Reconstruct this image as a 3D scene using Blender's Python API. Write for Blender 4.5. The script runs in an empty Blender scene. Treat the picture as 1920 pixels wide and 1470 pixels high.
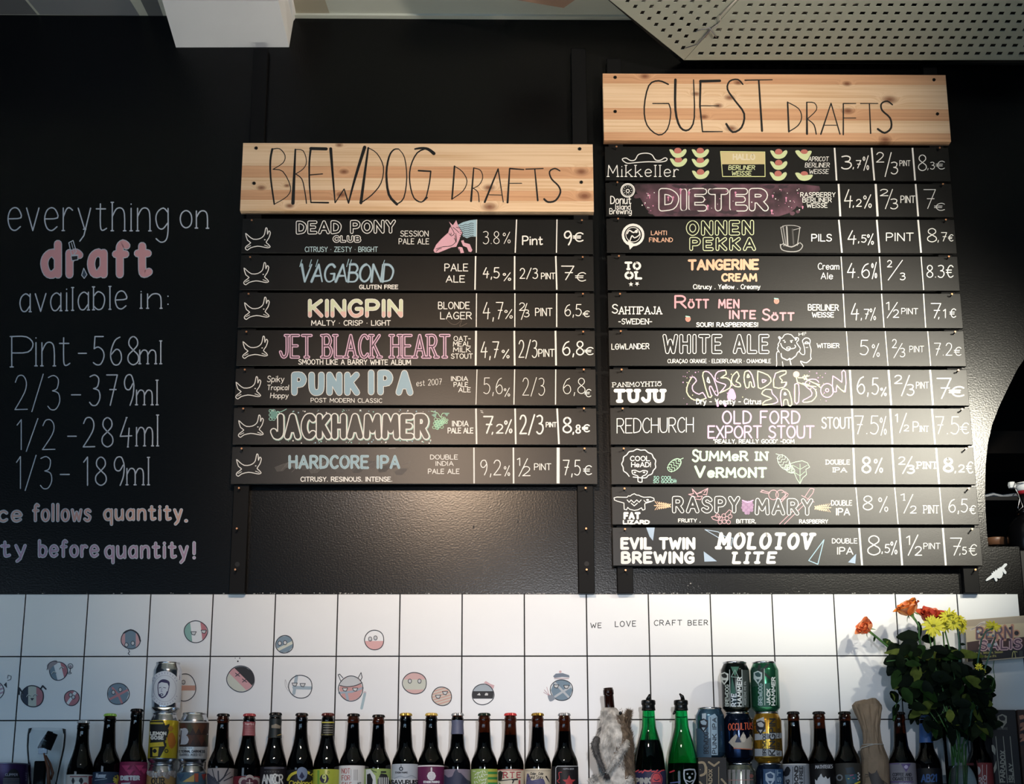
import bpy, bmesh, math, random
from math import sin, cos, pi, sqrt, atan2, asin, radians
from mathutils import Vector, Matrix
from mathutils.geometry import tessellate_polygon
random.seed(7)
S = bpy.context.scene
COL = S.collection

# ------------------------------------------------------------------ camera
FPX, CX, CD, CZ, YAW, PIT, ROL = 3070.45, 1.1102, 3.9398, -0.6281, 0.0156, 0.2807, -0.0027
ZO = 2.13                       # height of the top edge of the tiles above the floor
F0 = Vector((sin(YAW), cos(YAW), 0)); R0 = Vector((cos(YAW), -sin(YAW), 0)); UZ = Vector((0, 0, 1))
FW = cos(PIT) * F0 + sin(PIT) * UZ; UP = -sin(PIT) * F0 + cos(PIT) * UZ
RR = cos(ROL) * R0 + sin(ROL) * UP; UU = -sin(ROL) * R0 + cos(ROL) * UP
CAM = Vector((CX, -CD, CZ + ZO))
cd = bpy.data.cameras.new('camera'); cam = bpy.data.objects.new('camera', cd); COL.objects.link(cam)
cd.sensor_width = 36.0; cd.lens = FPX * 36 / 1920; cd.clip_end = 60; cd.clip_start = 0.05
cam.matrix_world = Matrix(((RR.x, UU.x, -FW.x, CAM.x), (RR.y, UU.y, -FW.y, CAM.y), (RR.z, UU.z, -FW.z, CAM.z), (0, 0, 0, 1)))
S.camera = cam

def ray(px, py): return FW * FPX + RR * (px - 960) - UU * (py - 735)
def P(px, py, Y=0.0):           # the point seen at a pixel, on the vertical plane y = Y
    d = ray(px, py); return CAM + d * ((Y - CAM.y) / d.y)
def PZ(px, py, Z):              # ... on the horizontal plane z = Z
    d = ray(px, py); return CAM + d * ((Z - CAM.z) / d.z)

# ------------------------------------------------------------------ light
S.view_settings.view_transform = 'Standard'; S.view_settings.look = 'None'
S.view_settings.gamma = 1; S.view_settings.exposure = 0.0; S.view_settings.use_curve_mapping = False
W = bpy.data.worlds.new('world'); S.world = W; W.use_nodes = True
W.node_tree.nodes['Background'].inputs[0].default_value = (0.30, 0.42, 0.60, 1)
W.node_tree.nodes['Background'].inputs[1].default_value = 0.035

def aim(o, t):
    d = Vector(t) - o.location; o.rotation_euler = d.to_track_quat('-Z', 'Y').to_euler()
def spot(name, loc, tgt, power, col, ang, blend, rad):
    l = bpy.data.lights.new(name, 'SPOT'); l.energy = power; l.color = col; l.spot_size = radians(ang); l.spot_blend = blend
    l.shadow_soft_size = rad; o = bpy.data.objects.new(name, l); COL.objects.link(o); o.location = loc; aim(o, tgt); return o
def area(name, loc, tgt, power, col, sx, sy):
    l = bpy.data.lights.new(name, 'AREA'); l.shape = 'RECTANGLE'; l.size = sx; l.size_y = sy; l.energy = power; l.color = col
    o = bpy.data.objects.new(name, l); COL.objects.link(o); o.location = loc; aim(o, tgt); return o
tA = P(880, 900); tB = P(1600, 800)
spot('key_or_fill_spot', (0.98, -1.95, 2.91), tA, 76, (1.0, 0.70, 0.46), 56, .95, 0.035)
spot('key_or_fill_spot', (2.72, -1.60, 2.89), tB, 180, (1.0, 0.94, 0.78), 45, 1.0, 0.035)
spot('key_or_fill_spot', (2.28, -1.75, 2.87), tB, 85, (1.0, 0.94, 0.78), 44, 1.0, 0.035)
spot('key_or_fill_spot', (1.45, -4.7, 2.35), P(1200, 1345), 215, (0.97, 0.97, 1.0), 25, 1.0, 0.05)  # added fill lamp behind the camera, brightens the lower tiles
spot('key_or_fill_spot', (0.75, -2.6, 3.25), P(760, 1280), 46, (0.98, 0.95, 0.95), 36, 1.0, 0.035)  # added fill lamp, lifts the tiles left of the middle
spot('key_or_fill_spot', (2.50, -2.1, 2.95), P(1080, 330), 215, (1.0, 0.87, 0.70), 56, 1.0, 0.035)  # added lamp from the right to brighten the pine signs
# daylight: a broad window far to the left, and narrow tall panes behind the guests
area('window_daylight', (-2.9, -6.2, 1.8), (0.6, 0, 2.0), 42, (0.60, 0.79, 1.0), 2.4, 2.0)
for wx, ww in ((-1.5, .35), (-0.4, .4), (0.45, .25), (1.0, .12), (1.35, .12), (1.9, .2)):
    area('window_daylight', (wx, -7.0, 1.35), (wx, 0, 1.9), 48 * ww, (0.42, 0.70, 1.0), ww, 1.5)
# added fill under the shelf: an added pale board bounces it to the ceiling
area('ceiling_bounce_fill', (1.1, -.20, 1.555), (1.1, -.45, 0.9), 112, (1.0, 0.96, 0.84), 3.0, 0.03)

# ------------------------------------------------------------------ materials
def lin(h):
    h = h.lstrip('#'); v = [int(h[i:i + 2], 16) / 255 for i in (0, 2, 4)]
    return tuple(c / 12.92 if c <= .04045 else ((c + .055) / 1.055) ** 2.4 for c in v) + (1,)
MATS = {}
def mat(name, col, rough=.6, metal=0., spec=.5, trans=0., ior=1.45, bump=0, bscale=200, mottle=0, mscale=8, coat=0, stretch=None, alpha=1):
    if name in MATS: return MATS[name]
    m = bpy.data.materials.new(name); m.use_nodes = True; n = m.node_tree.nodes; l = m.node_tree.links
    b = n['Principled BSDF']; c = lin(col)
    b.inputs['Base Color'].default_value = c; b.inputs['Roughness'].default_value = rough; b.inputs['Metallic'].default_value = metal
    b.inputs['Specular IOR Level'].default_value = spec; b.inputs['Transmission Weight'].default_value = trans; b.inputs['IOR'].default_value = ior
    b.inputs['Coat Weight'].default_value = coat; b.inputs['Alpha'].default_value = alpha
    if bump or mottle:
        tc = n.new('ShaderNodeTexCoord'); src = tc.outputs['Object']
        if stretch:
            mp = n.new('ShaderNodeMapping'); mp.inputs['Scale'].default_value = stretch; l.new(src, mp.inputs[0]); src = mp.outputs[0]
    if bump:
        t = n.new('ShaderNodeTexNoise'); t.inputs['Scale'].default_value = bscale; t.inputs['Detail'].default_value = 3; l.new(src, t.inputs['Vector'])
        bp = n.new('ShaderNodeBump'); bp.inputs['Strength'].default_value = bump; bp.inputs['Distance'].default_value = .002
        l.new(t.outputs['Fac'], bp.inputs['Height']); l.new(bp.outputs[0], b.inputs['Normal'])
    if mottle:
        t = n.new('ShaderNodeTexNoise'); t.inputs['Scale'].default_value = mscale; t.inputs['Detail'].default_value = 6; l.new(src, t.inputs['Vector'])
        r = n.new('ShaderNodeMapRange'); r.inputs[1].default_value = .3; r.inputs[2].default_value = .7; r.inputs[3].default_value = 1 - mottle; r.inputs[4].default_value = 1 + mottle
        l.new(t.outputs['Fac'], r.inputs[0])
        x = n.new('ShaderNodeVectorMath'); x.operation = 'SCALE'; x.inputs[0].default_value = c[:3]; l.new(r.outputs[0], x.inputs['Scale']); l.new(x.outputs[0], b.inputs['Base Color'])
    MATS[name] = m; return m
def paint(h, rough=.75):        # chalk paint pen / print colour
    return mat('paint_' + h, '#' + h.lstrip('#'), min(rough, .6), spec=.5)

M_wall = mat('black_wall_paint', '#050506', .235, spec=.33, bump=.13, bscale=230, mottle=.12, mscale=5)
M_slat = mat('slat_paint', '#080707', .355, spec=.42, mottle=.22, mscale=9, bump=.05, bscale=500)
M_post = mat('post_paint', '#0a0a0b', .55, spec=.16)
M_tile = mat('tile_glaze', '#e8e9ea', .32, spec=.5)
M_grout = mat('black_grout', '#0d0d12', .8)
M_ceil = mat('ceiling_paint', '#babdb3', .8, mottle=.03, mscale=3)
M_beam = mat('beam_paint', '#dcdcde', .7, mottle=.03, mscale=6)
M_perf = mat('perforated_metal_paint', '#90948a', .6)
M_dark = mat('dark_void', '#050506', .9)
M_chrome = mat('chrome', '#c8c8cc', .18, metal=1)
M_alu = mat('can_aluminium', '#c4c7cc', .22, metal=1)
M_glass = mat('clear_glass', '#f2f6f6', .02, trans=1, ior=1.25)
def thin_glass(name):
    m = bpy.data.materials.new(name); m.use_nodes = True; n = m.node_tree.nodes; l = m.node_tree.links; n.remove(n['Principled BSDF'])
    t = n.new('ShaderNodeBsdfTransparent'); t.inputs[0].default_value = (.93, .95, .96, 1); g = n.new('ShaderNodeBsdfGlossy'); g.inputs['Roughness'].default_value = .03; g.inputs['Color'].default_value = (1, 1, 1, 1)
    f = n.new('ShaderNodeLayerWeight'); f.inputs['Blend'].default_value = .10; x = n.new('ShaderNodeMixShader'); l.new(f.outputs['Fresnel'], x.inputs[0]); l.new(t.outputs[0], x.inputs[1]); l.new(g.outputs[0], x.inputs[2]); l.new(x.outputs[0], n['Material Output'].inputs['Surface']); return m
M_thin = thin_glass('thin_clear_glass')
M_brown = mat('brown_glass', '#3a1606', .03, trans=1, ior=1.5)
M_green = mat('green_glass', '#14b358', .03, trans=1, ior=1.5)
M_beer = mat('dark_beer', '#060202', .6, spec=.05)
M_gbeer = mat('green_bottle_beer', '#04200c', .6, spec=.05)
M_copper = mat('copper_nail_head', '#c8906a', .35, metal=.8)
M_nail = mat('black_nail', '#0a0a0b', .4, metal=.3)
WH = 'e4e1dc'

# ------------------------------------------------------------------ objects
def link(o, parent=None):
    COL.objects.link(o)
    if parent is not None:
        o.parent = parent
    return o
def tag(o, label=None, cat=None, group=None, kind=None):
    if label: o['label'] = label
    if cat: o['category'] = cat
    if group: o['group'] = group
    if kind: o['kind'] = kind
    return o
def wpos(o):
    v = Vector((0, 0, 0))
    while o is not None: v = v + o.location; o = o.parent
    return v
def empty(name, loc, label=None, cat=None, group=None, kind=None, parent=None):
    o = bpy.data.objects.new(name, None); o.location = Vector(loc) - (wpos(parent) if parent else Vector()); o.empty_display_size = .02
    link(o, parent); return tag(o, label, cat, group, kind)
def mk(name, vs, fs, mats, parent=None, org=None, smooth=False, mi=None):
    """world-space vertices -> an object whose origin is org (default: its parent's origin or the mesh centre)"""
    base = wpos(parent) if parent is not None else None
    if org is None:
        org = base if base is not None else Vector((sum(v[0] for v in vs), sum(v[1] for v in vs), sum(v[2] for v in vs))) / max(1, len(vs))
    org = Vector(org)
    me = bpy.data.meshes.new(name); me.from_pydata([tuple(Vector(v) - org) for v in vs], [], fs)
    if not isinstance(mats, (list, tuple)): mats = [mats]
    for m in mats: me.materials.append(m)
    if mi: me.polygons.foreach_set('material_index', mi)
    if smooth: me.polygons.foreach_set('use_smooth', [True] * len(me.polygons))
    me.update()
    o = bpy.data.objects.new(name, me); o.location = org - (base if base is not None else Vector()); link(o, parent); return o
def boxv(a, b):
    x0, y0, z0 = a; x1, y1, z1 = b
    v = [(x0, y0, z0), (x1, y0, z0), (x1, y1, z0), (x0, y1, z0), (x0, y0, z1), (x1, y0, z1), (x1, y1, z1), (x0, y1, z1)]
    return v, [(0, 3, 2, 1), (4, 5, 6, 7), (0, 1, 5, 4), (1, 2, 6, 5), (2, 3, 7, 6), (3, 0, 4, 7)]
def bevel(o, w=.0008, seg=1):
    md = o.modifiers.new('bevel', 'BEVEL'); md.width = w; md.segments = seg; md.limit_method = 'ANGLE'; return o
def box(name, a, b, m, parent=None, bev=0, org=None):
    v, f = boxv(a, b); o = mk(name, v, f, m, parent, org)
    if bev: bevel(o, bev)
    return o
def lathe(name, prof, c, m, parent, seg=28, smooth=True, ang0=0, ang1=2 * pi, wob=None):
    """prof: (radius, height) pairs; c: world position of the base centre"""
    full = abs(ang1 - ang0 - 2 * pi) < 1e-6; n = seg if full else seg + 1
    vs = []; fs = []
    for k, (r, h) in enumerate(prof):
        for i in range(n):
            a = ang0 + (ang1 - ang0) * i / seg; rr = r * (wob(a, h) if wob else 1)
            vs.append((c[0] + rr * sin(a), c[1] - rr * cos(a), c[2] + h))
    for k in range(len(prof) - 1):
        for i in range(seg):
            j = (i + 1) % n; fs.append((k * n + i, k * n + j, (k + 1) * n + j, (k + 1) * n + i))
    return mk(name, vs, fs, m, parent, None if parent else c, smooth)
def tubev(pts, rads, seg=6, cap=True):
    vs = []; fs = []; pts = [Vector(p) for p in pts]
    if not isinstance(rads, (list, tuple)): rads = [rads] * len(pts)
    for i, p in enumerate(pts):
        t = (pts[min(i + 1, len(pts) - 1)] - pts[max(i - 1, 0)]).normalized()
        a = t.cross(Vector((0, 1, 0.01))); a = a.normalized() if a.length > 1e-4 else Vector((1, 0, 0)); b = t.cross(a)
        for k in range(seg): vs.append(tuple(p + (a * cos(2 * pi * k / seg) + b * sin(2 * pi * k / seg)) * rads[i]))
    for i in range(len(pts) - 1):
        for k in range(seg):
            j = (k + 1) % seg; fs.append((i * seg + k, i * seg + j, (i + 1) * seg + j, (i + 1) * seg + k))
    if cap: fs.append(tuple(range(seg))[::-1]); fs.append(tuple((len(pts) - 1) * seg + k for k in range(seg)))
    return vs, fs
def tube(name, pts, rads, m, parent=None, seg=6, org=None):
    v, f = tubev(pts, rads, seg); return mk(name, v, f, m, parent, org, True)
class Acc:                      # joins several shapes into one mesh
    def __init__(s): s.v = []; s.f = []; s.m = []
    def add(s, vf, mi=0):
        o = len(s.v); s.v += [tuple(x) for x in vf[0]]; s.f += [tuple(i + o for i in f) for f in vf[1]]; s.m += [mi] * len(vf[1]); return s
    def make(s, name, mats, parent=None, org=None, smooth=False): return mk(name, s.v, s.f, mats, parent, org, smooth, s.m)

# ------------------------------------------------------------------ flat ink: strokes and fills drawn in photo pixels, laid on a real surface
def plane_map(Y): return lambda x, y, off: P(x, y, Y - off)
def cyl_map(ax, ay, R):         # the visible side of a vertical cylinder at (ax, ay)
    def f(x, y, off):
        r = R + off; d = ray(x, y); ox = CAM.x - ax; oy = CAM.y - ay
        a = d.x * d.x + d.y * d.y; b = ox * d.x + oy * d.y; c = ox * ox + oy * oy - r * r; D = b * b - a * c
        t = (-b - sqrt(D)) / a if D > 0 else -b / a
        p = CAM + d * t
        if D <= 0:
            q = Vector((p.x - ax, p.y - ay)).normalized() * r; p = Vector((ax + q.x, ay + q.y, p.z))
        return p
    return f
def catmull(p, closed=False, k=4):
    n = len(p)
    if n < 3: return p
    out = []; g = (lambda i: p[i % n]) if closed else (lambda i: p[min(max(i, 0), n - 1)])
    for i in range(n if closed else n - 1):
        a, b, c, d = g(i - 1), g(i), g(i + 1), g(i + 2)
        for j in range(k):
            t = j / k
            out.append(tuple(.5 * (2 * b[q] + (c[q] - a[q]) * t + (2 * a[q] - 5 * b[q] + 4 * c[q] - d[q]) * t * t + (3 * b[q] - a[q] - 3 * c[q] + d[q]) * t ** 3) for q in (0, 1)))
    out.append(tuple(p[0]) if closed else tuple(p[-1])); return out
class Ink:
    def __init__(s, mp, curved=False): s.mp = mp; s.curved = curved; s.v = []; s.f = []; s.m = []; s.mats = []; s.k = 0; s.n = 0
    def mi(s, m):
        if isinstance(m, str):
            if not s.curved:                 # chalk marker paint is thin and milky
                c = [int(m[i:i + 2], 16) for i in (0, 2, 4)]
                if max(c) > 120 and m != WH: L = sum(c) / 3; m = '%02x%02x%02x' % tuple(int(min(255, (q * .86 + L * .14) * .90 + 16)) for q in c)
            m = paint(m)
        if m not in s.mats: s.mats.append(m)
        return s.mats.index(m)
    def poly(s, pts2, faces, m, layer=0):
        s.k += 1; s.n += 1; off = .00026 * (layer + 1) + (s.k % 100) * 2.2e-6
        o = len(s.v); s.v += [tuple(s.mp(x, y, off)) for x, y in pts2]
        for f in faces: s.f.append(tuple(i + o for i in f)); s.m.append(m)
    def stroke(s, pts, w, m, layer=0, w1=None, smooth=False, closed=False, cap=True):
        if smooth: pts = catmull(pts, closed, smooth if smooth > 1 else 4)
        elif closed: pts = list(pts) + [pts[0]]
        if s.curved:
            q = [pts[0]]
            for a, b in zip(pts, pts[1:]):
                n = max(1, int(max(abs(a[0] - b[0]) / 3, abs(a[1] - b[1]) / 12)))
                q += [(a[0] + (b[0] - a[0]) * i / n, a[1] + (b[1] - a[1]) * i / n) for i in range(1, n + 1)]
            pts = q
        mi = s.mi(m); w1 = w if w1 is None else w1
        q = [pts[0]]
        for p in pts[1:]:
            if abs(p[0] - q[-1][0]) + abs(p[1] - q[-1][1]) > .02: q.append(p)
        pts = q; n = len(pts)
        if n < 2: s.disc(pts[0][0], pts[0][1], w / 2, m, layer); return
        dirs = []
        for a, b in zip(pts, pts[1:]):
            L = math.hypot(b[0] - a[0], b[1] - a[1]); dirs.append(((b[0] - a[0]) / L, (b[1] - a[1]) / L))
        seg = [0]                                         # split at sharp corners
        for i in range(1, n - 1):
            if dirs[i - 1][0] * dirs[i][0] + dirs[i - 1][1] * dirs[i][1] < .55: seg.append(i)
        seg.append(n - 1)
        for a, b in zip(seg, seg[1:]):
            vv = []; N = b - a + 1
            for i in range(a, b + 1):
                ww = (w + (w1 - w) * i / (n - 1)) / 2
                d0 = dirs[max(i - 1, a)]; d1 = dirs[min(i, b - 1)]
                tx, ty = d0[0] + d1[0], d0[1] + d1[1]; L = math.hypot(tx, ty) or 1; tx /= L; ty /= L
                k = 1 / max(.6, tx * d1[0] + ty * d1[1]); vv += [(pts[i][0] - ty * ww * k, pts[i][1] + tx * ww * k), (pts[i][0] + ty * ww * k, pts[i][1] - tx * ww * k)]
            ff = [(2 * i, 2 * i + 2, 2 * i + 3, 2 * i + 1) for i in range(N - 1)]
            if cap and max(w, w1) > .9:
                for e, dd, i0 in ((a, dirs[a], 0), (b, dirs[b - 1], N - 1)):
                    sg = -1 if i0 == 0 else 1; ww = (w + (w1 - w) * e / (n - 1)) / 2
                    A = 2 * i0; B = A + 1; o = len(vv); ks = 3 if ww < 1.6 else 5
                    ang = atan2(dd[1] * sg, dd[0] * sg)
                    # from left side round the end to the right side
                    for j in range(1, ks):
                        t = ang + pi / 2 - pi * j / ks; vv.append((pts[e][0] + cos(t) * ww, pts[e][1] + sin(t) * ww))
                    l, r = (A, B) if sg > 0 else (B, A)
                    ff.append(tuple([l] + list(range(o, o + ks - 1)) + [r]))
            s.poly(vv, ff, mi, layer)
    def disc(s, x, y, r, m, layer=0, ry=None, rot=0, n=None):
        ry = ry or r; n = n or (10 if r < 4 else 24)
        s.fill([(x + r * cos(2 * pi * i / n) * cos(rot) - ry * sin(2 * pi * i / n) * sin(rot), y + r * cos(2 * pi * i / n) * sin(rot) + ry * sin(2 * pi * i / n) * cos(rot)) for i in range(n)], m, layer)
    def ring(s, x, y, r, w, m, layer=0, ry=None, rot=0):
        ry = ry or r
        s.stroke([(x + r * cos(2 * pi * i / 20) * cos(rot) - ry * sin(2 * pi * i / 20) * sin(rot), y + r * cos(2 * pi * i / 20) * sin(rot) + ry * sin(2 * pi * i / 20) * cos(rot)) for i in range(21)], w, m, layer, cap=False)
    def fill(s, pts, m, layer=0, smooth=False):
        if smooth: pts = catmull(pts, True, 4)[:-1]
        mi = s.mi(m)
        if not s.curved:
            t = tessellate_polygon([[Vector((p[0], p[1], 0)) for p in pts]]); s.poly(pts, t, mi, layer); return
        xs = [p[0] for p in pts]; x0, x1 = min(xs), max(xs); n = max(1, int((x1 - x0) / 2.0)); cuts = sorted(set([x0 + (x1 - x0) * i / n for i in range(n + 1)] + ([x for x in xs] if len(xs) < 9 else [])))
        vv = []; ff = []
        def cross(x):
            r = []
            for i in range(len(pts)):
                a, b = pts[i], pts[(i + 1) % len(pts)]
                if (a[0] <= x) != (b[0] <= x): r.append((a[1] + (b[1] - a[1]) * (x - a[0]) / (b[0] - a[0])))
            return sorted(r)
        for a, b in zip(cuts, cuts[1:]):
            if b - a < 1e-3: continue
            ca, cb = cross(a + (b - a) * .02), cross(b - (b - a) * .02)
            if len(ca) != len(cb): cm = cross((a + b) / 2); ca = cb = cm
            for i in range(0, len(ca) - 1, 2):
                o = len(vv); vv += [(a, ca[i]), (b, cb[i]), (b, cb[i + 1]), (a, ca[i + 1])]; ff.append((o, o + 1, o + 2, o + 3))
        s.poly(vv, ff, mi, layer)
    def rect(s, x0, y0, x1, y1, m, layer=0): s.fill([(x0, y0), (x1, y0), (x1, y1), (x0, y1)], m, layer)
    def make(s, name, parent, label=None):
        if not s.v: return None
        o = mk(name, s.v, s.f, s.mats, parent, None, False, s.m)
        if label: o['label'] = label
        if s.n > 1 and name not in ('divider_line', 'bolt_hole'): o['kind'] = 'stuff'
        return o
    # ---- lettering
    def text(s, t, x0, x1, yb, yt, m, w=2, layer=0, out=None, sh=0, serif=0, xk=1, vert=False, slope=0, jit=0, gap=2.0, w1=None, clip=None):
        """t in the box x0..x1, baseline yb, cap line yt; out=(inner width, inner paint): hollow or filled letters; sh: slant"""
        if not s.curved and not out and yb - yt < 12 and w < 2.3: w *= .8
        adv = []; X = 0
        for ch in t:
            g = FONT.get(ch, FONT['?']); adv.append(X); X += g[0] + gap
        X -= gap; L = X if X > 0 else 1
        rnd = random.Random(sum(map(ord, t)))
        st = []
        for ch, a in zip(t, adv):
            jx = rnd.uniform(-jit, jit); jy = rnd.uniform(-jit, jit)
            for smooth, closed, pts in FONT.get(ch, FONT['?'])[1]:
                q = []
                for x, y in pts:
                    if xk != 1 and y > 6.5: y = 6.5 + (y - 6.5) * xk
                    u = (a + x + jx + sh * y) / L; v = (y + jy) / 10
                    if vert: q.append((x1 - v * (x1 - x0), yb + (yt - yb) * u))
                    else: q.append((x0 + u * (x1 - x0), yb + (yt - yb) * v + slope * u))
                if smooth: q = catmull(q, closed, 3)
                elif closed: q.append(q[0])
                st.append(q)
                if serif:
                    for e, e2 in ((0, 1), (-1, -2)):
                        yy = pts[e][1]; dx = abs(pts[e][0] - pts[e2][0]); dy = abs(pts[e][1] - pts[e2][1])
                        if (yy <= .4 or yy >= 9.6) and dy > dx * 1.2 and not closed:
                            p = q[e]; k = serif; st.append([(p[0] - k, p[1]), (p[0] + k, p[1])] if not vert else [(p[0], p[1] - k), (p[0], p[1] + k)])
        if clip is not None:                 # only what lies below the line y = clip
            st2 = []
            for q in st:
                cur = []
                for a_, b_ in zip(q, q[1:]):
                    for j in range(6):
                        p_ = (a_[0] + (b_[0] - a_[0]) * j / 5, a_[1] + (b_[1] - a_[1]) * j / 5)
                        if p_[1] > clip: cur.append(p_)
                        elif cur: st2.append(cur); cur = []
                if cur: st2.append(cur)
            st = st2
        for q in st: s.stroke(q, w, m, layer, w1=w1)
        if out:
            for q in st: s.stroke(q, out[0], out[1], layer + 1)
def _parse(d):
    r = {}
    for line in d.strip().split('\n'):
        ch, a, rest = line.strip().split(' ', 2); st = []
        for p in rest.split('|'):
            p = p.strip(); sm = p[0] in '~@'; cl = p[0] in '@#'
            if p[0] in '~@#': p = p[1:]
            st.append((sm, cl, [tuple(map(float, q.split(','))) for q in p.split()]))
        r[ch] = (float(a), st)
    r[' '] = (3.2, []); return r
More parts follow.
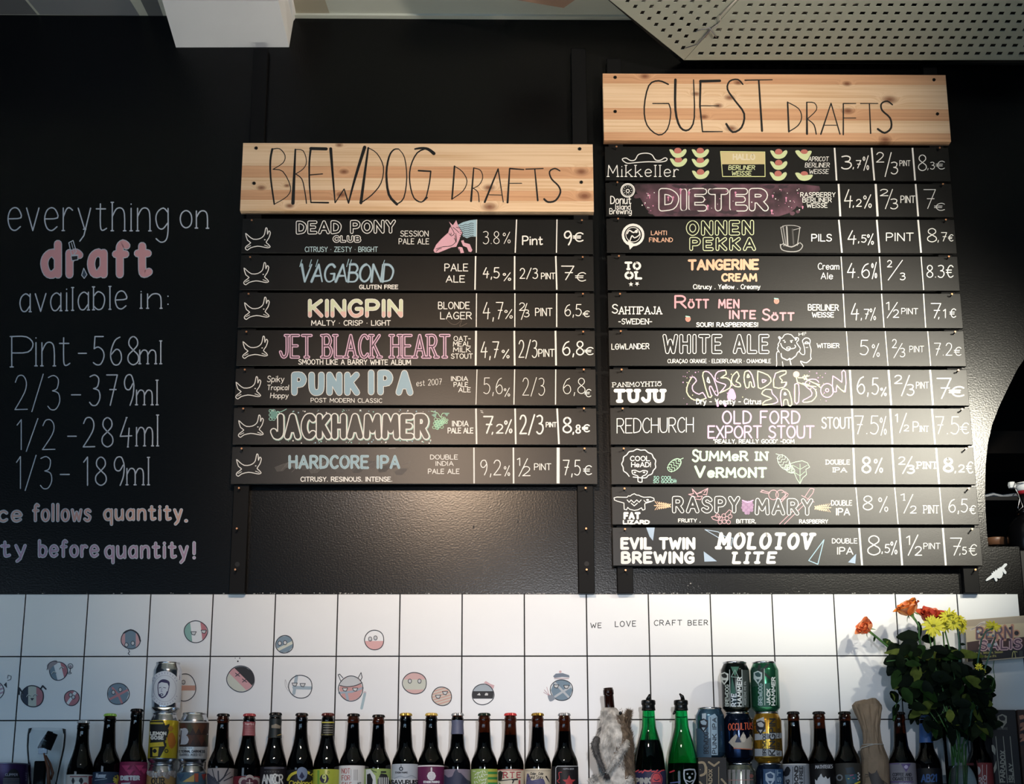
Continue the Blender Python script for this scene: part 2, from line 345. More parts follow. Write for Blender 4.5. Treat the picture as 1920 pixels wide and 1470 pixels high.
FONT = _parse('''
A 7 0,0 3.5,10 7,0|1.2,3.4 5.8,3.4
B 6 0,0 0,10|~0,10 3.6,10 5.3,7.6 3.8,5.3 0,5.2|~0,5.2 4.2,5.1 6,2.7 4.4,.1 0,0
C 6 ~6,8.6 4.5,10 2.2,9.6 .4,7 .2,3.6 1.8,.5 4.2,0 6,1.4
D 6.2 0,0 0,10|~0,10 3.2,9.7 5.8,7.4 6.2,4.5 4.6,1 0,0
E 5.4 5.4,10 0,10 0,0 5.4,0|0,5.2 4.4,5.2
F 5.2 0,0 0,10 5.2,10|0,5.2 4.2,5.2
G 6.6 ~6,8.6 4.5,10 2.2,9.6 .4,7 .2,3.6 1.8,.5 4.2,0 6.3,1.4|6.3,1.4 6.4,4.6 3.8,4.6
H 6 0,0 0,10|6,0 6,10|0,5.2 6,5.2
I .6 .3,0 .3,10
J 5 ~4.8,10 4.8,2.4 3.4,.2 1.4,.3 0,2.4
K 6 0,0 0,10|5.8,10 0,4.4|1.7,5.8 6,0
L 5 0,10 0,0 5,0
M 8 0,0 .6,10 4,3 7.4,10 8,0
N 6.2 0,0 0,10 6.2,0 6.2,10
O 7 @3.5,10 1,8.4 0,5 1,1.6 3.5,0 6,1.6 7,5 6,8.4
P 5.8 0,0 0,10|~0,10 4,9.9 5.8,7.6 4.4,4.9 0,4.6
Q 7 @3.5,10 1,8.4 0,5 1,1.6 3.5,0 6,1.6 7,5 6,8.4|4.4,2.6 7,-.6
R 6 0,0 0,10|~0,10 4,9.9 5.6,7.7 4.2,5.1 0,4.9|2.6,5 6,0
S 5.6 ~5.4,8.6 3.6,10 1.2,9.4 .5,7.4 1.8,5.6 4,4.8 5.6,2.8 4.4,.5 2.2,0 0,1.4
T 6.4 0,10 6.4,10|3.2,10 3.2,0
U 6.2 ~0,10 .1,3 1.4,.4 3.4,0 5.4,.8 6.1,3.4 6.2,10
V 6.6 0,10 3.3,0 6.6,10
W 9 0,10 2.2,0 4.5,7 6.8,0 9,10
X 6 0,10 6,0|6,10 0,0
Y 6 0,10 3,4.8 6,10|3,4.8 3,0
Z 6 0,10 6,10 0,0 6,0
a 5 ~4.6,5.4 2.8,6.5 .8,5.4 .1,3 1,.5 2.8,.2 4.5,2|4.7,6.4 4.7,0
b 5 0,10 0,0|~0,4.8 2,6.5 4.4,5.4 5,3.2 4,.6 2,0 0,1.4
c 4.4 ~4.4,5.4 2.8,6.5 .8,5.6 0,3.2 .9,.6 2.8,0 4.4,1
d 5 5,10 5,0|~5,4.8 3,6.5 .8,5.4 0,3.2 1,.6 3,0 5,1.4
e 5 ~.2,3.3 5,3.6 4.3,5.8 2.6,6.5 .8,5.6 0,3.2 .9,.7 2.8,0 4.8,1.1
f 3.8 ~3.8,9.2 2.6,10 1.5,8.8 1.4,6 1.4,0|0,6 3.4,6
g 5 ~4.8,5.2 3,6.5 .8,5.4 .1,3.4 1,1 2.8,.6 4.6,2.2|~4.8,6.4 4.8,0 4,-2.6 2,-3.2 .2,-2.2
h 4.8 0,10 0,0|~0,4 1.6,6.2 3.6,6.4 4.7,4.8 4.8,0
i .6 .3,6.4 .3,0|.3,8.8 .3,9
j 2.6 ~2.4,6.4 2.4,-1.6 1.4,-3 0,-2.6|2.4,8.8 2.4,9
k 4.8 0,10 0,0|4.4,6.4 0,2.8|1.5,4 4.8,0
l .8 .4,10 .4,0
m 7.6 0,6.4 0,0|~0,4 1.4,6.2 3,6.2 3.8,4.6 3.8,0|~3.8,4 5.2,6.2 6.8,6.2 7.6,4.6 7.6,0
n 4.8 0,6.4 0,0|~0,4 1.6,6.2 3.6,6.4 4.7,4.8 4.8,0
o 5 @2.5,6.5 .6,5.4 0,3.2 .7,1 2.5,0 4.4,1 5,3.2 4.4,5.5
p 5 0,6.4 0,-3.2|~0,4.8 2,6.5 4.4,5.4 5,3.2 4,.6 2,0 0,1.4
q 5 5,6.4 5,-3.2|~5,4.8 3,6.5 .8,5.4 0,3.2 1,.6 3,0 5,1.4
r 3.6 0,6.4 0,0|~0,3.8 1.2,6 2.4,6.5 3.6,5.8
s 4.2 ~4.1,5.6 2.6,6.5 .7,5.8 .8,4.2 2.6,3.3 4,2.2 3.2,.3 1.6,0 0,.9
t 4 ~1.6,9 1.6,1.4 2.4,.1 4,.7|0,6.2 3.6,6.2
u 4.8 ~0,6.4 .1,1.8 1.2,.1 3,.3 4.7,2.4|4.7,6.4 4.8,0
v 4.8 0,6.4 2.4,0 4.8,6.4
w 6.8 0,6.4 1.6,0 3.4,5 5.2,0 6.8,6.4
x 4.6 0,6.4 4.6,0|4.6,6.4 0,0
y 4.8 0,6.4 2.5,.4|4.8,6.4 2.2,-1.4 .6,-3
z 4.4 0,6.4 4.4,6.4 0,0 4.4,0
0 5.6 @2.8,10 .6,8.2 0,5 .6,1.8 2.8,0 5,1.8 5.6,5 5,8.2
1 2 0,8.2 1.8,10 1.8,0
2 5.4 ~.2,8 1.4,9.8 3.6,9.9 5,8 4.2,5 0,0|0,0 5.4,.1
3 5.2 ~.2,9.4 2.6,10 4.6,8.8 4,6.2 2,5.5|~2,5.5 4.6,4.8 5.2,2.4 3.6,.2 1.4,0 0,1
4 5.4 3,10 0,3.6 5.4,3.8|4.2,6.4 3.6,0
5 5.2 4.8,10 .8,10 .4,5.7|~.4,5.7 2.4,6.3 4.6,5 5.1,2.8 3.6,.3 1.6,0 0,.8
6 5.4 ~4.6,9.8 2.2,8.6 .4,5.2 .2,2.4 1.6,.2 3.8,.1 5.3,2 4.8,4.6 2.8,5.5 .4,3.6
7 5.4 0,10 5.4,10 1.8,0|1.6,5.2 4.8,5.2
8 5.2 @2.6,10 .8,9 .6,7 2.6,5.2 4.9,3.4 4.9,1.2 2.6,0 .3,1.2 .3,3.4 2.6,5.2 4.6,7 4.4,9
9 5.2 ~4.8,7.6 3.6,9.9 1.4,9.8 .2,7.8 .8,5.6 2.8,5.2 4.8,7.4 4.6,3.4 3,0
, 1 .8,.8 .3,-1.4
. .8 .3,.2 .5,.2
: .8 .4,1 .4,1.1|.4,5.4 .4,5.5
! .6 .3,10 .3,3.2|.3,.4 .3,.5
- 3.6 0,4.4 3.6,4.4
· 1 .4,4.6 .6,4.6
/ 5 5,10.4 0,-.6
% 6.6 6,10.4 1,-.4|@1.2,9.6 .3,8.7 .3,7.6 1.2,6.9 2.1,7.6 2.1,8.7|@5.4,3.2 4.5,2.4 4.5,1 5.4,.2 6.3,1 6.3,2.4
€ 6 ~6,8.6 4.6,9.9 2.8,9.4 1.4,7 1.2,3.4 2.6,.5 4.4,.1 6,1.2|0,6.1 4.6,6.1|0,4 4.4,4
" 2 0,10 0,8|1.4,10 1.4,8
' .6 .3,10 .3,8
? 4.6 ~0,8 1.2,9.9 3.4,9.9 4.6,8 3.4,6 2.3,4.6 2.3,3|2.3,.4 2.3,.5
Ö 7 @3.5,8 1,6.8 0,4 1,1.2 3.5,0 6,1.2 7,4 6,6.8|2.2,10 2.2,10.1|4.8,10 4.8,10.1
Ç 6 ~6,8.6 4.5,10 2.2,9.6 .4,7 .2,3.6 1.8,.5 4.2,0 6,1.4|~3.8,0 4.2,-1.2 3,-2
& 6.6 ~6.4,0 1.4,7 1.6,9.4 3,10 4.2,8.8 3.6,6.8 .8,4.4 .2,2 1.6,.2 3.6,.2 6,4
* 3 1.5,10 1.5,6.6|0,9.2 3,7.4|3,9.2 0,7.4
''')
# ================================================================== the setting
TILE = .15
ZC = P(600, 31).z                                   # ceiling height
XL, XR = -1.3, 4.3
WT = .26                                            # wall thickness at the arch
def X_at(px, py, Y=0): return P(px, py, Y).x
# black wall with the arched opening
arch = [(1914, 1025), (1853, 1025), (1850, 993), (1848, 960), (1847, 923), (1848, 873), (1852, 833), (1860, 797), (1873, 763), (1892, 723), (1907, 693), (1924, 668)]
aw = [P(x, y) for x, y in arch]
AX = 2 * 2.86 - 0                                   # mirror axis of the arch
top = [(aw[-1].x + .16, aw[-1].z + .13), (2.86, aw[-1].z + .19)]
left = [(p.x, p.z) for p in aw] + top
right = [(AX - x, z) for x, z in reversed(left[1:-1])]
zl = P(1914, 1025).z; xl = P(1914, 1060).x; zb = ZO - TILE
hole = [(xl, zb), (xl, zl)] + left[1:] + right + [(AX - left[1][0], zb)]
outer = [(XL, ZO), (XL, ZC), (XR, ZC), (XR, zb), (hole[-1][0], zb)] + hole[::-1][1:-1] + [(xl, zb), (TILE * 16 - .0015, zb), (TILE * 16 - .0015, ZO)]
def extr(poly, y0, y1):
    n = len(poly); v = [(x, y0, z) for x, z in poly] + [(x, y1, z) for x, z in poly]
    t = tessellate_polygon([[Vector((x, z, 0)) for x, z in poly]])
    f = [tuple(i) for i in t] + [tuple(i + n for i in q) for q in t] + [(i, (i + 1) % n, (i + 1) % n + n, i + n) for i in range(n)]
    return v, f
v, f = extr(outer, 0, WT)
wall = mk('wall_back', v, f, M_wall, org=(0, 0, ZO)); tag(wall, kind='structure')
wall['label'] = 'black painted wall with rough orange-peel texture above the white tiles'
# chips of old paint along the edge of the tiles
rnd = random.Random(3)
ik = Ink(plane_map(0.0))
for i in range(150):
    x = rnd.choice([rnd.uniform(0, 1900), rnd.uniform(480, 1450)]); y = 1113.3 - abs(rnd.gauss(0, .8)); ik.disc(x, y, rnd.uniform(.4, 2.2), 'a8a59f', ry=rnd.uniform(.3, .8))
for x, y, a in ((1498, 1109, 1), (1290, 1098, 1), (1301, 1102, .6), (1295, 1094, 1.6), (1310, 1099, .6)): ik.disc(x, y, a, '8d8a86', ry=a * .7)
for x, y in ((1155, 130), (600, 1006), (610, 1020), (1485, 1105)): ik.stroke([(x, y), (x + 6, y - 3)], .5, '3a3a3c')
for x, y in ((888, 988), (971, 978)): ik.disc(x, y, 1.6, '1b1714', ry=3)
ik.make('paint_chip', wall)
# tiled wall
bt = .006
gv, gf = boxv((XL, .0015, 0), (TILE * 16, WT, ZO)); acc = Acc().add((gv, gf)).add(boxv((TILE * 16, .0015, 0), (XR, WT, ZO - TILE)))
tw = acc.make('wall_back_tiled', [M_grout], org=(0, 0, ZO)); tag(tw, kind='structure'); tw['label'] = 'square white glossy wall tiles with thin black joints'
tile_me = None; TILES = {}
hw = TILE / 2 - .0014
for r in range(4):
    for c in range(-8, 22):
        if r == 0 and c > 15: continue
        if tile_me is None:
            vv = [(sx * (hw - e), y, sz * (hw - e)) for y, e in ((.004, 0), (-.0006, 0), (-.0012, .0007)) for sx, sz in ((-1, -1), (1, -1), (1, 1), (-1, 1))]
            ff = [(8, 9, 10, 11)] + [(a + i, a + (i + 1) % 4, a + 4 + (i + 1) % 4, a + 4 + i) for a in (0, 4) for i in range(4)]
            o = mk('tile', [Vector(q) + Vector(((c + .5) * TILE, 0, ZO - (r + .5) * TILE)) for q in vv], ff, M_tile, tw, org=((c + .5) * TILE, 0, ZO - (r + .5) * TILE)); tile_me = o.data
        else:
            o = bpy.data.objects.new('tile', tile_me); o.location = ((c + .5) * TILE, 0, -(r + .5) * TILE); link(o, tw)
        TILES[(c, r)] = o
def tile_at(x, y):
    p = P(x, y); return TILES[(int(math.floor(p.x / TILE)), int((ZO - p.z) / TILE))]
# ceiling, beam, lamp frame
cl = box('ceiling', (XL, -5.2, ZC), (XR, 3, ZC + .1), M_ceil); tag(cl, kind='structure', label='pale grey painted ceiling')
cv = box('trim_1', (P(545, 31).x, -.018, ZC - .006), (XR, 0.0, ZC), M_ceil); tag(cv, kind='structure', label='thin pale cove strip along the top of the black wall')
# beam that comes out of the wall: its underside rises a little away from the wall
def quadp(pts, Y): return [P(x, y, Y) for x, y in pts]
b0, b1, b2, b3 = P(330, 89), P(542, 88.5), P(550, 40), P(556, 31)
Yf = -.55; zf = ZC + .0
def bp(px, Z): return PZ(px[0], px[1], Z)
fl, fr = P(304, 1, -.16), P(522, 1, -.16); ft = P(524, -80, -.16)
bl = [(b0.x, 0, b0.z), (b1.x, 0, b1.z), (b2.x, 0, b2.z), (b3.x, 0, ZC), (P(313, 31).x, 0, ZC)]
bf = [(fl.x, -.16, fl.z), (fr.x, -.16, fl.z), (fr.x + .012, -.16, fl.z + .05), (fr.x + .03, -.16, ZC), (fl.x, -.16, ZC)]
bg = [(x, -2.4, z) for x, _, z in [(fl.x, 0, fl.z + .01), (fr.x, 0, fl.z + .01), (fr.x + .012, 0, fl.z + .05), (fr.x + .03, 0, ZC), (fl.x, 0, ZC)]]
vs = bl + bf + bg; fs = []
for a in (0, 5):
    for i in range(5): fs.append((a + i, a + (i + 1) % 5, a + 5 + (i + 1) % 5, a + 5 + i))
fs += [(0, 1, 2, 3, 4), (10, 11, 12, 13, 14)]
bm = mk('beam', vs, fs, M_beam); tag(bm, 'pale grey boxed beam meeting the top of the black wall', 'beam', kind='structure')
# darker slanting shapes on the ceiling, at the left and beside the beam
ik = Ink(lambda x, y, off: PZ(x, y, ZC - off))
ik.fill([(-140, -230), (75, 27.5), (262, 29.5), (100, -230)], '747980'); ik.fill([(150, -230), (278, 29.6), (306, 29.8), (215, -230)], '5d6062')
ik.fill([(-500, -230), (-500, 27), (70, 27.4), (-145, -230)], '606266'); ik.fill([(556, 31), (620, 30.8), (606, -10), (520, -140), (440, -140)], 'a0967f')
ik.make('ceiling_patch', cl)
# wooden lamp frame hung under the ceiling
zF = ZC - .12
fr_o = [(968, 0), (1057, 15), (1078, 0), (1100, -45), (930, -60)]
def framev(pts, w, z0, z1):
    o = [PZ(x, y, z0) for x, y in pts]; c = sum(o, Vector()) / len(o); n = len(o); inn = [p + (c - p).normalized() * w for p in o]
    vs = [tuple(p) for p in o] + [tuple(p) for p in inn] + [(p.x, p.y, z1) for p in o] + [(p.x, p.y, z1) for p in inn]; fs = []
    for i in range(n):
        j = (i + 1) % n; fs += [(i, j, n + j, n + i), (2 * n + i, 2 * n + j, 3 * n + j, 3 * n + i), (i, j, 2 * n + j, 2 * n + i), (n + i, n + j, 3 * n + j, 3 * n + i)]
    return vs, fs
fr = mk('lamp_frame', *framev(fr_o, .05, zF, zF + .03), mat('brown_lamp_frame', '#8a7060', .6)); tag(fr, 'brown frame corner hanging from the ceiling left of the perforated metal', 'lamp')
v, f = tubev([(fr.location.x, fr.location.y - .1, zF + .02), (fr.location.x, fr.location.y - .1, ZC)], .004); mk('hanging_rod', v, f, M_chrome, fr)
# ---------------------------------------------------------------- perforated ceiling metal
ZP = CAM.z + 2.0
def perf(name, rows, hw_, hh, lean, label, group):
    """rows: (y_top, y_bottom, (xl_top, xl_bot), (xr_top, xr_bot), first hole x, pitch, y_hole)"""
    a = Acc(); vs = []; fs = []
    for yt, yb, (xlt, xlb), (xrt, xrb), x0, pt, yh in rows:
        holes = []; x = x0
        while x < min(xrt, xrb) - hw_ * 1.2 and len(holes) < 60:
            if x > max(xlt, xlb) + hw_ * 1.0: holes.append(x)
            x += pt
        k = (xlb - xlt) / (yb - yt) if False else 0
        cuts_t = [xlt] + [h + pt / 2 + lean * (yt - yh) for h in holes[:-1]] + [xrt]; cuts_b = [xlb] + [h + pt / 2 + lean * (yb - yh) for h in holes[:-1]] + [xrb]
        for i in range(max(1, len(holes))):
            c = [(cuts_t[i], yt), (cuts_t[i + 1], yt), (cuts_b[i + 1], yb), (cuts_b[i], yb)]
            o = len(vs)
            if not holes:
                vs += [tuple(PZ(x, y, ZP)) for x, y in [(xlt, yt), (xrt, yt), (xrb, yb), (xlb, yb)]]; fs.append((o, o + 1, o + 2, o + 3)); continue
            h = holes[i]; q = [(h - hw_ + hh * .5, yh - hh), (h + hw_ + hh * .5, yh - hh), (h + hw_ - hh * .5, yh + hh), (h - hw_ - hh * .5, yh + hh)]
            vs += [tuple(PZ(x, y, ZP)) for x, y in c + q]
            for e in range(4): g = (e + 1) % 4; fs.append((o + e, o + g, o + 4 + g, o + 4 + e))
    o = mk(name, vs, fs, M_perf)
    md = o.modifiers.new('weld', 'WELD'); md.merge_threshold = .0004
    md = o.modifiers.new('solid', 'SOLIDIFY'); md.thickness = .0015; md.offset = 1
    return tag(o, label, 'ceiling panel', group, 'structure' if False else None)
edge = lambda y: 1143 + (1283 - 1143) * (y / 113.0)      # left edge of the left sheet
seam = lambda y: 1283 + (1385 - 1283) * (1 - y / 113.0)
rr = []
ys = [100.3, 85.3, 70.8, 55.8, 40.5, 25, 9.4, -7, -24, -42]; fx = [1294, 1298, 1300.5, 1326, 1330, 1336, 1340, 1345, 1351, 1358]
fx = [1314.0, 1318.2, 1321.3, 1326.5, 1330.5, 1335, 1340, 1345, 1351, 1358]; pts_ = [20.75, 20.9, 21.1, 21.3, 21.5, 21.7, 22, 22.3, 22.6, 23]
bounds = [112.6, 93, 78, 63.3, 48, 32.8, 17.2, 1.2, -15, -33, -55]
for i in range(10):
    yb, yt = bounds[i], bounds[i + 1]; rr.append((yt, yb, (seam(yt), seam(yb)), (1992, 1992), fx[i] - 5 * pts_[i], pts_[i], ys[i]))
pr = perf('perforated_ceiling_panel', rr, 4.9, 3.0, -.26, 'large perforated metal ceiling sheet with rows of slots, right of the seam', 'perforated ceiling sheets')
rr = []
hy = [100, 89.6, 78.8, 68.1, 56.9, 46.2, 35.0, 23.9, 12.5, 1.5, -10, -21]; hx = [1293, 1281, 1269, 1256.2, 1243.5, 1230.3, 1217.3, 1204.5, 1191, 1177, 1164, 1150]
bd = [112.6, 94.8, 84.2, 73.4, 62.5, 51.5, 40.6, 29.5, 18.2, 7, -4.2, -15.5, -30]
for i in range(12):
    yb, yt = bd[i], bd[i + 1]; e = (lambda y: edge(y)); rr.append((yt, yb, (e(yt), e(yb)), (seam(yt) - 1, seam(yb) - 1), hx[i], 30.3, hy[i]))
pl = perf('perforated_ceiling_panel', rr, 3.5, 3.4, -.26, 'angled perforated metal ceiling sheet with a slanting edge, left of the seam', 'perforated ceiling sheets')
for nm, pn, q in (('folded_edge', pr, [(1283, 112.6), (1992, 110)]), ('folded_edge', pl, [(1283, 112.6), (1080, -50)])):
    a, b = PZ(*q[0], ZP), PZ(*q[1], ZP); mk(nm, [a, b, b + Vector((0, 0, .012)), a + Vector((0, 0, .012))], [(0, 1, 2, 3)], M_perf, pn)
mk('cavity_shade_sheet', [PZ(x, y, ZP + .05) for x, y in ((1278, 118), (2000, 118), (2000, -70), (1060, -70), (1140, 0))], [(0, 1, 2, 3, 4)], M_dark, pr)  # black sheet stands in for the unlit cavity seen through the slots
mk('air_duct', [PZ(x, y, ZP + .03) for x, y in ((1340, 62), (1535, 60), (1590, 24), (1660, 2), (1700, -25), (1150, -25), (1200, 6), (1240, 22), (1300, 40))], [tuple(range(9))], mat('pale_duct', '#8e8a84', .6), pr)
for q in ([(1322, 71), (1336, 52), (1351, 41), (1350, 30), (1380, 0)], [(1285, 90), (1308, 83), (1330, 57), (1346, 46)], [(1305, 58), (1330, 52), (1343, 70)]):
    tube('loose_cable', [PZ(x, y, ZP - .004) for x, y in q], .0014, mat('cable_grey', '#a39c96', .5) if q[0][0] == 1322 else mat('cable_dark', '#6a6a70', .6), pl)
pr['label'] = pr['label']
# ---------------------------------------------------------------- dark room seen through the arch
dk = mat('back_room_paint', '#0b0b0e', .8)
br = box('wall_back_room', (1.6, 2.2, 0.4), (4.3, 2.3, ZC), dk); tag(br, kind='structure', label='dark wall of the room behind the arch')
br = box('wall_back_room', (1.55, WT, 0.4), (1.6, 2.3, ZC), dk); tag(br, kind='structure', label='dark side wall of the room behind the arch')
sh = box('wall_shelf', (2.2, .9, P(1860, 850, .9).z), (3.6, 1.15, P(1860, 808, .9).z), mat('brown_dim_wood', '#2a2019', .7)); tag(sh, 'dim brown wooden shelf deep behind the arch', 'shelf')
zs = zl
ct = box('counter', (xl + .006, .02, zb + .001), (4.0, .24, zs - .004), mat('counter_black', '#0c0c0e', .5), bev=.003); tag(ct, 'black counter block in the bottom of the arch opening', 'counter')
ct = box('window_sill', (P(1853, 1025).x, .012, zs - .012), (xl + .002, .25, zs + .0005), M_wall); ct.name = 'trim_2'; tag(ct, kind='structure', label='black sill of the arch opening')
jc = (P(1868, 1024, .17).x, .17, zs + .001)
jar = empty('glass_jar', jc, 'small brown-lidded glass jar on the sill of the arch', 'jar')
lathe('jar_body', [(0, 0), (.026, 0), (.028, .004), (.028, .028), (.024, .032), (.022, .031), (.026, .027), (.026, .005), (0, .004)], jc, mat('jar_glass', '#9a7a66', .05, trans=1), jar, 20)
lathe('jar_lid', [(0, .052), (.027, .052), (.0275, .05), (.0275, .033), (.0, .033)], jc, mat('jar_lid_brown', '#6a4a36', .4), jar, 20)
lathe('jar_content', [(0, .005), (.022, .005), (.02, .013), (0, .015)], jc, mat('green_bits', '#3c5a30', .7), jar, 8)
gc = (P(1932, 1024, .10).x, .10, zs)
gr = empty('swing_top_bottle', gc, 'black swing-top growler bottle with white stopper in the arch', 'bottle')
lathe('bottle_body', [(0, 0), (.052, 0), (.055, .006), (.055, .058), (.050, .072), (.036, .088), (.024, .096), (.020, .105), (.020, .150), (0, .150)], gc, mat('growler_black', '#08080a', .25, spec=.5), gr, 28)
lathe('collar', [(.0205, .100), (.0265, .100), (.0265, .111), (.0205, .111)], gc, M_chrome, gr, 24)
lathe('rubber_seal', [(0, .152), (.021, .152), (.022, .160), (0, .160)], gc, mat('red_rubber', '#8e1824', .5), gr, 24)
lathe('ceramic_stopper', [(0, .158), (.020, .159), (.024, .164), (.026, .174), (.022, .182), (0, .184)], gc, mat('white_ceramic', '#d6d8da', .2), gr, 24)
a = Acc(); g = Vector(gc)
for s in (-1,):
    a.add(tubev([g + Vector((-.030, -.02, .182)), g + Vector((-.036, -.022, .168)), g + Vector((-.028, -.026, .150)), g + Vector((-.020, -.03, .115)), g + Vector((-.030, -.03, .106)), g + Vector((-.033, -.03, .112)), g + Vector((-.026, -.03, .135)), g + Vector((-.034, -.026, .150)), g + Vector((-.040, -.02, .146))], .0011))
    a.add(tubev([g + Vector((-.04, -.015, .174)), g + Vector((0, -.03, .178)), g + Vector((.04, -.015, .174))], .0012))
a.make('wire_bail', [M_chrome], gr, smooth=True)
lathe('stopper_end', [(0, 0), (.009, .001), (.011, .008), (.009, .016), (0, .017)], tuple(g + Vector((-.036, -.01, .166))), mat('white_ceramic', '#d6d8da', .2), gr, 8, smooth=False)
fb = Acc().add(tubev([P(1846, 931, .3), P(1862, 927, .3), P(1880, 931, .3), P(1902, 928, .3), P(1925, 931, .3)], .005)).make('plastic_wrap', [mat('bluish_plastic', '#4a5566', .3)]); tag(fb, 'bluish strip of plastic in the dark arch opening', 'plastic')
fb2 = box('back_shelf_board', (2.2, .28, P(1870, 934, .3).z - .01), (3.6, .5, P(1870, 934, .3).z), dk); tag(fb2, 'black shelf board inside the arch under the plastic strip', 'shelf')
# white lizard magnet on the black wall
lz = [(44, 1244), (60, 1222), (106, 1186), (105, 1166), (120, 1170), (122, 1148), (136, 1157), (146, 1133), (158, 1145), (170, 1118), (180, 1124), (192, 1105), (200, 1112), (240, 1072), (258, 1070), (266, 1084), (232, 1120), (258, 1160), (252, 1180), (238, 1176), (218, 1150), (222, 1180), (208, 1214), (186, 1226), (160, 1218), (165, 1240), (158, 1254), (146, 1252), (128, 1214), (70, 1244), (52, 1250)]
lz = [(1840 + x / 5.45, 860 + y / 5.45) for x, y in lz]
v = [P(x, y, -.004) for x, y in lz]; n = len(v); vv = v + [Vector((p.x, -.0003, p.z)) for p in v]
ff = [tuple(t) for t in tessellate_polygon([[Vector((x, y, 0)) for x, y in lz]])] + [(i, (i + 1) % n, n + (i + 1) % n, n + i) for i in range(n)]
o = mk('lizard_magnet', vv, ff, mat('white_plastic', '#d0d4d8', .4)); tag(o, 'small white lizard-shaped cutout on the black wall beside the arch', 'magnet')
# ---------------------------------------------------------------- posts, nails
YP, YS = -.022, -.034
def post(xa, ya, w, xt, ytop, ybot, nails, hole, label):
    x0 = P(xa, ybot, YP).x; x1 = P(xt, ybot, YP).x; z0 = P(xa, ybot, YP).z + .0; z1 = P(xa, ytop, YP).z
    o = box('mounting_post', (x0, YP, z0), (x1, -.0005, z1), M_post, bev=.0012, org=((x0 + x1) / 2, YP / 2, z0)); tag(o, label, 'post', 'upright posts behind the menu slats')
    for nx, ny, out in nails:
        yb = YS if out else YP; p = P(nx, ny, yb - .018); a = Acc()
        a.add(tubev([(p.x, yb + .012, p.z - .0015), (p.x, yb - .017, p.z)], .0017, 8), 0); a.add(tubev([(p.x, yb - .017, p.z), (p.x, yb - .019, p.z)], .0024, 8), 1)
        a.make('nail', [M_nail, M_copper], o)
    for hx_, hy_ in hole:
        k = Ink(plane_map(YP)); k.disc(hx_, hy_, 4.6, '020202', n=20); k.make('bolt_hole', o)
    return o
post(429, 1112, 0, 459, 90, 1112, [(x, y, i < 7) for i, (x, y) in enumerate([(472, 413), (469, 482), (466, 551), (462, 622), (459, 693), (456, 766), (453, 841), (448, 915), (444, 991), (441, 1068)])], [(445, 1058)], 'black post at the lower left end of the left menu')
post(1085, 1112, 0, 1115.5, 90, 1112, [(x, y, i < 7) for i, (x, y) in enumerate([(1091, 413), (1092.5, 482), (1093, 551), (1093.5, 622), (1094.5, 693), (1095, 766), (1096, 841), (1098, 915), (1099, 991), (1100, 1068)])], [(1100, 1057)], 'black post between the two menus, below the left one')
post(1158, 1112, 0, 1188, 110, 1112, [(x, y, i < 11) for i, (x, y) in enumerate([(1156, 275), (1157.5, 342), (1159, 410), (1160.5, 480), (1162.5, 551), (1164, 621), (1165.5, 693), (1167.5, 766), (1169.5, 841), (1171, 916), (1172, 992), (1173, 1069)])], [], 'short black post under the left end of the right menu')
post(1809, 1112, 0, 1838, 110, 1112, [(x, y, i < 11) for i, (x, y) in enumerate([(1762, 277), (1768, 345), (1773.5, 412), (1779, 481), (1785, 551.5), (1791, 622), (1797, 694), (1804, 767), (1811, 841), (1816.5, 916), (1823, 992), (1829, 1068)])], [], 'short black post under the right end of the right menu')
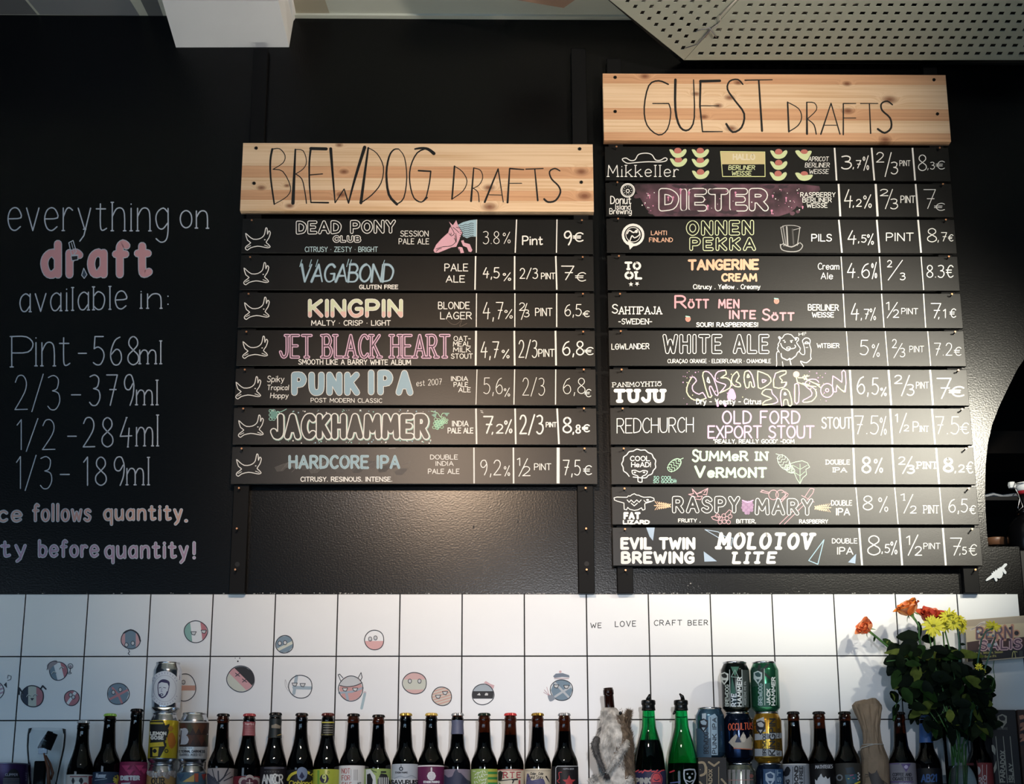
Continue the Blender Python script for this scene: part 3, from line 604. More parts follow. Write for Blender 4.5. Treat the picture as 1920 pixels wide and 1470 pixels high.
# ================================================================== the pine signs
def wood_mat(name, base, dark, knots, seed):
    m = bpy.data.materials.new(name); m.use_nodes = True; n = m.node_tree.nodes; l = m.node_tree.links; b = n['Principled BSDF']; b.inputs['Roughness'].default_value = .55
    g = n.new('ShaderNodeNewGeometry'); oi = n.new('ShaderNodeObjectInfo')
    def vm(op, a, b2=None, sc=None):
        x = n.new('ShaderNodeVectorMath'); x.operation = op
        for k, q in enumerate((a, b2)):
            if q is None: continue
            if isinstance(q, tuple): x.inputs[k].default_value = q
            else: l.new(q, x.inputs[k])
        if sc is not None:
            if isinstance(sc, float): x.inputs['Scale'].default_value = sc
            else: l.new(sc, x.inputs['Scale'])
        return x
    def mm(op, a, b2=0.0, c2=None):
        x = n.new('ShaderNodeMath'); x.operation = op
        for k, q in enumerate((a, b2, c2)):
            if q is None: continue
            if isinstance(q, (int, float)): x.inputs[k].default_value = q
            else: l.new(q, x.inputs[k])
        return x.outputs[0]
    pos = g.outputs['Position']; kn = None
    for (kx, kz, r) in knots:
        d = vm('MULTIPLY', vm('SUBTRACT', pos, (kx, 0, kz)).outputs[0], (1 / (r * 1.7), 0, 1 / r)); ln = n.new('ShaderNodeVectorMath'); ln.operation = 'LENGTH'; l.new(d.outputs[0], ln.inputs[0])
        e = mm('POWER', 2.718, mm('MULTIPLY', mm('MULTIPLY', ln.outputs['Value'], ln.outputs['Value']), -.9)); kn = e if kn is None else mm('MAXIMUM', kn, e)
    rz = mm('MULTIPLY', oi.outputs['Random'], 31.0)
    cx = n.new('ShaderNodeCombineXYZ'); l.new(rz, cx.inputs[0]); l.new(mm('MULTIPLY', kn, .05), cx.inputs[2])
    p2 = vm('ADD', pos, cx.outputs[0]).outputs[0]
    wv = n.new('ShaderNodeTexNoise'); wv.inputs['Scale'].default_value = 1; wv.inputs['Detail'].default_value = 4; l.new(vm('MULTIPLY', p2, (2.2, 3, 190.)).outputs[0], wv.inputs['Vector'])
    w2 = n.new('ShaderNodeTexNoise'); w2.inputs['Scale'].default_value = 1; w2.inputs['Detail'].default_value = 2; l.new(vm('MULTIPLY', p2, (3., 3, 34.)).outputs[0], w2.inputs['Vector'])
    gr = mm('ADD', mm('MULTIPLY', wv.outputs['Fac'], .7), mm('MULTIPLY', w2.outputs['Fac'], .5))
    gf = n.new('ShaderNodeMapRange'); l.new(gr, gf.inputs[0]); gf.inputs[1].default_value = .52; gf.inputs[2].default_value = .80
    mx = n.new('ShaderNodeMix'); mx.data_type = 'RGBA'; mx.inputs['A'].default_value = lin(base); mx.inputs['B'].default_value = lin(dark); l.new(gf.outputs[0], mx.inputs['Factor'])
    mk_ = n.new('ShaderNodeMix'); mk_.data_type = 'RGBA'; l.new(mx.outputs['Result'], mk_.inputs['A']); mk_.inputs['B'].default_value = lin('#6e3a1e')
    kf = n.new('ShaderNodeMapRange'); l.new(kn, kf.inputs[0]); kf.inputs[1].default_value = .30; kf.inputs[2].default_value = 1.0; kf.inputs[4].default_value = .9; l.new(kf.outputs[0], mk_.inputs['Factor'])
    l.new(mk_.outputs['Result'], b.inputs['Base Color']); return m
YW = -.046
def sign(px0, px1, ytop, ybot, staves, knots, label, bolts, group):
    a = P(px0, ybot, YW); b = P(px1, ybot, YW); x0, x1, zt, zb_ = a.x, b.x, P((px0 + px1) / 2, ytop, YW).z, a.z
    s = empty('pine_sign', ((x0 + x1) / 2, YW / 2, zb_), label, 'sign', group)
    kw = [(P(x, y, YW).x, P(x, y, YW).z, r / 760) for x, y, r in knots]
    ml = wood_mat('pine_light', '#e0c09e', '#caa27a', kw, 1); md = wood_mat('pine_dark', '#cf9f78', '#b5835e', kw, 2)
    z = [P((px0 + px1) / 2, y, YW).z for y in [ytop] + [q[0] for q in staves]]; z[-1] = zb_
    for i, (yy, d) in enumerate(staves):
        o = box('stave', (x0, YW, z[i + 1] + .00012), (x1, YP - .0003, z[i] - .00012), md if d else ml, s)
    for bx, by in bolts:
        k = P(bx, by, YW); v, f = tubev([(k.x, YW + .003, k.z), (k.x, YW - .0025, k.z)], .0042, 14); mk('bolt', v, f, mat('bolt_black', '#141210', .35, metal=.4), s)
    return s
BK = '0b0908'
M_pen = paint(BK, .5)
sg = sign(450, 1113.5, 269.3, 395, [(312, 0), (334, 1), (357, 0), (376, 1), (395, 0)],
          [(636, 272, 5), (538, 348, 4), (543, 386, 6), (640, 365, 7), (917, 352, 8), (918, 388, 10), (645, 322, 6), (1090, 322, 9), (1096, 368, 10), (490, 352, 6)],
          'pine board with large thin hand-drawn black letters, crowning the left menu', [(480.5, 278), (476.6, 344), (1087, 279.5), (1090, 342)], 'pine header boards')
k = Ink(plane_map(YW))
def tr(s, ox, oy, sc): return [(ox + float(a) / sc, oy + float(b) / sc) for a, b in (q.split(',') for q in s.split())]
for s, w, w1, sm in [('320,118 306,200 308,330 335,528', 3.2, 2.2, 3), ('320,118 375,115 415,165 400,220 325,268', 1.4, 1.2, 3), ('325,268 400,285 456,400 430,470 335,528', 1.4, 1.2, 3),
    ('492,120 474,520', 2.4, 5, 0), ('492,120 550,130 575,210 550,265 490,305', 1.2, 1.2, 3), ('490,300 540,340 562,430 575,522', 1.4, 1.6, 3),
    ('607,112 596,220 597,380 608,515', 3, 1.8, 3), ('607,113 722,116', 4.5, 4.5, 0), ('600,310 695,302', 1.6, 1.4, 0), ('608,515 738,517', 2, 2.4, 0),
    ('755,115 772,330 788,518', 4.4, 1.6, 3), ('788,518 855,415 888,520', 1.5, 2, 0), ('888,520 935,340 1008,104', 2, 5, 3),
    ('1035,108 1010,290 980,518', 2.6, 4.4, 3), ('1035,108 1100,150 1148,250 1130,370 1060,460 980,518', 1.2, 1.8, 3),
    ('1262,117 1225,122 1190,175 1170,300 1188,455 1248,528', 1.6, 4, 3), ('1248,528 1300,480 1322,330 1305,180 1262,117', 2, 1.2, 3),
    ('1475,111 1400,145 1350,250 1345,370 1375,480 1430,512 1475,478', 2, 1.8, 3)]:
    k.stroke(tr(s, 430, 250, 3.973), w * 1.3, M_pen, 0, w1 * 1.3, smooth=sm)
for s, w, w1, sm in [('-8,117 40,110 90,118 133,150', 2.4, 5, 3), ('78,470 100,370 110,285', 1.8, 2, 3), ('18,278 110,283', 2.4, 2.4, 0), ('-12,485 20,508 50,508 78,470', 1.8, 1.8, 3),
    ('287,245 278,370 268,490', 2.4, 2.4, 3), ('287,245 345,285 380,355 350,430 268,490', 1.2, 1.4, 3), ('430,258 410,505', 1.8, 3, 0), ('430,258 480,275 497,330 470,385 425,410', 1.2, 1.2, 3),
    ('425,408 462,440 470,510', 1.2, 1.4, 3), ('512,512 612,265', 3, 2, 0), ('612,265 650,512', 1.8, 1.4, 0), ('545,458 640,460', 1.2, 1.2, 0), ('698,262 682,515', 2, 3, 0), ('698,262 803,270', 2.2, 1.6, 0),
    ('690,372 788,372', 1.2, 1.2, 0), ('818,267 948,262', 1.6, 1.4, 0), ('885,267 907,500', 1.8, 2.6, 0), ('1072,280 1035,262 995,285 1010,340 1060,390 1076,440 1040,500 985,512 955,490', 1.8, 3, 3)]:
    k.stroke(tr(s, 780, 250, 3.973), w * 1.3, M_pen, 0, w1 * 1.3, smooth=sm)
k.make('pen_lettering', sg)
sg = sign(1132.5, 1783, 139.3, 263.2, [(158, 1), (181, 0), (203.6, 0), (225.5, 1), (249, 0), (263.2, 1)],
          [(1209, 143, 7), (1305, 176, 6), (1347, 198, 6), (1368, 183, 7), (1371, 241, 8), (1588, 157, 6), (1668, 187, 10), (1590, 208, 8), (1384, 155, 6), (1660, 262, 8), (1320, 219, 6)],
          'pine board with taller hand-drawn black letters, crowning the right menu', [(1153.5, 145.5), (1153.5, 209.5), (1751, 150), (1757.5, 214)], 'pine header boards')
k = Ink(plane_map(YW))
for s, w, w1, sm in [('528,330 490,316 452,335 434,420 445,490 490,528 525,505 538,440 530,405', 2.2, 1.6, 3), ('467,405 530,405', 1.4, 1.6, 0), ('556,312 556,430 575,498 608,508 630,460 627,312', 3.6, 1.6, 3),
    ('654,318 652,415 662,515', 3, 1.8, 0), ('654,318 730,316', 4, 3.6, 0), ('652,414 725,414', 1.4, 1.2, 0), ('662,515 740,515', 2, 1.4, 0), ('820,330 800,311 768,318 760,350 790,395 825,445 815,498 780,517 755,485', 2, 3, 3),
    ('828,314 935,312', 1.8, 1.4, 0), ('882,314 895,512', 2.4, 3, 0), ('995,400 1000,515', 2.2, 2.6, 0), ('995,400 1038,425 1050,460 1035,492 1000,515', 1.3, 1.6, 3), ('1070,400 1071,524', 1.8, 3, 0),
    ('1070,400 1100,403 1108,430 1072,466', 1.3, 1.3, 3), ('1072,466 1098,488 1107,525', 1.4, 1.8, 3), ('1125,525 1165,404', 2.2, 1.6, 0), ('1165,404 1200,525', 1.6, 1.8, 0), ('1140,490 1190,490', 1.2, 1.2, 0),
    ('1213,405 1213,527', 1.8, 2, 0), ('1213,405 1262,405', 1.6, 1.2, 0), ('1213,462 1262,462', 1.2, 1.2, 0), ('1280,405 1348,405', 1.3, 1.3, 0), ('1315,405 1320,522', 1.6, 2, 0), ('1405,410 1385,396 1362,406 1365,432 1396,462 1400,500 1375,520 1348,505', 2, 3, 3)]:
    k.stroke(tr(s, 1000, 0, 2.087), w * 1.35, M_pen, 0, w1 * 1.35, smooth=sm)
k.make('pen_lettering', sg)

# ================================================================== the menu slats
PL = plane_map(YS)
def slat(x0, x1, yt, yb, label, group, zref=600):
    xc = zref; z0 = P(xc, yb, YS).z; z1 = P(xc, yt, YS).z
    o = empty('menu_slat', ((x0 + x1) / 2, YS / 2, z0), label, 'menu board', group)
    box('board', (x0, YS, z0), (x1, YP - .0002, z1), M_slat, o, bev=.0008)
    return o
class Sl:
    """lettering of one slat, collected by kind"""
    def __init__(s, par): s.par = par; s.k = Ink(PL); s.t = s.k.text; s.lg = Ink(PL); s.dv = Ink(PL)
    def div(s, *a):
        for x0, x1, w in a:
            d = Ink(PL); d.stroke([(x0, s.yt + 1.2), (x1, s.yb - .8)], w, WH, cap=False); d.make('divider_line', s.par)
    def done(s):
        s.k.make('chalk_lettering', s.par); s.lg.make('chalk_drawing', s.par)
def frac(s, n, x, y, w=1.5):
    """stacked fraction; x,y: 3 boxes"""
    for ch, (a, b, c, d) in zip(n, x): s.k.text(ch, a, b, d, c, WH, w)
INK = '1b1a1b'
M_sl2 = M_slat
BR = [(410.3, 474.8), (479, 544), (548.8, 614), (619, 686), (691.4, 759.5), (764.7, 833.5), (838, 907.3)]
GR = [(276, 339.2), (343.7, 406.5), (411, 474.7), (480, 544.7), (549.6, 615), (620, 686.5), (692.4, 760.4), (765, 833.9), (838.4, 908.4), (912.9, 983.7), (989, 1060.8)]
bx0, bx1 = P(432, 907.3, YS).x, P(1120.6, 907.3, YS).x
gx0, gx1 = P(1149.4, 1060.8, YS).x, P(1843, 1060.8, YS).x
bl_ = ['black slat with white outline letters and a pink horse skull, top of left menu', 'black slat with scratchy blue lettering and gluten-free note, second in left menu', 'black slat with cream and pink block letters, third in left menu',
       'black slat with pink double-line serif letters, fourth in left menu', 'black slat with fat blue outlined letters and script words, fifth in left menu', 'black slat with big white outline letters among green hops, sixth in left menu',
       'black slat with smudged chalk behind pale blue letters, bottom of left menu']
gl_ = ['black slat with bowler hat and green apricot slices, top of right menu', 'black slat with mauve painted cloud and pink drips, second in right menu', 'black slat with lime outline letters and a sketched top hat, third in right menu',
       'black slat with orange lettering and bold stencil logo, fourth in right menu', 'black slat with pink lettering and tiny raspberries, fifth in right menu', 'black slat with a waving white bear drawing, sixth in right menu',
       'black slat with yellow and pink graffiti letters, seventh in right menu', 'black slat with lilac lettering in the bright glare, eighth in right menu', 'black slat with mint lettering and curly-haired head logo, ninth in right menu',
       'black slat with lizard logo and pink swallow sketch, tenth in right menu', 'black slat with heavy white letters and blue shards, bottom of right menu']
BS = []; GS = []
for i, (a, b) in enumerate(BR):
    s = Sl(slat(bx0, bx1, a, b, bl_[i], 'slats of the left beer menu')); s.yt, s.yb = a, b; BS.append(s)
for i, (a, b) in enumerate(GR):
    s = Sl(slat(gx0, gx1, a, b, gl_[i], 'slats of the right beer menu', 1500)); s.yt, s.yb = a, b; GS.append(s)
def T(s, t, x0, x1, yb, yt, c=WH, w=2, **kw): s.k.text(t, x0, x1, yb, yt, c, w, **kw)
BL, PK, YG, OR, LI, MI, TE = '8fb4c6', 'e3a9bf', 'd3dc9a', 'e8ab86', 'd9a0d6', 'a9dfb4', '8cc9b8'
def dog(s, dx, dy, k=1.0, v=0):
    body = [(-23.4, -11.3), (-20, 1.3), (-14, 6.3), (-22, 12.6), (-24, 17), (-20, 20), (-14, 15.6), (-1.3, 12.6), (9, 14), (17.6, 15.6), (22.6, 13.8), (19, 9), (15, 5), (20, -2.5), (23, -12.6), (20, -16), (17.6, -10), (17, -20), (14.3, -21.4), (12.6, -12.6), (10, -6.3), (2.5, -1.3), (-9, -.5), (-17.6, -6.3)]
    s.lg.stroke([(dx + x * k, dy + y * k) for x, y in body], 1.6, WH, smooth=2, closed=True); s.lg.disc(dx + 12.5 * k, dy + .5 * k, 1.5, WH, ry=1)
    s.lg.stroke([(dx - 21 * k, dy + 15 * k), (dx - 14 * k, dy + 11.5 * k)], 1.2, WH); s.lg.stroke([(dx + 12 * k, dy + 10.5 * k), (dx + 19 * k, dy + 13 * k)], 1.2, WH)
for s, x, y in zip(BS, (484, 481, 482, 479, 466, 471, 467), (449, 514, 579, 652, 728, 800, 873)): dog(s, x, y, 1.0)
# row 0
s = BS[0]; T(s, 'DEAD PONY', 558, 739, 436.5, 417, w=6.6, out=(3.6, M_slat), slope=-2, gap=3.4); T(s, 'CLUB', 626, 675, 452.5, 443.5, w=5, out=(2.2, M_slat), gap=4)
T(s, 'CITRUSY · ZESTY · BRIGHT', 572, 708, 472, 463, c='a9c8d2', w=1.5); T(s, 'SESSION', 751, 803, 443, 433, w=1.5); T(s, 'PALE ALE', 748, 804, 457.5, 447.5, w=1.5)
h = '130,872 150,830 190,785 240,740 250,708 262,690 245,657 275,685 300,647 315,690 345,740 335,760 320,800 300,845 262,850 215,870 165,890 140,888'
s.lg.fill(tr('312,682 350,662 400,648 452,642 450,770 410,768 380,782 345,765 350,740', 780, 250, 3.973), BL); s.lg.fill(tr(h, 780, 250, 3.973), 'd89aae', layer=1)
s.lg.fill(tr('335,800 355,795 360,815 400,825 420,870 410,885 392,880 380,850 350,838', 780, 250, 3.973), 'd89aae'); s.lg.fill(tr('312,850 325,845 345,850 358,890 330,893', 780, 250, 3.973), 'd89aae')
for i in range(7): s.lg.stroke(tr(' '.join('%d,%d' % (325 + j * 21, 688 + i * 15 - j * 4 + (5 if j % 2 else -3)) for j in range(6)), 780, 250, 3.973), .9, INK, layer=1, smooth=3)
for q in ('255,690 285,745 262,765', '245,745 258,760 262,742', '150,862 200,845 262,838 300,800 296,745', '285,780 300,810 290,760', '275,700 300,720 320,740', '150,880 170,862 190,858', '322,862 330,890', '300,700 325,705'): s.lg.stroke(tr(q, 780, 250, 3.973), 1.1, INK, layer=2, smooth=3)
s.div((893.8, 893, 1.6), (968.6, 966, 2.2), (1044.3, 1043.3, 2))
T(s, '3.8', 906, 936, 457, 434, w=1.2); T(s, '%', 943, 957, 456, 436, w=1.2); T(s, 'Pint', 980, 1017, 458.5, 443, w=2.4); T(s, '9', 1058, 1072, 459, 434, w=2.8); T(s, '€', 1075, 1093, 452.5, 436.5, w=2.4)
# row 1
s = BS[1]; T(s, 'VAGABOND', 562, 735, 528, 496, c='86a8bd', w=5, sh=.13, w1=2.6, gap=1.2); T(s, 'VAGABOND', 562, 735, 528, 496, c='a9c4d2', w=1, sh=.13, layer=1, gap=1.2)
for x in (562, 580, 592, 650, 655, 717): s.lg.stroke([(x, 500), (x + 4, 488 - (x % 3))], 1.4, BL)
T(s, 'GLUTEN FREE', 674, 746, 541.5, 534.5, w=1.9); T(s, 'PALE', 834, 877, 508, 495, w=1.7); T(s, 'ALE', 836.5, 871, 529, 517, w=1.7)
T(s, '4,5', 906, 936, 521, 502, w=1.9); T(s, '%', 943, 958, 526, 512, w=1.6); T(s, '2/3', 975, 1008, 522, 503.5, w=1.7); T(s, 'PINT', 1015, 1040.5, 523, 512, w=1.9); T(s, '7', 1053, 1076, 524.5, 499, w=1.9); T(s, '€', 1079, 1098, 527, 511, w=1.6)
s.div((891.8, 890.6, 2.6), (965, 964.6, 2.8), (1042, 1044, 2.8))
# row 2
s = BS[2]; T(s, 'KINGPIN', 581, 752, 592, 564, c=WH, w=7.6, out=(5.6, 'cfd7b0'), serif=0, gap=2.6); T(s, 'MALTY · CRISP · LIGHT', 584, 732, 610, 601, w=1.9)
s.k.text('KINGPIN', 581, 752, 592, 564, 'e0b0a4', 5.6, 2, gap=2.6, clip=582)
T(s, 'BLONDE', 822, 880, 579, 566.5, w=1.6); T(s, 'LAGER', 826, 884, 598, 585.5, w=1.6)
T(s, '4,7', 906, 943, 598, 567, w=1.7); T(s, '%', 946, 961, 597, 581, w=1.5); T(s, '2', 974, 984, 582, 568, w=1.5); s.k.stroke([(988, 569), (977.5, 599)], 1.5, WH); T(s, '3', 983, 992, 594, 581, w=1.5); T(s, 'PINT', 1004, 1035, 592, 578, w=1.6); T(s, '6,5', 1059, 1090, 592, 571, w=1.6); T(s, '€', 1093, 1105, 594, 583, w=1.8)
s.div((893.4, 893, 1.8), (965.5, 965.2, 2), (1043.8, 1043.8, 2.2)); s.lg.stroke([(838, 599), (846, 607), (856, 608), (866, 600), (862, 612), (876, 606)], .8, '5a5048', smooth=3)
# row 3
s = BS[3]; T(s, 'JET BLACK HEART', 526, 842, 669.5, 629, c='dfb0cf', w=6, serif=3.4, gap=2.9, out=(2.2, '4a3440')); T(s, 'SMOOTH LIKE A BARRY WHITE ALBUM', 560, 770, 683, 674, w=1.9, slope=1)
for t, a, b, y in (('OAT-', 851, 882, 639), ('MEAL', 850, 882, 649), ('MILK', 850, 882, 660), ('STOUT', 846, 886, 672)): T(s, t, a, b, y, y - 8.5, w=1.7)
T(s, '4,7', 902, 935, 670.5, 641, w=1.9); T(s, '%', 941, 955, 671.5, 656, w=1.8); T(s, '2/3', 973, 1007, 670, 638.5, w=1.8); T(s, 'PINT', 1010, 1039, 668.5, 655, w=1.6); T(s, '6,8', 1055, 1094, 665.5, 640, w=2.3); T(s, '€', 1096, 1112, 665, 651.5, w=1.8)
s.div((892.6, 892, 3.6), (964.3, 965, 3.2), (1041.5, 1042.6, 3.2))
# row 4
s = BS[4]; T(s, 'Spiky', 501, 532, 716, 705, w=1.6, sh=.1); T(s, 'Tropical', 501, 541, 731, 722, w=1.5, sh=.1); T(s, 'Hoppy', 507, 540, 746, 737, w=1.6, sh=.1)
T(s, 'PUNK', 552, 669, 736, 703, w=12.5, out=(10.4, '86a9bd'), gap=5.2); T(s, 'IPA', 695, 769, 735, 699, w=12.5, out=(10.4, '8fb0c2'), gap=5.5, slope=1); T(s, 'POST MODERN CLASSIC', 583, 716, 754, 746.5, w=1.4, slope=1)
T(s, 'est 2007', 781, 828, 724, 713, w=1.1, slope=-3); T(s, 'INDIA', 846, 877, 714, 706, w=1.7); T(s, 'PALE', 851, 877, 725, 717, w=1.7); T(s, 'ALE', 860, 882, 735, 727, w=1.7)
T(s, '5,6', 907, 942, 738, 708.5, w=1.3); T(s, '%', 945, 956, 743, 728, w=1.3); T(s, '2/3', 980, 1021, 741, 709, w=1.2); T(s, '6,8', 1056, 1097, 738, 709, w=1.2); T(s, '€', 1096, 1108, 744, 730, w=1.3)
s.div((894.4, 892.4, 1.6), (965, 963.6, 2), (1042, 1041.6, 2))
# row 5
s = BS[5]
T(s, 'JACKHAMMER', 514, 800, 819, 782, c='9fcabb', w=14.6, gap=4.4); T(s, 'JACKHAMMER', 513, 799, 818, 781, w=13.6, layer=1, out=(9.6, M_slat), gap=4.4)
rnd = random.Random(5)
for i in range(70):
    x = rnd.uniform(502, 820); y = rnd.choice([rnd.uniform(767, 774), rnd.uniform(824, 832)]); s.lg.disc(x, y, rnd.uniform(.5, 1.4), rnd.choice([TE, BL, WH]))
def hop(k, x, y, r, c, a=0.0, w=1.1, lay=0):
    for i in range(5):
        for j in range(3 - abs(i - 2) // 2):
            u = (j - 1 + (i % 2) * .5) * .62 * r; v = (i - 2) * .42 * r; k.ring(x + u * cos(a) - v * sin(a), y + u * sin(a) + v * cos(a), r * .33, w, c, lay, ry=r * .3)
hop(s.lg, 513, 778, 9, TE, 0); s.lg.stroke([(508, 770), (523, 773), (537, 767)], 1.3, TE, smooth=3); s.lg.stroke([(523, 773), (524, 780)], 1, TE); s.lg.fill([(508, 772), (517, 770), (520, 778), (513, 786), (507, 781)], '5c9488')
s.lg.fill([(814, 789), (829, 786), (834, 792), (826, 800), (821, 807), (816, 799)], '6fa08a'); hop(s.lg, 821, 795, 9, MI, .2, 1, 1); hop(s.lg, 832, 789, 6, MI, .2, 1, 1); s.lg.stroke([(808, 771), (820, 774), (826, 782), (830, 775), (842, 775)], 1.2, MI, smooth=3)
s.lg.fill([(809, 778), (819, 774), (817, 784)], '7fae98'); s.lg.fill([(832, 774), (842, 774), (838, 781)], '7fae98')
T(s, 'INDIA', 848, 878, 799, 789.5, w=2.1); T(s, 'PALE ALE', 840, 887, 812, 802.5, w=2.2, gap=1.2)
T(s, '7', 907, 924, 812, 781, w=2.8); T(s, ',2', 922, 943, 812, 796, w=2.4, gap=3); T(s, '%', 946, 960, 812, 788, w=2.4); T(s, '2/3', 975, 1018, 813, 779, w=2.8); T(s, 'PINT', 1024, 1043, 800.5, 792, w=2); T(s, '8', 1056, 1071, 811, 783, w=3); T(s, ',8', 1074, 1088, 812, 797, w=2.7, gap=3); T(s, '€', 1092, 1105, 809.5, 796.5, w=2.4)
s.div((892.4, 893.6, 3), (965.8, 967, 3), (1044.6, 1048, 3.2)); s.lg.stroke([(901, 770), (905, 771)], 1, WH); s.lg.stroke([(902, 773), (906, 774)], 1, WH)
# row 6
s = BS[6]
for i in range(15):
    x = 515 + i * 16; y = rnd.uniform(868, 886); s.lg.fill([(x, y), (x + 14, y - 6), (x + 26, y - 5), (x + 16, y + 6), (x + 4, y + 7)], ['454240', '4d4a48', '57524f'][i % 3], layer=-.6)
for i in range(14):
    x = 515 + i * 18 + rnd.uniform(-6, 6); s.lg.stroke([(x, 880 + rnd.uniform(-8, 6)), (x + 18, 868 + rnd.uniform(-8, 4))], .5, '6e6a68')
T(s, 'HARDCORE IPA', 543, 748, 877, 855.5, c='b6d2da', w=4.8, out=(3.2, '8fb2c1'), gap=2.6); T(s, 'CITRUSY. RESINOUS. INTENSE.', 564, 735, 902.5, 894.5, w=2.1)
T(s, 'DOUBLE', 807, 858, 861, 853, w=1.6); T(s, 'INDIA', 817, 850, 873, 865, w=1.5); T(s, 'PALE ALE', 803, 861, 888, 879.5, w=1.7)
T(s, '9,2', 901, 939, 890.5, 863, w=1.7); T(s, '%', 945, 956, 892, 874, w=1.5); T(s, '1', 970, 975, 873, 859, w=1.6); s.k.stroke([(989, 860), (973, 893)], 1.6, WH); T(s, '2', 980, 994, 892, 875, w=1.6); T(s, 'PINT', 1002, 1033, 881, 869.5, w=1.8); T(s, '7,5', 1056, 1088, 890.5, 863, w=1.7); T(s, '€', 1094, 1109, 890, 873, w=1.7)
s.div((888.6, 889, 2.6), (962.6, 963, 2.8), (1046.6, 1046.4, 5.6)); s.lg.stroke([(729, 841), (742, 840)], .8, 'a8a098')
for s in BS: s.done()
# ---- right menu
O13 = lambda q, oy: tr(q, 1130, oy, 4.9)
# row 0
s = GS[0]
s.lg.stroke(O13('190,205 182,186 215,178 255,200 298,194 330,145 400,133 452,148 485,194 530,198 570,176 592,186 580,204 530,214 420,212 300,220 230,226', 260), 1.7, WH, smooth=3, closed=True)
T(s, 'Mikkeller', 1140, 1272, 331, 310, w=1.6, serif=2.0, gap=3)
def apr(k, x, y, a=0):
    k.disc(x, y - 3, 7, 'bd5f50', ry=6); k.fill([(x - 16, y - 5), (x - 10, y - 5), (x - 5, y + 1), (x + 4, y + 1), (x + 10, y - 5), (x + 15, y - 6), (x + 16, y - 1), (x + 10, y + 7), (x, y + 10), (x - 9, y + 7)], 'ccd898', layer=1, smooth=True)
for x, y in ((1271, 286), (1272, 303), (1313, 286), (1313, 304), (1313.5, 326), (1460, 288), (1460, 308.5), (1459, 329)): apr(s.lg, x, y)
s.lg.disc(1508, 285, 7, 'bd5f50', ry=5); s.lg.fill([(1491, 284), (1498, 282), (1504, 288), (1512, 288), (1516, 283), (1522, 284), (1518, 293), (1512, 301), (1500, 296)], 'ccd898', 1, True); s.lg.disc(1508, 326, 7, 'bd5f50', ry=5); s.lg.fill([(1491, 325), (1498, 324), (1505, 329), (1514, 328), (1524, 328), (1519, 336), (1508, 339), (1498, 336)], 'ccd898', 1, True)
s.lg.stroke([(1351, 284), (1434, 285), (1434.5, 331), (1355, 331)], 1.5, 'dadb8a', closed=True); s.lg.fill([(1352, 285), (1434, 286), (1434, 308), (1353, 308)], 'cdb87a')
T(s, 'HALLO', 1375, 1415, 299, 289.5, c='dccda8', w=2.6, layer=1); T(s, 'BERLINER', 1366, 1415, 318, 310.5, c='dde3a0', w=1.6, sh=.1); T(s, 'WEISSE', 1372, 1408, 328.5, 321, c='dde3a0', w=1.6, sh=.1)
for t, a, b, y in (('APRICOT', 1516, 1553, 302), ('BERLINER', 1509.5, 1555, 313.5), ('WEISSE', 1517, 1553, 325.5)): T(s, t, a, b, y, y - 8, w=1.3, sh=.12)
s.div((1564.8, 1568.6, 3), (1634.2, 1639.4, 3), (1710.8, 1715.8, 3))
T(s, '3', 1578, 1596, 316.5, 292.5, w=2.2); T(s, ',7', 1599, 1614, 315, 301, w=1.7, gap=3); T(s, '%', 1618, 1629, 318.5, 293, w=1.7); T(s, '2', 1643.5, 1657, 304, 286, w=1.7); s.k.stroke([(1671, 286), (1659.5, 331)], 1.8, WH); T(s, '3', 1671, 1683, 326, 304, w=1.8); T(s, 'PINT', 1687, 1706.5, 311, 301, w=1.4)
T(s, '8', 1722, 1737, 320, 290.5, w=1.6); T(s, ',3', 1739, 1752, 317, 304, w=1.3, gap=3); T(s, '€', 1755, 1771, 317, 302, w=1.4)
# row 1: the mauve cloud
s = GS[1]
m_cloud = mat('mauve_cloud_chalk', '#4c313c', .7, mottle=.85, mscale=22)
for i in range(46):
    e = i % 2; x = rnd.uniform(1192, 1236) if e else rnd.uniform(1470, 1536); y = rnd.uniform(349, 401); r = rnd.uniform(3, 8)
    if (e and x - 1187 > (y - 346) * .35 - 4) or (not e and 1542 - x > (y - 346) * .9 - 6): s.lg.fill([(x + r * rnd.uniform(.7, 1.2) * cos(t * .7), min(404.5, max(345.5, y + r * .7 * rnd.uniform(.7, 1.2) * sin(t * .7)))) for t in range(9)], m_cloud, -.55)
s.lg.fill([(1187, 350), (1192, 345), (1260, 344.6), (1380, 344.8), (1500, 345), (1536, 349), (1538, 355), (1522, 360), (1500, 378), (1490, 392), (1478, 400), (1460, 405.6), (1350, 405.9), (1228, 405.6), (1212, 392), (1202, 374)], m_cloud, -.5)
for i in range(16):
    x = rnd.uniform(1215, 1470); s.lg.fill([(x + rnd.uniform(4, 16) * cos(t * .7), (350 if i % 2 else 398) + rnd.uniform(2, 6) * sin(t * .7)) for t in range(9)], mat('dark_cloud_chalk', '#33222b', .7, mottle=.3, mscale=40), -.3)
T(s, 'DIETER', 1241, 1435, 390, 359, w=13, out=(9.4, m_cloud), gap=3.4)
s.lg.ring(1177, 357, 12.6, 2, WH); s.lg.ring(1177, 357, 10.4, 1, WH); s.lg.ring(1177, 358, 3, 1.6, WH)
for i in range(10): s.lg.disc(1177 + 7 * cos(i * .63), 357 + 7 * sin(i * .63), .8, WH)
T(s, 'Donut', 1145, 1183, 382, 368, w=1.8); T(s, 'Island', 1154, 1182, 392.5, 383, w=1.7); T(s, 'Brewing', 1143, 1184, 401, 391, w=1.7)
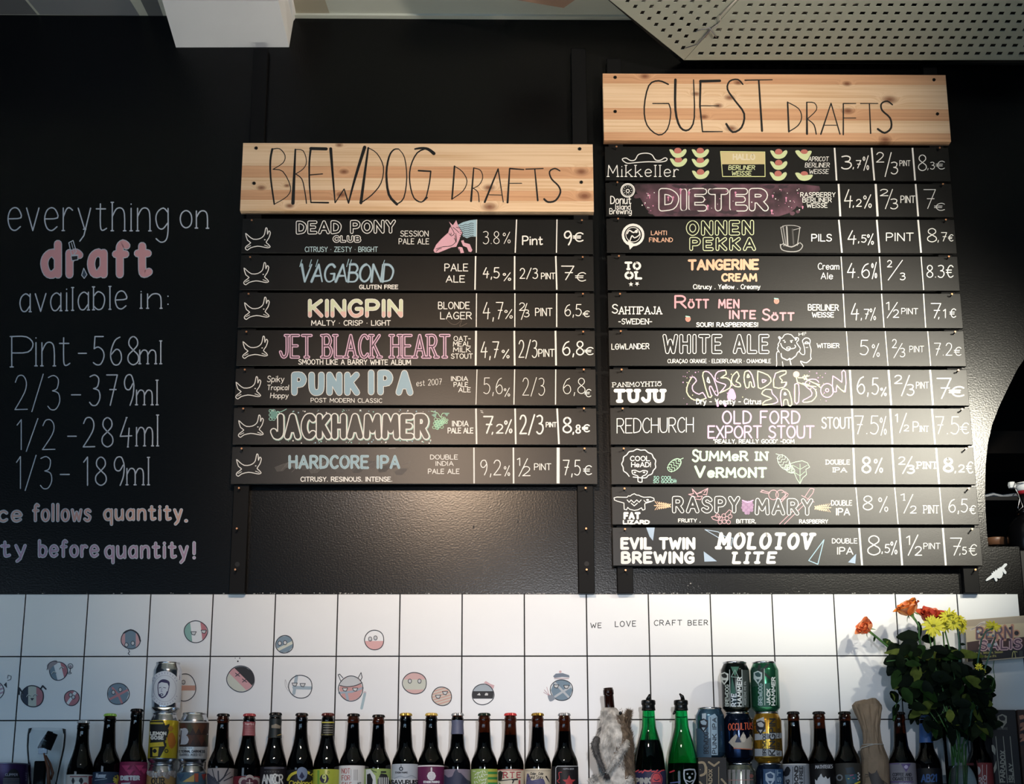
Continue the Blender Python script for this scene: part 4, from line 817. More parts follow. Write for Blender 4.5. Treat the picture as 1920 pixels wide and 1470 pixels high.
for x, y in ((1218, 366), (1276, 355), (1262, 370), (1253, 370), (1379, 361), (1327, 386), (1447, 395), (1474, 371), (1449, 367), (1292, 361), (1505, 388)): s.lg.disc(x, y, rnd.uniform(1.4, 2.2), 'dc7fa6', 3); s.lg.stroke([(x, y), (x, y + rnd.uniform(3, 9))], 1.8, 'dc7fa6', 3)
for i in range(40): s.lg.disc(rnd.choice([rnd.uniform(1200, 1235), rnd.uniform(1445, 1500), rnd.uniform(1240, 1440)]), rnd.uniform(350, 402), rnd.uniform(.5, 1.3), rnd.choice([WH, 'dc7fa6']), 3)
for t, a, b, y in (('RASPBERRY', 1501, 1566, 369), ('BERLINER', 1505, 1559, 379), ('WEISSE', 1513, 1551, 389)): T(s, t, a, b, y, y - 8, w=1.6)
s.div((1572.3, 1575.5, 3.6), (1641.8, 1645.5, 4), (1716.8, 1721.6, 3.2))
T(s, '4', 1583.5, 1598, 389, 355.5, w=1.9); T(s, ',2', 1599, 1615, 387, 374, w=1.8, gap=3); T(s, '%', 1619, 1634, 389.5, 366, w=1.8); T(s, '2', 1650.5, 1665, 367, 355, w=1.6); s.k.stroke([(1673.5, 355), (1660, 391.5)], 1.6, WH); T(s, '3', 1670, 1683, 391.5, 373, w=1.7); T(s, 'PINT', 1689, 1715.5, 380, 367.5, w=1.6); T(s, '7', 1732, 1754, 391, 355.5, w=1.4); T(s, '€', 1752, 1771, 394.5, 381, w=1.3)
# row 2
s = GS[2]; s.lg.ring(1187, 440.5, 19, 4.6, WH); s.lg.ring(1187, 440, 13.6, 1.2, WH); s.lg.fill([(1177, 451), (1191, 458), (1181, 468)], WH)
s.lg.stroke([(1176, 438), (1180, 432), (1188, 436), (1195, 431)], 2.4, WH, smooth=3); s.lg.stroke([(1181, 452), (1185, 442), (1190, 446), (1199, 440), (1198, 434)], 2, WH, smooth=3); s.lg.disc(1193, 434, 3, WH)
T(s, 'LAHTI', 1221, 1250, 440.5, 433, c=OR, w=1.6); T(s, 'FINLAND', 1217.5, 1261, 453.5, 446, c=OR, w=1.6)
T(s, 'ONNEN', 1290, 1410, 438.5, 417, c='d8e0a8', w=7.6, out=(4.6, M_slat), gap=4.2, slope=-1); T(s, 'PEKKA', 1296, 1414, 467, 448, c='d8e0a8', w=7, out=(4, M_slat), gap=4.2)
G1 = '9a9896'
s.lg.stroke([(1464, 426), (1470, 461)], 1.4, G1); s.lg.stroke([(1468, 424), (1474, 461)], 2.6, '6d6b6b'); s.lg.stroke([(1475, 425), (1477, 460)], 2.6, G1); s.lg.stroke([(1500, 426), (1495, 460)], 1.4, G1); s.lg.stroke([(1464, 427), (1472, 423), (1490, 423), (1501, 427), (1488, 431)], 1.2, G1, smooth=3)
s.lg.stroke([(1463, 458), (1466, 468), (1482, 472), (1498, 470), (1505, 461), (1500, 455)], 1.6, G1, smooth=3); s.lg.stroke([(1470, 458), (1484, 463), (1498, 456)], 2.2, G1, smooth=3); s.lg.stroke([(1463, 460), (1470, 456)], 1.2, G1); s.lg.stroke([(1486, 430), (1488, 458)], 3, '3e3c3c')
T(s, 'PILS', 1522, 1559, 452, 439.5, w=1.9); s.div((1572.8, 1578.6, 3), (1644, 1649, 3.2), (1721.4, 1727, 3.2))
T(s, '4', 1590, 1605, 458, 432.5, w=1.8); T(s, ',5', 1609, 1624, 454, 441, w=1.7, gap=3); T(s, '%', 1626, 1638, 458.5, 439, w=1.7); T(s, 'PINT', 1662, 1712.5, 451.5, 437, w=1.8); T(s, '8', 1739, 1756, 453.5, 428.5, w=1.7); T(s, ',7', 1758, 1775, 452, 436, w=1.5, gap=3); T(s, '€', 1778, 1787, 452, 440, w=1.5)
# row 3
s = GS[3]; T(s, 'TO', 1173, 1200, 504.5, 492.5, w=4.2, serif=2, gap=3); T(s, 'OL', 1173, 1202, 522, 510.5, w=4.2, serif=2, gap=3.4)
for x, y, w_ in ((1175.5, 497, 0), ): pass
for x0, y0 in ((1192, 490.5), (1192, 504), (1181, 508.5), (1181, 521.5)): s.lg.stroke([(x0 - .6, y0), (x0 - .6, y0 + 3)], 1.4, M_slat, layer=2)
def star(k, x, y, r, c, lay=0, a0=-pi / 2): k.fill([(x + (r if i % 2 == 0 else r * .42) * cos(a0 + i * pi / 5), y + (r if i % 2 == 0 else r * .42) * sin(a0 + i * pi / 5)) for i in range(10)], c, lay)
star(s.lg, 1183, 533, 4.8, WH); star(s.lg, 1194.5, 532, 4.6, WH, 0, .3)
T(s, 'TANGERINE', 1292, 1421, 505, 488.5, c='e9a780', w=4.6, gap=2.4, slope=-1); T(s, 'CREAM', 1354, 1418, 526.5, 514, c='e9a780', w=3.6, gap=2.6); T(s, 'Citrucy . Yellow . Creamy', 1300, 1425, 541.5, 533.5, w=1.7)
T(s, 'Cream', 1534, 1573, 505, 493.5, w=1.7); T(s, 'Ale', 1539.5, 1561, 523, 511.5, w=1.7); s.div((1577, 1581, 1.7), (1649, 1653.4, 1.8), (1727, 1732, 1.8))
T(s, '4.6', 1589, 1630, 520.5, 494, w=1.8); T(s, '%', 1634, 1644, 521.5, 493, w=1.6); T(s, '2', 1664, 1672, 500.5, 488.5, w=1.5); s.k.stroke([(1692, 488), (1665.5, 525)], 1.5, WH); T(s, '3', 1688, 1697, 524.5, 512, w=1.5); T(s, '8.3€', 1738, 1787, 520, 497.5, w=1.7)
# row 4
s = GS[4]; T(s, 'S', 1148, 1158, 587, 571, w=2, serif=0); T(s, 'AHTIPAJA', 1161, 1240, 588.5, 575.5, w=1.8, serif=1.6, gap=2.6); T(s, '-SWEDEN-', 1160, 1222, 607.5, 598, w=1.9, serif=1)
PP = 'd98a96'
T(s, 'R', 1266, 1286, 577, 555, c=PP, w=3.4); T(s, 'ÖTT', 1291, 1328, 577, 562, c=PP, w=3.2, gap=3); T(s, 'MEN', 1348, 1385, 577, 562, c=PP, w=3, gap=3); T(s, 'INTE', 1368, 1416, 597, 583, c=PP, w=3.2, gap=3); T(s, 'S', 1430, 1443, 600, 580, c=PP, w=3.2); T(s, 'ÖTT', 1447, 1488, 600, 587, c=PP, w=3.2, gap=3)
T(s, 'SOUR! RASPBERRIES!', 1306, 1421, 612.5, 605, w=2)
for x, y in ((1290, 598), (1456, 564.5)): s.lg.disc(x, y, 5, 'd97c6a', ry=5.4); s.lg.stroke([(x - 4, y - 5), (x + 3, y - 4)], 2, TE, 1); [s.lg.disc(x + dx, y + dy, .9, 'a9483c', 1, n=6) for dx, dy in ((-2, 0), (1, 1), (2, -2), (-1, 3))]
T(s, 'BERLINER', 1515.5, 1572, 581.5, 571, w=2, slope=.5); T(s, 'WEISSE', 1523, 1563, 594.5, 586, w=2); s.div((1581, 1584.5, 1.8), (1653, 1657.6, 1.9), (1731.6, 1735.6, 1.9))
T(s, '4', 1596, 1610, 600, 569, w=1.7); T(s, ',7', 1614, 1629, 598, 580, w=1.4, gap=3); T(s, '%', 1631, 1642, 600, 578, w=1.3); T(s, '1', 1662, 1667, 581, 566.5, w=1.4); s.k.stroke([(1682.5, 567), (1663.5, 596)], 1.4, WH); T(s, '2', 1675, 1685, 595, 581, w=1.5); T(s, 'PINT', 1690.5, 1721, 588.5, 578, w=1.5, slope=.5); T(s, '7', 1746, 1764, 596, 569, w=1.6); T(s, ',1', 1759, 1773, 596, 580, w=1.6, gap=4); T(s, '€', 1781, 1792, 595, 579, w=1.5)
# row 5
s = GS[5]; T(s, 'LOWLANDER', 1147, 1217, 655, 645, w=1.7, slope=-1); s.lg.stroke([(1153, 650.5), (1161, 650)], 1.2, WH)
T(s, 'WHITE ALE', 1246, 1439, 660, 630, w=7.4, out=(4.8, M_slat), gap=4); T(s, 'CURAÇAO ORANGE · ELDERFLOWER · CHAMOMILE', 1252, 1445, 680.5, 673.5, w=1.2)
OB = lambda q: tr(q, 1420, 600, 13.714)
for q, w in (('545,440 600,470 640,465 700,380 780,360 870,380 920,430 965,475', 1.3), ('545,440 570,430 610,470', 1.6), ('545,450 575,500 580,540 530,630 545,660 515,730 545,790 565,830', 1.3), ('965,475 1000,450 1050,465 1060,510 1010,570', 1.4), ('590,510 560,470', 2), ('1000,490 985,510', 3), ('1010,590 1070,680 1105,730 1085,800', 1.4),
             ('600,600 635,690 700,740 790,790 860,740 940,730 985,690 965,645', 1.5), ('750,710 800,690 840,700 845,730 800,745 755,735 750,710', 1.2), ('660,530 700,520', 1.2), ('845,535 910,525', 1.2), ('540,800 495,860 500,1120 490,1190', 1.3), ('610,860 630,960 700,1000 770,1030 830,990 870,1010 980,930', 1.8),
             ('1000,910 1030,840 1085,800', 1.5), ('830,990 865,1150', 1.8), ('1080,810 1140,880 1215,875 1210,720 1165,560', 1.3), ('1165,560 1165,520 1240,460 1330,480 1360,540 1345,640 1380,760 1370,940 1390,990', 1.4), ('1390,990 1260,1100 1110,1060 1190,1190', 1.6), ('645,1070 660,1190', 1), ('1215,600 1260,560 1325,600 1215,610', 1.6), ('1250,710 1300,705', 1)): s.lg.stroke(OB(q), w, WH, smooth=3)
for x, y in ((710, 565), (875, 565)): s.lg.disc(1420 + x / 13.714, 600 + y / 13.714, 1.5, WH)
T(s, 'HI!', 1498, 1511, 630, 624, w=1.1, slope=-2); T(s, 'WITBIER', 1532, 1573.5, 652, 644, w=1.5); s.div((1587, 1591.4, 1.5), (1659.8, 1665, 1.6), (1739.4, 1745, 1.7))
T(s, '5', 1613, 1628, 665, 638, w=1.5); T(s, '%', 1635, 1649, 669, 645, w=1.3); T(s, '2', 1673, 1681, 652, 636.5, w=1.2); s.k.stroke([(1691.5, 644), (1676, 671)], 1.2, WH); T(s, '3', 1688, 1696.5, 669, 653, w=1.3); T(s, 'PINT', 1705.5, 1732, 660, 649, w=1.2); T(s, '7.2', 1752, 1785, 666, 643.5, w=1.3); T(s, '€', 1789, 1802, 666.5, 651, w=1.3)
# row 6
s = GS[6]; T(s, 'PANIMOYHTIÖ', 1149, 1240, 725.5, 717.5, w=1.3, serif=1.5, slope=-2, gap=2.6); T(s, 'TUJU', 1154, 1243, 752, 732.5, w=7, serif=3.4, gap=4.2)
OC = lambda q: tr(q, 1280, 690, 6)
YE, PI_ = 'e2e0a6', 'dca4cf'
for q, c in (('105,100 60,180 45,270 100,345 180,365 265,340', YE), ('265,340 225,275 185,295 120,260 110,200 155,145 130,105 105,100', PI_), ('245,40 225,90 290,325 330,310', YE), ('245,40 290,45 350,120 400,290 370,300 320,205 300,230 325,310', PI_), ('285,105 275,150 305,165 285,105', WH),
             ('480,25 400,40 365,90 380,150 470,180 480,205 415,280', PI_), ('415,280 530,225 540,150 490,110 430,110 490,70 480,25', YE), ('610,40 560,90 550,160 590,205 650,210 640,170 600,150 635,90 610,40', YE), ('700,45 690,110 710,215 745,215 750,160 770,160 780,210 810,205 780,80 740,30 700,45', YE),
             ('735,70 725,105 752,100 735,70', YE), ('740,30 780,80 810,205', PI_), ('845,35 850,220 920,215 995,150 960,80 845,35', YE), ('895,130 900,165 940,140 895,130', PI_), ('1160,30 1045,60 1025,215 1140,215 1170,160 1110,165 1120,140 1090,100 1160,65 1160,30', YE), ('1045,60 1030,110', PI_), ('1170,160 1140,215', PI_),
             ('1000,245 930,240 890,290 950,320 1000,345 930,370 900,400', YE), ('1000,245 1010,290 1050,330 1070,380 1010,405', PI_), ('1010,405 900,415', YE), ('1115,425 1100,330 1110,250 1150,235 1200,270 1230,410 1190,420 1180,360 1140,360 1135,420', YE), ('1115,425 1100,330 1110,250', PI_), ('1150,275 1140,300 1165,300 1150,275', WH),
             ('1260,185 1260,380 1305,380 1305,185 1260,185', PI_), ('1262,190 1262,380', YE), ('1530,160 1500,130 1420,130 1370,190 1440,250 1450,310 1360,360 1360,385 1450,375 1505,310 1490,240 1420,200', PI_), ('1360,385 1450,375 1505,310 1490,240', YE), ('1690,270 1690,90 1790,160 1790,45 1830,45 1830,270 1735,200 1730,265 1700,265', PI_), ('1830,200 1815,270 1735,195', YE)): s.lg.stroke(OC(q), 1.9, c, 0, smooth=2)
s.lg.ring(1280 + 1625 / 6, 690 + 253 / 6, 12, 1.9, PI_, ry=13); s.lg.ring(1280 + 1625 / 6, 690 + 250 / 6, 3, 1.8, PI_); s.lg.disc(1493, 702, 6, 'dcab9f'); 
for q in ('1280,110 1290,160 1400,200 1500,210', '1350,100 1420,90', '1370,80 1400,130', '1400,80 1370,130', '1300,110 1350,110 1480,170 1540,190', '1500,180 1550,220', '1350,170 1420,190'): s.lg.stroke(OC(q), 2, YE, 1)
s.lg.fill(OC('500,320 530,240 570,240 600,320 580,360 540,350 520,370'), 'cf8fc9', smooth=True); s.lg.stroke(OC('385,370 395,425'), 4, 'cf8fc9', -.4); s.lg.stroke(OC('470,390 480,420'), 5, 'cf8fc9', -.4)
for i in range(60): s.lg.disc(*OC('%d,%d' % (rnd.choice([rnd.gauss(560, 90), rnd.uniform(0, 200), rnd.uniform(1400, 1620)]), rnd.uniform(30, 410)))[0], rnd.uniform(.4, 1.2), rnd.choice(['cf8fc9', YE, 'cf8fc9']))
T(s, 'Dry - Yeasty - Citrus', 1306, 1427, 757.5, 748, w=2, layer=1); s.div((1593.4, 1597.4, 3.6), (1666, 1671, 3.6), (1744, 1749.4, 3.6))
T(s, '6', 1607, 1621, 738, 706, w=2.1); T(s, ',5', 1626, 1647, 739, 709, w=2, gap=3); T(s, '%', 1651, 1662, 742, 727, w=2); T(s, '2', 1677.5, 1691, 719, 704, w=2); s.k.stroke([(1705, 704), (1690.5, 742)], 2, WH); T(s, '3', 1701, 1713.5, 741, 721, w=2.1); T(s, 'PINT', 1718, 1741, 728, 716.5, w=1.6); T(s, '7', 1757, 1783, 747, 709.5, w=2.4); T(s, '€', 1780, 1807, 743, 725, w=2.8)
# row 7
s = GS[7]; T(s, 'REDCHURCH', 1157, 1300, 812, 785, w=1.6, gap=1.4, slope=-2); LL = 'dca3da'
T(s, 'OLD FORD', 1355, 1499, 794, 771, c=LL, w=2.9, gap=2.4); T(s, 'EXPORT STOUT', 1328, 1526, 821, 799, c=LL, w=2.9, gap=1.8); T(s, '"REALLY, REALLY GOOD" -DOM', 1338, 1489, 831, 824, w=1.8)
T(s, 'STOUT', 1541, 1596, 803, 783, w=2.2, gap=1.6); s.div((1597.4, 1600.8, 3.4), (1669, 1673.4, 3.6), (1747.4, 1753.2, 3.4))
T(s, '7.5', 1603, 1647, 813.5, 780, w=1.8); T(s, '%', 1650, 1662, 815, 782, w=1.6); T(s, '1', 1679, 1683, 791, 776.5, w=2); s.k.stroke([(1699.5, 775), (1687, 811)], 1.9, WH); T(s, '2', 1695, 1704, 808, 797, w=2); T(s, 'P', 1712, 1722, 808.5, 791, w=2); T(s, 'INT', 1725, 1741, 809, 799, w=2, serif=1); T(s, '7.5', 1754, 1798, 813.5, 781.5, w=1.8); T(s, '€', 1801, 1816, 813, 793, w=1.8)
# row 8
s = GS[8]
bub = [(1198 + (30.5 + 1.8 * (i % 2)) * cos(i * 2 * pi / 26), 870 + (26 + 2 * (i % 2)) * sin(i * 2 * pi / 26)) for i in range(26)]
s.lg.stroke([p for p in bub if not (p[1] > 888 and 1190 < p[0] < 1207)][7:] + [p for p in bub if not (p[1] > 888 and 1190 < p[0] < 1207)][:7], 1.8, WH, smooth=3)
T(s, 'COOL', 1182, 1218, 864, 855.5, w=2.1); T(s, 'HeAD!', 1184, 1220, 875.5, 867, w=2)
for q in ('270,305 275,335 310,350 325,360 325,405 362,410 362,360 395,345 412,312 370,305 340,318 300,302 270,305', ): s.lg.stroke(O13(q, 820), 1.7, WH, smooth=2)
for x, y in ((296, 322), (380, 322)): s.lg.fill(O13('%d,%d %d,%d %d,%d %d,%d' % (x - 14, y, x, y - 8, x + 14, y, x, y + 9), 820), WH)
T(s, 'SO COOL...', 1226, 1266, 898.5, 893, c=TE, w=1.3); T(s, 'SO GOOD!!!', 1225, 1268, 905.5, 900, c=TE, w=1.3)
def cone(k, x, y, a, r, c, w=1.2):
    f = lambda u, v: (x + u * cos(a) - v * sin(a), y + u * sin(a) + v * cos(a))
    k.stroke([f(r * cos(t * pi / 8), .6 * r * sin(t * pi / 8)) for t in range(17)], w, c, smooth=2)
    for i in (-2, -1, 0, 1, 2):
        h_ = .6 * r * sqrt(max(.05, 1 - (i * .38) ** 2)); k.stroke([f(i * .38 * r - 2, -h_), f(i * .38 * r + 2.4, -h_ / 2), f(i * .38 * r - 1, 0), f(i * .38 * r + 2.4, h_ / 2), f(i * .38 * r - 2, h_)], w * .8, c, smooth=3)
cone(s.lg, 1264.5, 872, -.75, 15, MI); s.lg.stroke([(1274, 862), (1281, 859)], 1.2, MI); cone(s.lg, 1470, 867, .95, 16, 'b9d9c0'); s.lg.stroke([(1455, 851), (1462, 853)], 1.2, 'b9d9c0'); cone(s.lg, 1481, 880, .5, 10, 'b9d9c0', .9)
lf = [(1500, 907), (1494, 898), (1490, 888), (1484, 884), (1486, 874), (1480, 870), (1492, 866), (1504, 864), (1514, 868), (1518, 876), (1511, 880), (1512, 890), (1505, 896)]
s.lg.stroke(lf, 1.2, 'b5dcb8', closed=True)
for a, b in (((1500, 905), (1500, 870)), ((1500, 892), (1510, 884)), ((1500, 892), (1490, 886)), ((1500, 880), (1514, 872)), ((1500, 880), (1486, 872))): s.lg.stroke([a, b], .8, 'b5dcb8')
T(s, 'S', 1299, 1309, 865, 844, c='b8e2b8', w=3.8); T(s, 'UMMeR', 1313, 1401, 863, 847, c='b8e2b8', w=3.8, gap=2.6, serif=1); T(s, 'IN', 1418, 1438, 862.5, 848, c='b8e2b8', w=3.6, serif=2.2, gap=3.4)
T(s, 'V', 1304, 1321, 894, 875, c='b8e2b8', w=4.8); T(s, 'eRMONT', 1328, 1436, 894, 878, c='b8e2b8', w=4.4, gap=2.8, serif=1)
T(s, 'DOUBLE', 1549, 1593, 870.5, 862.5, w=2, serif=1); T(s, 'IPA', 1562, 1587, 885, 877, w=2, serif=1); s.div((1600, 1602.8, 3.6), (1672.8, 1677.2, 3.6), (1755.2, 1760.8, 3.8))
T(s, '8', 1617, 1632, 886, 857.5, w=3.6); T(s, '%', 1639, 1655, 886, 860, w=2.4); T(s, '2', 1685, 1697, 870.5, 857, w=2); s.k.stroke([(1710, 856), (1692.5, 888)], 2.1, WH); T(s, '3', 1702, 1714, 887, 873, w=3.2); T(s, 'PINT', 1720, 1757, 878, 866.5, w=2.5, serif=1.6, gap=2.8); T(s, '8', 1770, 1786, 884, 860, w=4.6); T(s, ',2', 1790, 1808, 885, 872, w=2.4, gap=3); T(s, '€', 1812, 1824, 887, 866, w=2.2)
# row 9
s = GS[9]; OL = lambda q: tr(q, 1130, 910, 4.465)
s.lg.stroke(OL('95,105 120,98 175,100 205,100 215,88 230,90 245,78 265,70 285,82 300,82 320,92 345,100 400,98 428,108 432,125 400,138 360,150 352,155 355,200 335,208 325,188 295,205 265,210 225,200 210,185 200,205 180,200 178,148 120,132 98,122'), 1.5, WH, closed=True)
s.lg.stroke(OL('205,122 222,142 238,122 262,146 285,122 305,142 322,122'), 1.5, WH); s.lg.stroke(OL('240,150 264,172 290,150'), 1.6, WH); s.lg.disc(1130 + 376 / 4.465, 910 + 122 / 4.465, 2.6, WH, ry=1.8); s.lg.stroke(OL('345,125 360,142 400,132'), 1.3, WH)
T(s, 'FAT', 1171, 1199, 972, 962, w=4.2, gap=3.6); T(s, 'LIZARD', 1169, 1217, 982, 976, w=2.6)
def wheat(k, x, y, d, c):
    for i in range(6): k.stroke([(x + d * (i * 4 - 10), y), (x + d * (i * 4 - 16), y - 8 + i * .6)], 1.1, c); k.stroke([(x + d * (i * 4 - 10), y), (x + d * (i * 4 - 16), y + 8 - i * .6)], 1.1, c)
    k.stroke([(x - d * 17, y), (x + d * 12, y)], 1.6, c); [k.disc(x + d * (i * 4 - 8), y + q * (4.2 - i * .5), 2.4, c, ry=1.4, rot=q * d * .6) for i in range(6) for q in (-1, 1)]
wheat(s.lg, 1244, 948, 1, 'e8b48a'); wheat(s.lg, 1541, 952, -1, 'e6bf9c')
RP = 'd79aa6'
for q in ('720,75 760,70 750,30 790,70 880,25 870,80 840,75', '750,30 800,90', '790,70 830,60', '880,25 850,60', '720,75 780,100', '780,115 820,120 835,90 790,95'): s.lg.stroke(OL(q), 1.3, RP, -.4)
for q in ('1320,55 1390,70', '1330,40 1400,62', '1320,55 1345,40', '1540,70 1440,170', '1550,85 1470,165', '1555,75 1530,55 1500,60', '1680,130 1480,325', '1700,150 1520,325', '1665,85 1770,140', '1690,100 1740,25 1770,30 1760,65 1710,125'): s.lg.stroke(OL(q), 1.2, RP, -.4)
s.lg.ring(1130 + 1430 / 4.465, 910 + 80 / 4.465, 9, 1.2, RP, -.4); s.lg.ring(1130 + 1490 / 4.465, 910 + 80 / 4.465, 9, 1.2, RP, -.4)
for q in ((1345, 967), (1351, 972), (1357, 967), (1363, 972), (1369, 968), (1350, 979), (1358, 978), (1366, 979)): s.lg.ring(q[0], q[1], 3.6, 1.1, RP)
s.lg.stroke(OL('910,265 950,255 990,270 960,295 925,285 910,265'), 1.2, RP); s.lg.stroke(OL('1025,240 1060,205 1078,215 1065,250'), 1.2, RP)
for q in range(4):
    for r_ in range(5):
        if r_ < 4 or 0 < q < 3: s.lg.disc(1401 + (q - 1.5) * (5.8 - abs(r_ - 1.6) * .7) + (r_ % 2), 942 + r_ * 4.9, 3.3, 'a078a0' if (q + r_) % 2 else '8e6690')
s.lg.stroke([(1392, 938), (1402, 942), (1412, 938)], 2, LL, 1)
T(s, 'RASPY', 1264, 1384, 958.5, 934, w=8, layer=1, out=(5.2, M_slat), gap=4.4); T(s, 'MARY', 1419, 1521, 962, 937.5, w=8, layer=1, out=(5.2, mat('slat_paint')) if False else (5.2, M_slat), gap=4.4, slope=1)
T(s, 'FRUITY ,', 1272, 1313, 979, 973, w=1.7); T(s, 'BITTER,', 1381, 1417, 980.5, 974, w=1.8); T(s, 'RASPBERRY', 1499, 1552, 981, 974.5, w=1.9)
T(s, 'DOUBLE', 1559, 1597, 947.5, 938.5, w=1.9); T(s, 'IPA', 1568, 1593, 965.5, 953.5, w=2.2); s.div((1604.8, 1611, 2), (1677.6, 1684, 2), (1761.6, 1767.6, 2.1))
T(s, '8', 1618.5, 1636, 956, 930, w=2); T(s, '%', 1647, 1665, 959.5, 932, w=1.7); T(s, '1', 1689, 1696, 938, 926, w=1.7, serif=1.5); s.k.stroke([(1711.5, 927), (1695, 962)], 1.7, WH); T(s, '2', 1707, 1718, 962, 949, w=1.7); T(s, 'PINT', 1732, 1760, 962, 948, w=1.6, serif=1.2); T(s, '6,5', 1779, 1814, 960, 936, w=1.9); T(s, '€', 1818, 1829, 963.5, 948, w=1.7)
# row 10
s = GS[10]; SB = '9db4cf'
s.lg.fill(O13('400,829 478,829 462,950 430,910', 820), SB); s.lg.fill(O13('928,1048 935,1142 1050,1138', 820), SB); s.lg.stroke(O13('1070,925 940,848 1060,868 1130,915', 820), 1.3, SB); s.lg.stroke(O13('1180,925 1195,925 1175,1030 1150,1010', 820), 1.2, SB)
O14 = lambda q: tr(q, 1480, 820, 4.9)
s.lg.stroke(O14('318,942 178,1132 262,1166 318,942'), 1.6, '9cc4da'); s.lg.fill(O14('614,1070 540,1148 606,1160'), SB)
T(s, 'EVIL TWIN', 1166, 1301, 1028, 1010, w=5.8, gap=3); T(s, 'BREWING', 1167, 1300, 1054.5, 1036.5, w=5.8, gap=3.2)
T(s, 'MOLOTOV', 1347, 1520, 1027, 1001, w=6.6, serif=3.6, gap=4.4, sh=.16, slope=1); T(s, 'LITE', 1375, 1452, 1055, 1037, w=5.4, serif=3.2, gap=5, sh=.12, slope=-.5)
T(s, 'DOUBLE', 1560.5, 1607, 1018.5, 1010, w=1.8); T(s, 'IPA', 1570, 1599, 1039, 1026.5, w=1.9); s.div((1610.8, 1616.4, 3.6), (1686.2, 1691.6, 3.6), (1767.8, 1773.4, 3.6))
T(s, '8', 1627, 1650, 1040.5, 1004.5, w=2.1); T(s, ',5', 1653, 1668, 1036, 1021, w=1.9, gap=3); T(s, '%', 1670, 1682, 1039, 1015, w=1.9); T(s, '1', 1700, 1706, 1021, 1005, w=2); s.k.stroke([(1721, 1003), (1703, 1041)], 2, WH); T(s, '2', 1716, 1728, 1041, 1025, w=2); T(s, 'PINT', 1732, 1762.5, 1029, 1018.5, w=1.8); T(s, '7', 1782, 1803, 1041, 1009, w=1.8); T(s, ',5', 1799, 1812, 1039, 1026, w=1.7, gap=3); T(s, '€', 1817, 1831, 1041, 1021, w=1.7)
for s in GS: s.done()

# ================================================================== chalk writing on the black wall
k = Ink(plane_map(0.0)); CW = 'b9bfcc'
def tw_(t, a, b, yb, yt, c=CW, w=2.3, **kw): k.text(t, a, b, yb, yt, c, w, **kw)
tw_('everything', 15, 316, 432, 366, xk=.45, serif=2.4, slope=1, gap=2.2); tw_('on', 338, 389, 427, 377, serif=2.4, slope=1)
tw_('available', 37, 237, 585, 533, xk=.5, serif=2, slope=-6); tw_('in', 263, 302, 578, 536, serif=2, xk=.4); tw_(':', 312, 318, 574, 540)
tw_('P', 22, 62, 688, 631, serif=3); tw_('int', 66, 131, 686, 618, xk=.5, serif=2.4); tw_('-', 147, 162, 688, 630)
tw_('568', 175, 260, 684, 631, gap=3); tw_('ml', 262, 303, 682, 642, serif=2, xk=1.2)
tw_('2/3', 28, 112, 768, 704, w=1.9); tw_('-', 134, 151, 768, 705); tw_('379', 168, 252, 760, 703, gap=3.4); tw_('ml', 256, 296, 759, 716, serif=2, xk=1.2)
tw_('1/2', 32, 103, 843, 787, w=1.9); tw_('-', 127, 143, 843, 786); tw_('284', 156, 247, 838, 783, gap=3.4, serif=1); tw_('ml', 256, 297, 836, 782, serif=2, xk=1.2)
tw_('1/3', 31, 97, 916, 856, w=1.9); tw_('-', 113, 130, 916, 856); tw_('189', 157, 234, 910, 857, gap=3.6); tw_('ml', 238, 280, 909, 861, serif=2, xk=1.2)
# fat coloured words
def fat(t, a, b, yb, yt, c, w, ol=CW, **kw): k.text(t, a, b, yb, yt, ol, w, out=(w - 3.0, c), **kw)
fat('draft', 83, 279, 515, 452, 'd98f92', 15.5, xk=.75, gap=4.2, slope=-1)
k.stroke([(134, 478), (129, 455), (137, 451), (143, 472), (136, 480), (146, 478)], 1.7, CW, 2, closed=True); k.stroke([(133, 480), (146, 479), (146, 487), (135, 489)], 1.7, CW, 3, closed=True); k.fill([(133, 480), (146, 479), (146, 487), (135, 489)], '17171a', 2.5); k.stroke([(134, 455), (139, 474)], 1.2, CW, 3)
k.stroke([(157, 503), (153, 516), (158, 522), (163, 515), (157, 503)], 1.6, CW, 3); k.fill([(157, 504), (154, 516), (158, 521), (162, 515)], '2a3a4a', 2.8)
fat('ice', -14, 39, 977, 949, 'c99a8e', 6.4, gap=3.2); fat('follows', 63, 169, 976, 945, 'c48d84', 6.4, gap=3, xk=.9); fat('quantity', 196, 340, 974, 946, 'd09a86', 6.4, gap=3.2, xk=.8); fat('.', 347, 351, 977, 955, 'd09a86', 7)
fat('lity', -26, 47, 1043, 1012, 'a985a6', 6.6, gap=3.4, xk=.8); fat('before', 74, 183, 1043, 1013, 'ab84a0', 6.6, gap=3.2, xk=.9); fat('quantity', 198, 351, 1045, 1014, 'ab84a0', 6.6, gap=3.2, xk=.8); fat('!', 361, 367, 1047, 1018, 'a985a6', 6.6)
k.make('chalk_lettering', wall, 'pale blue and pink handwritten chalk lettering')

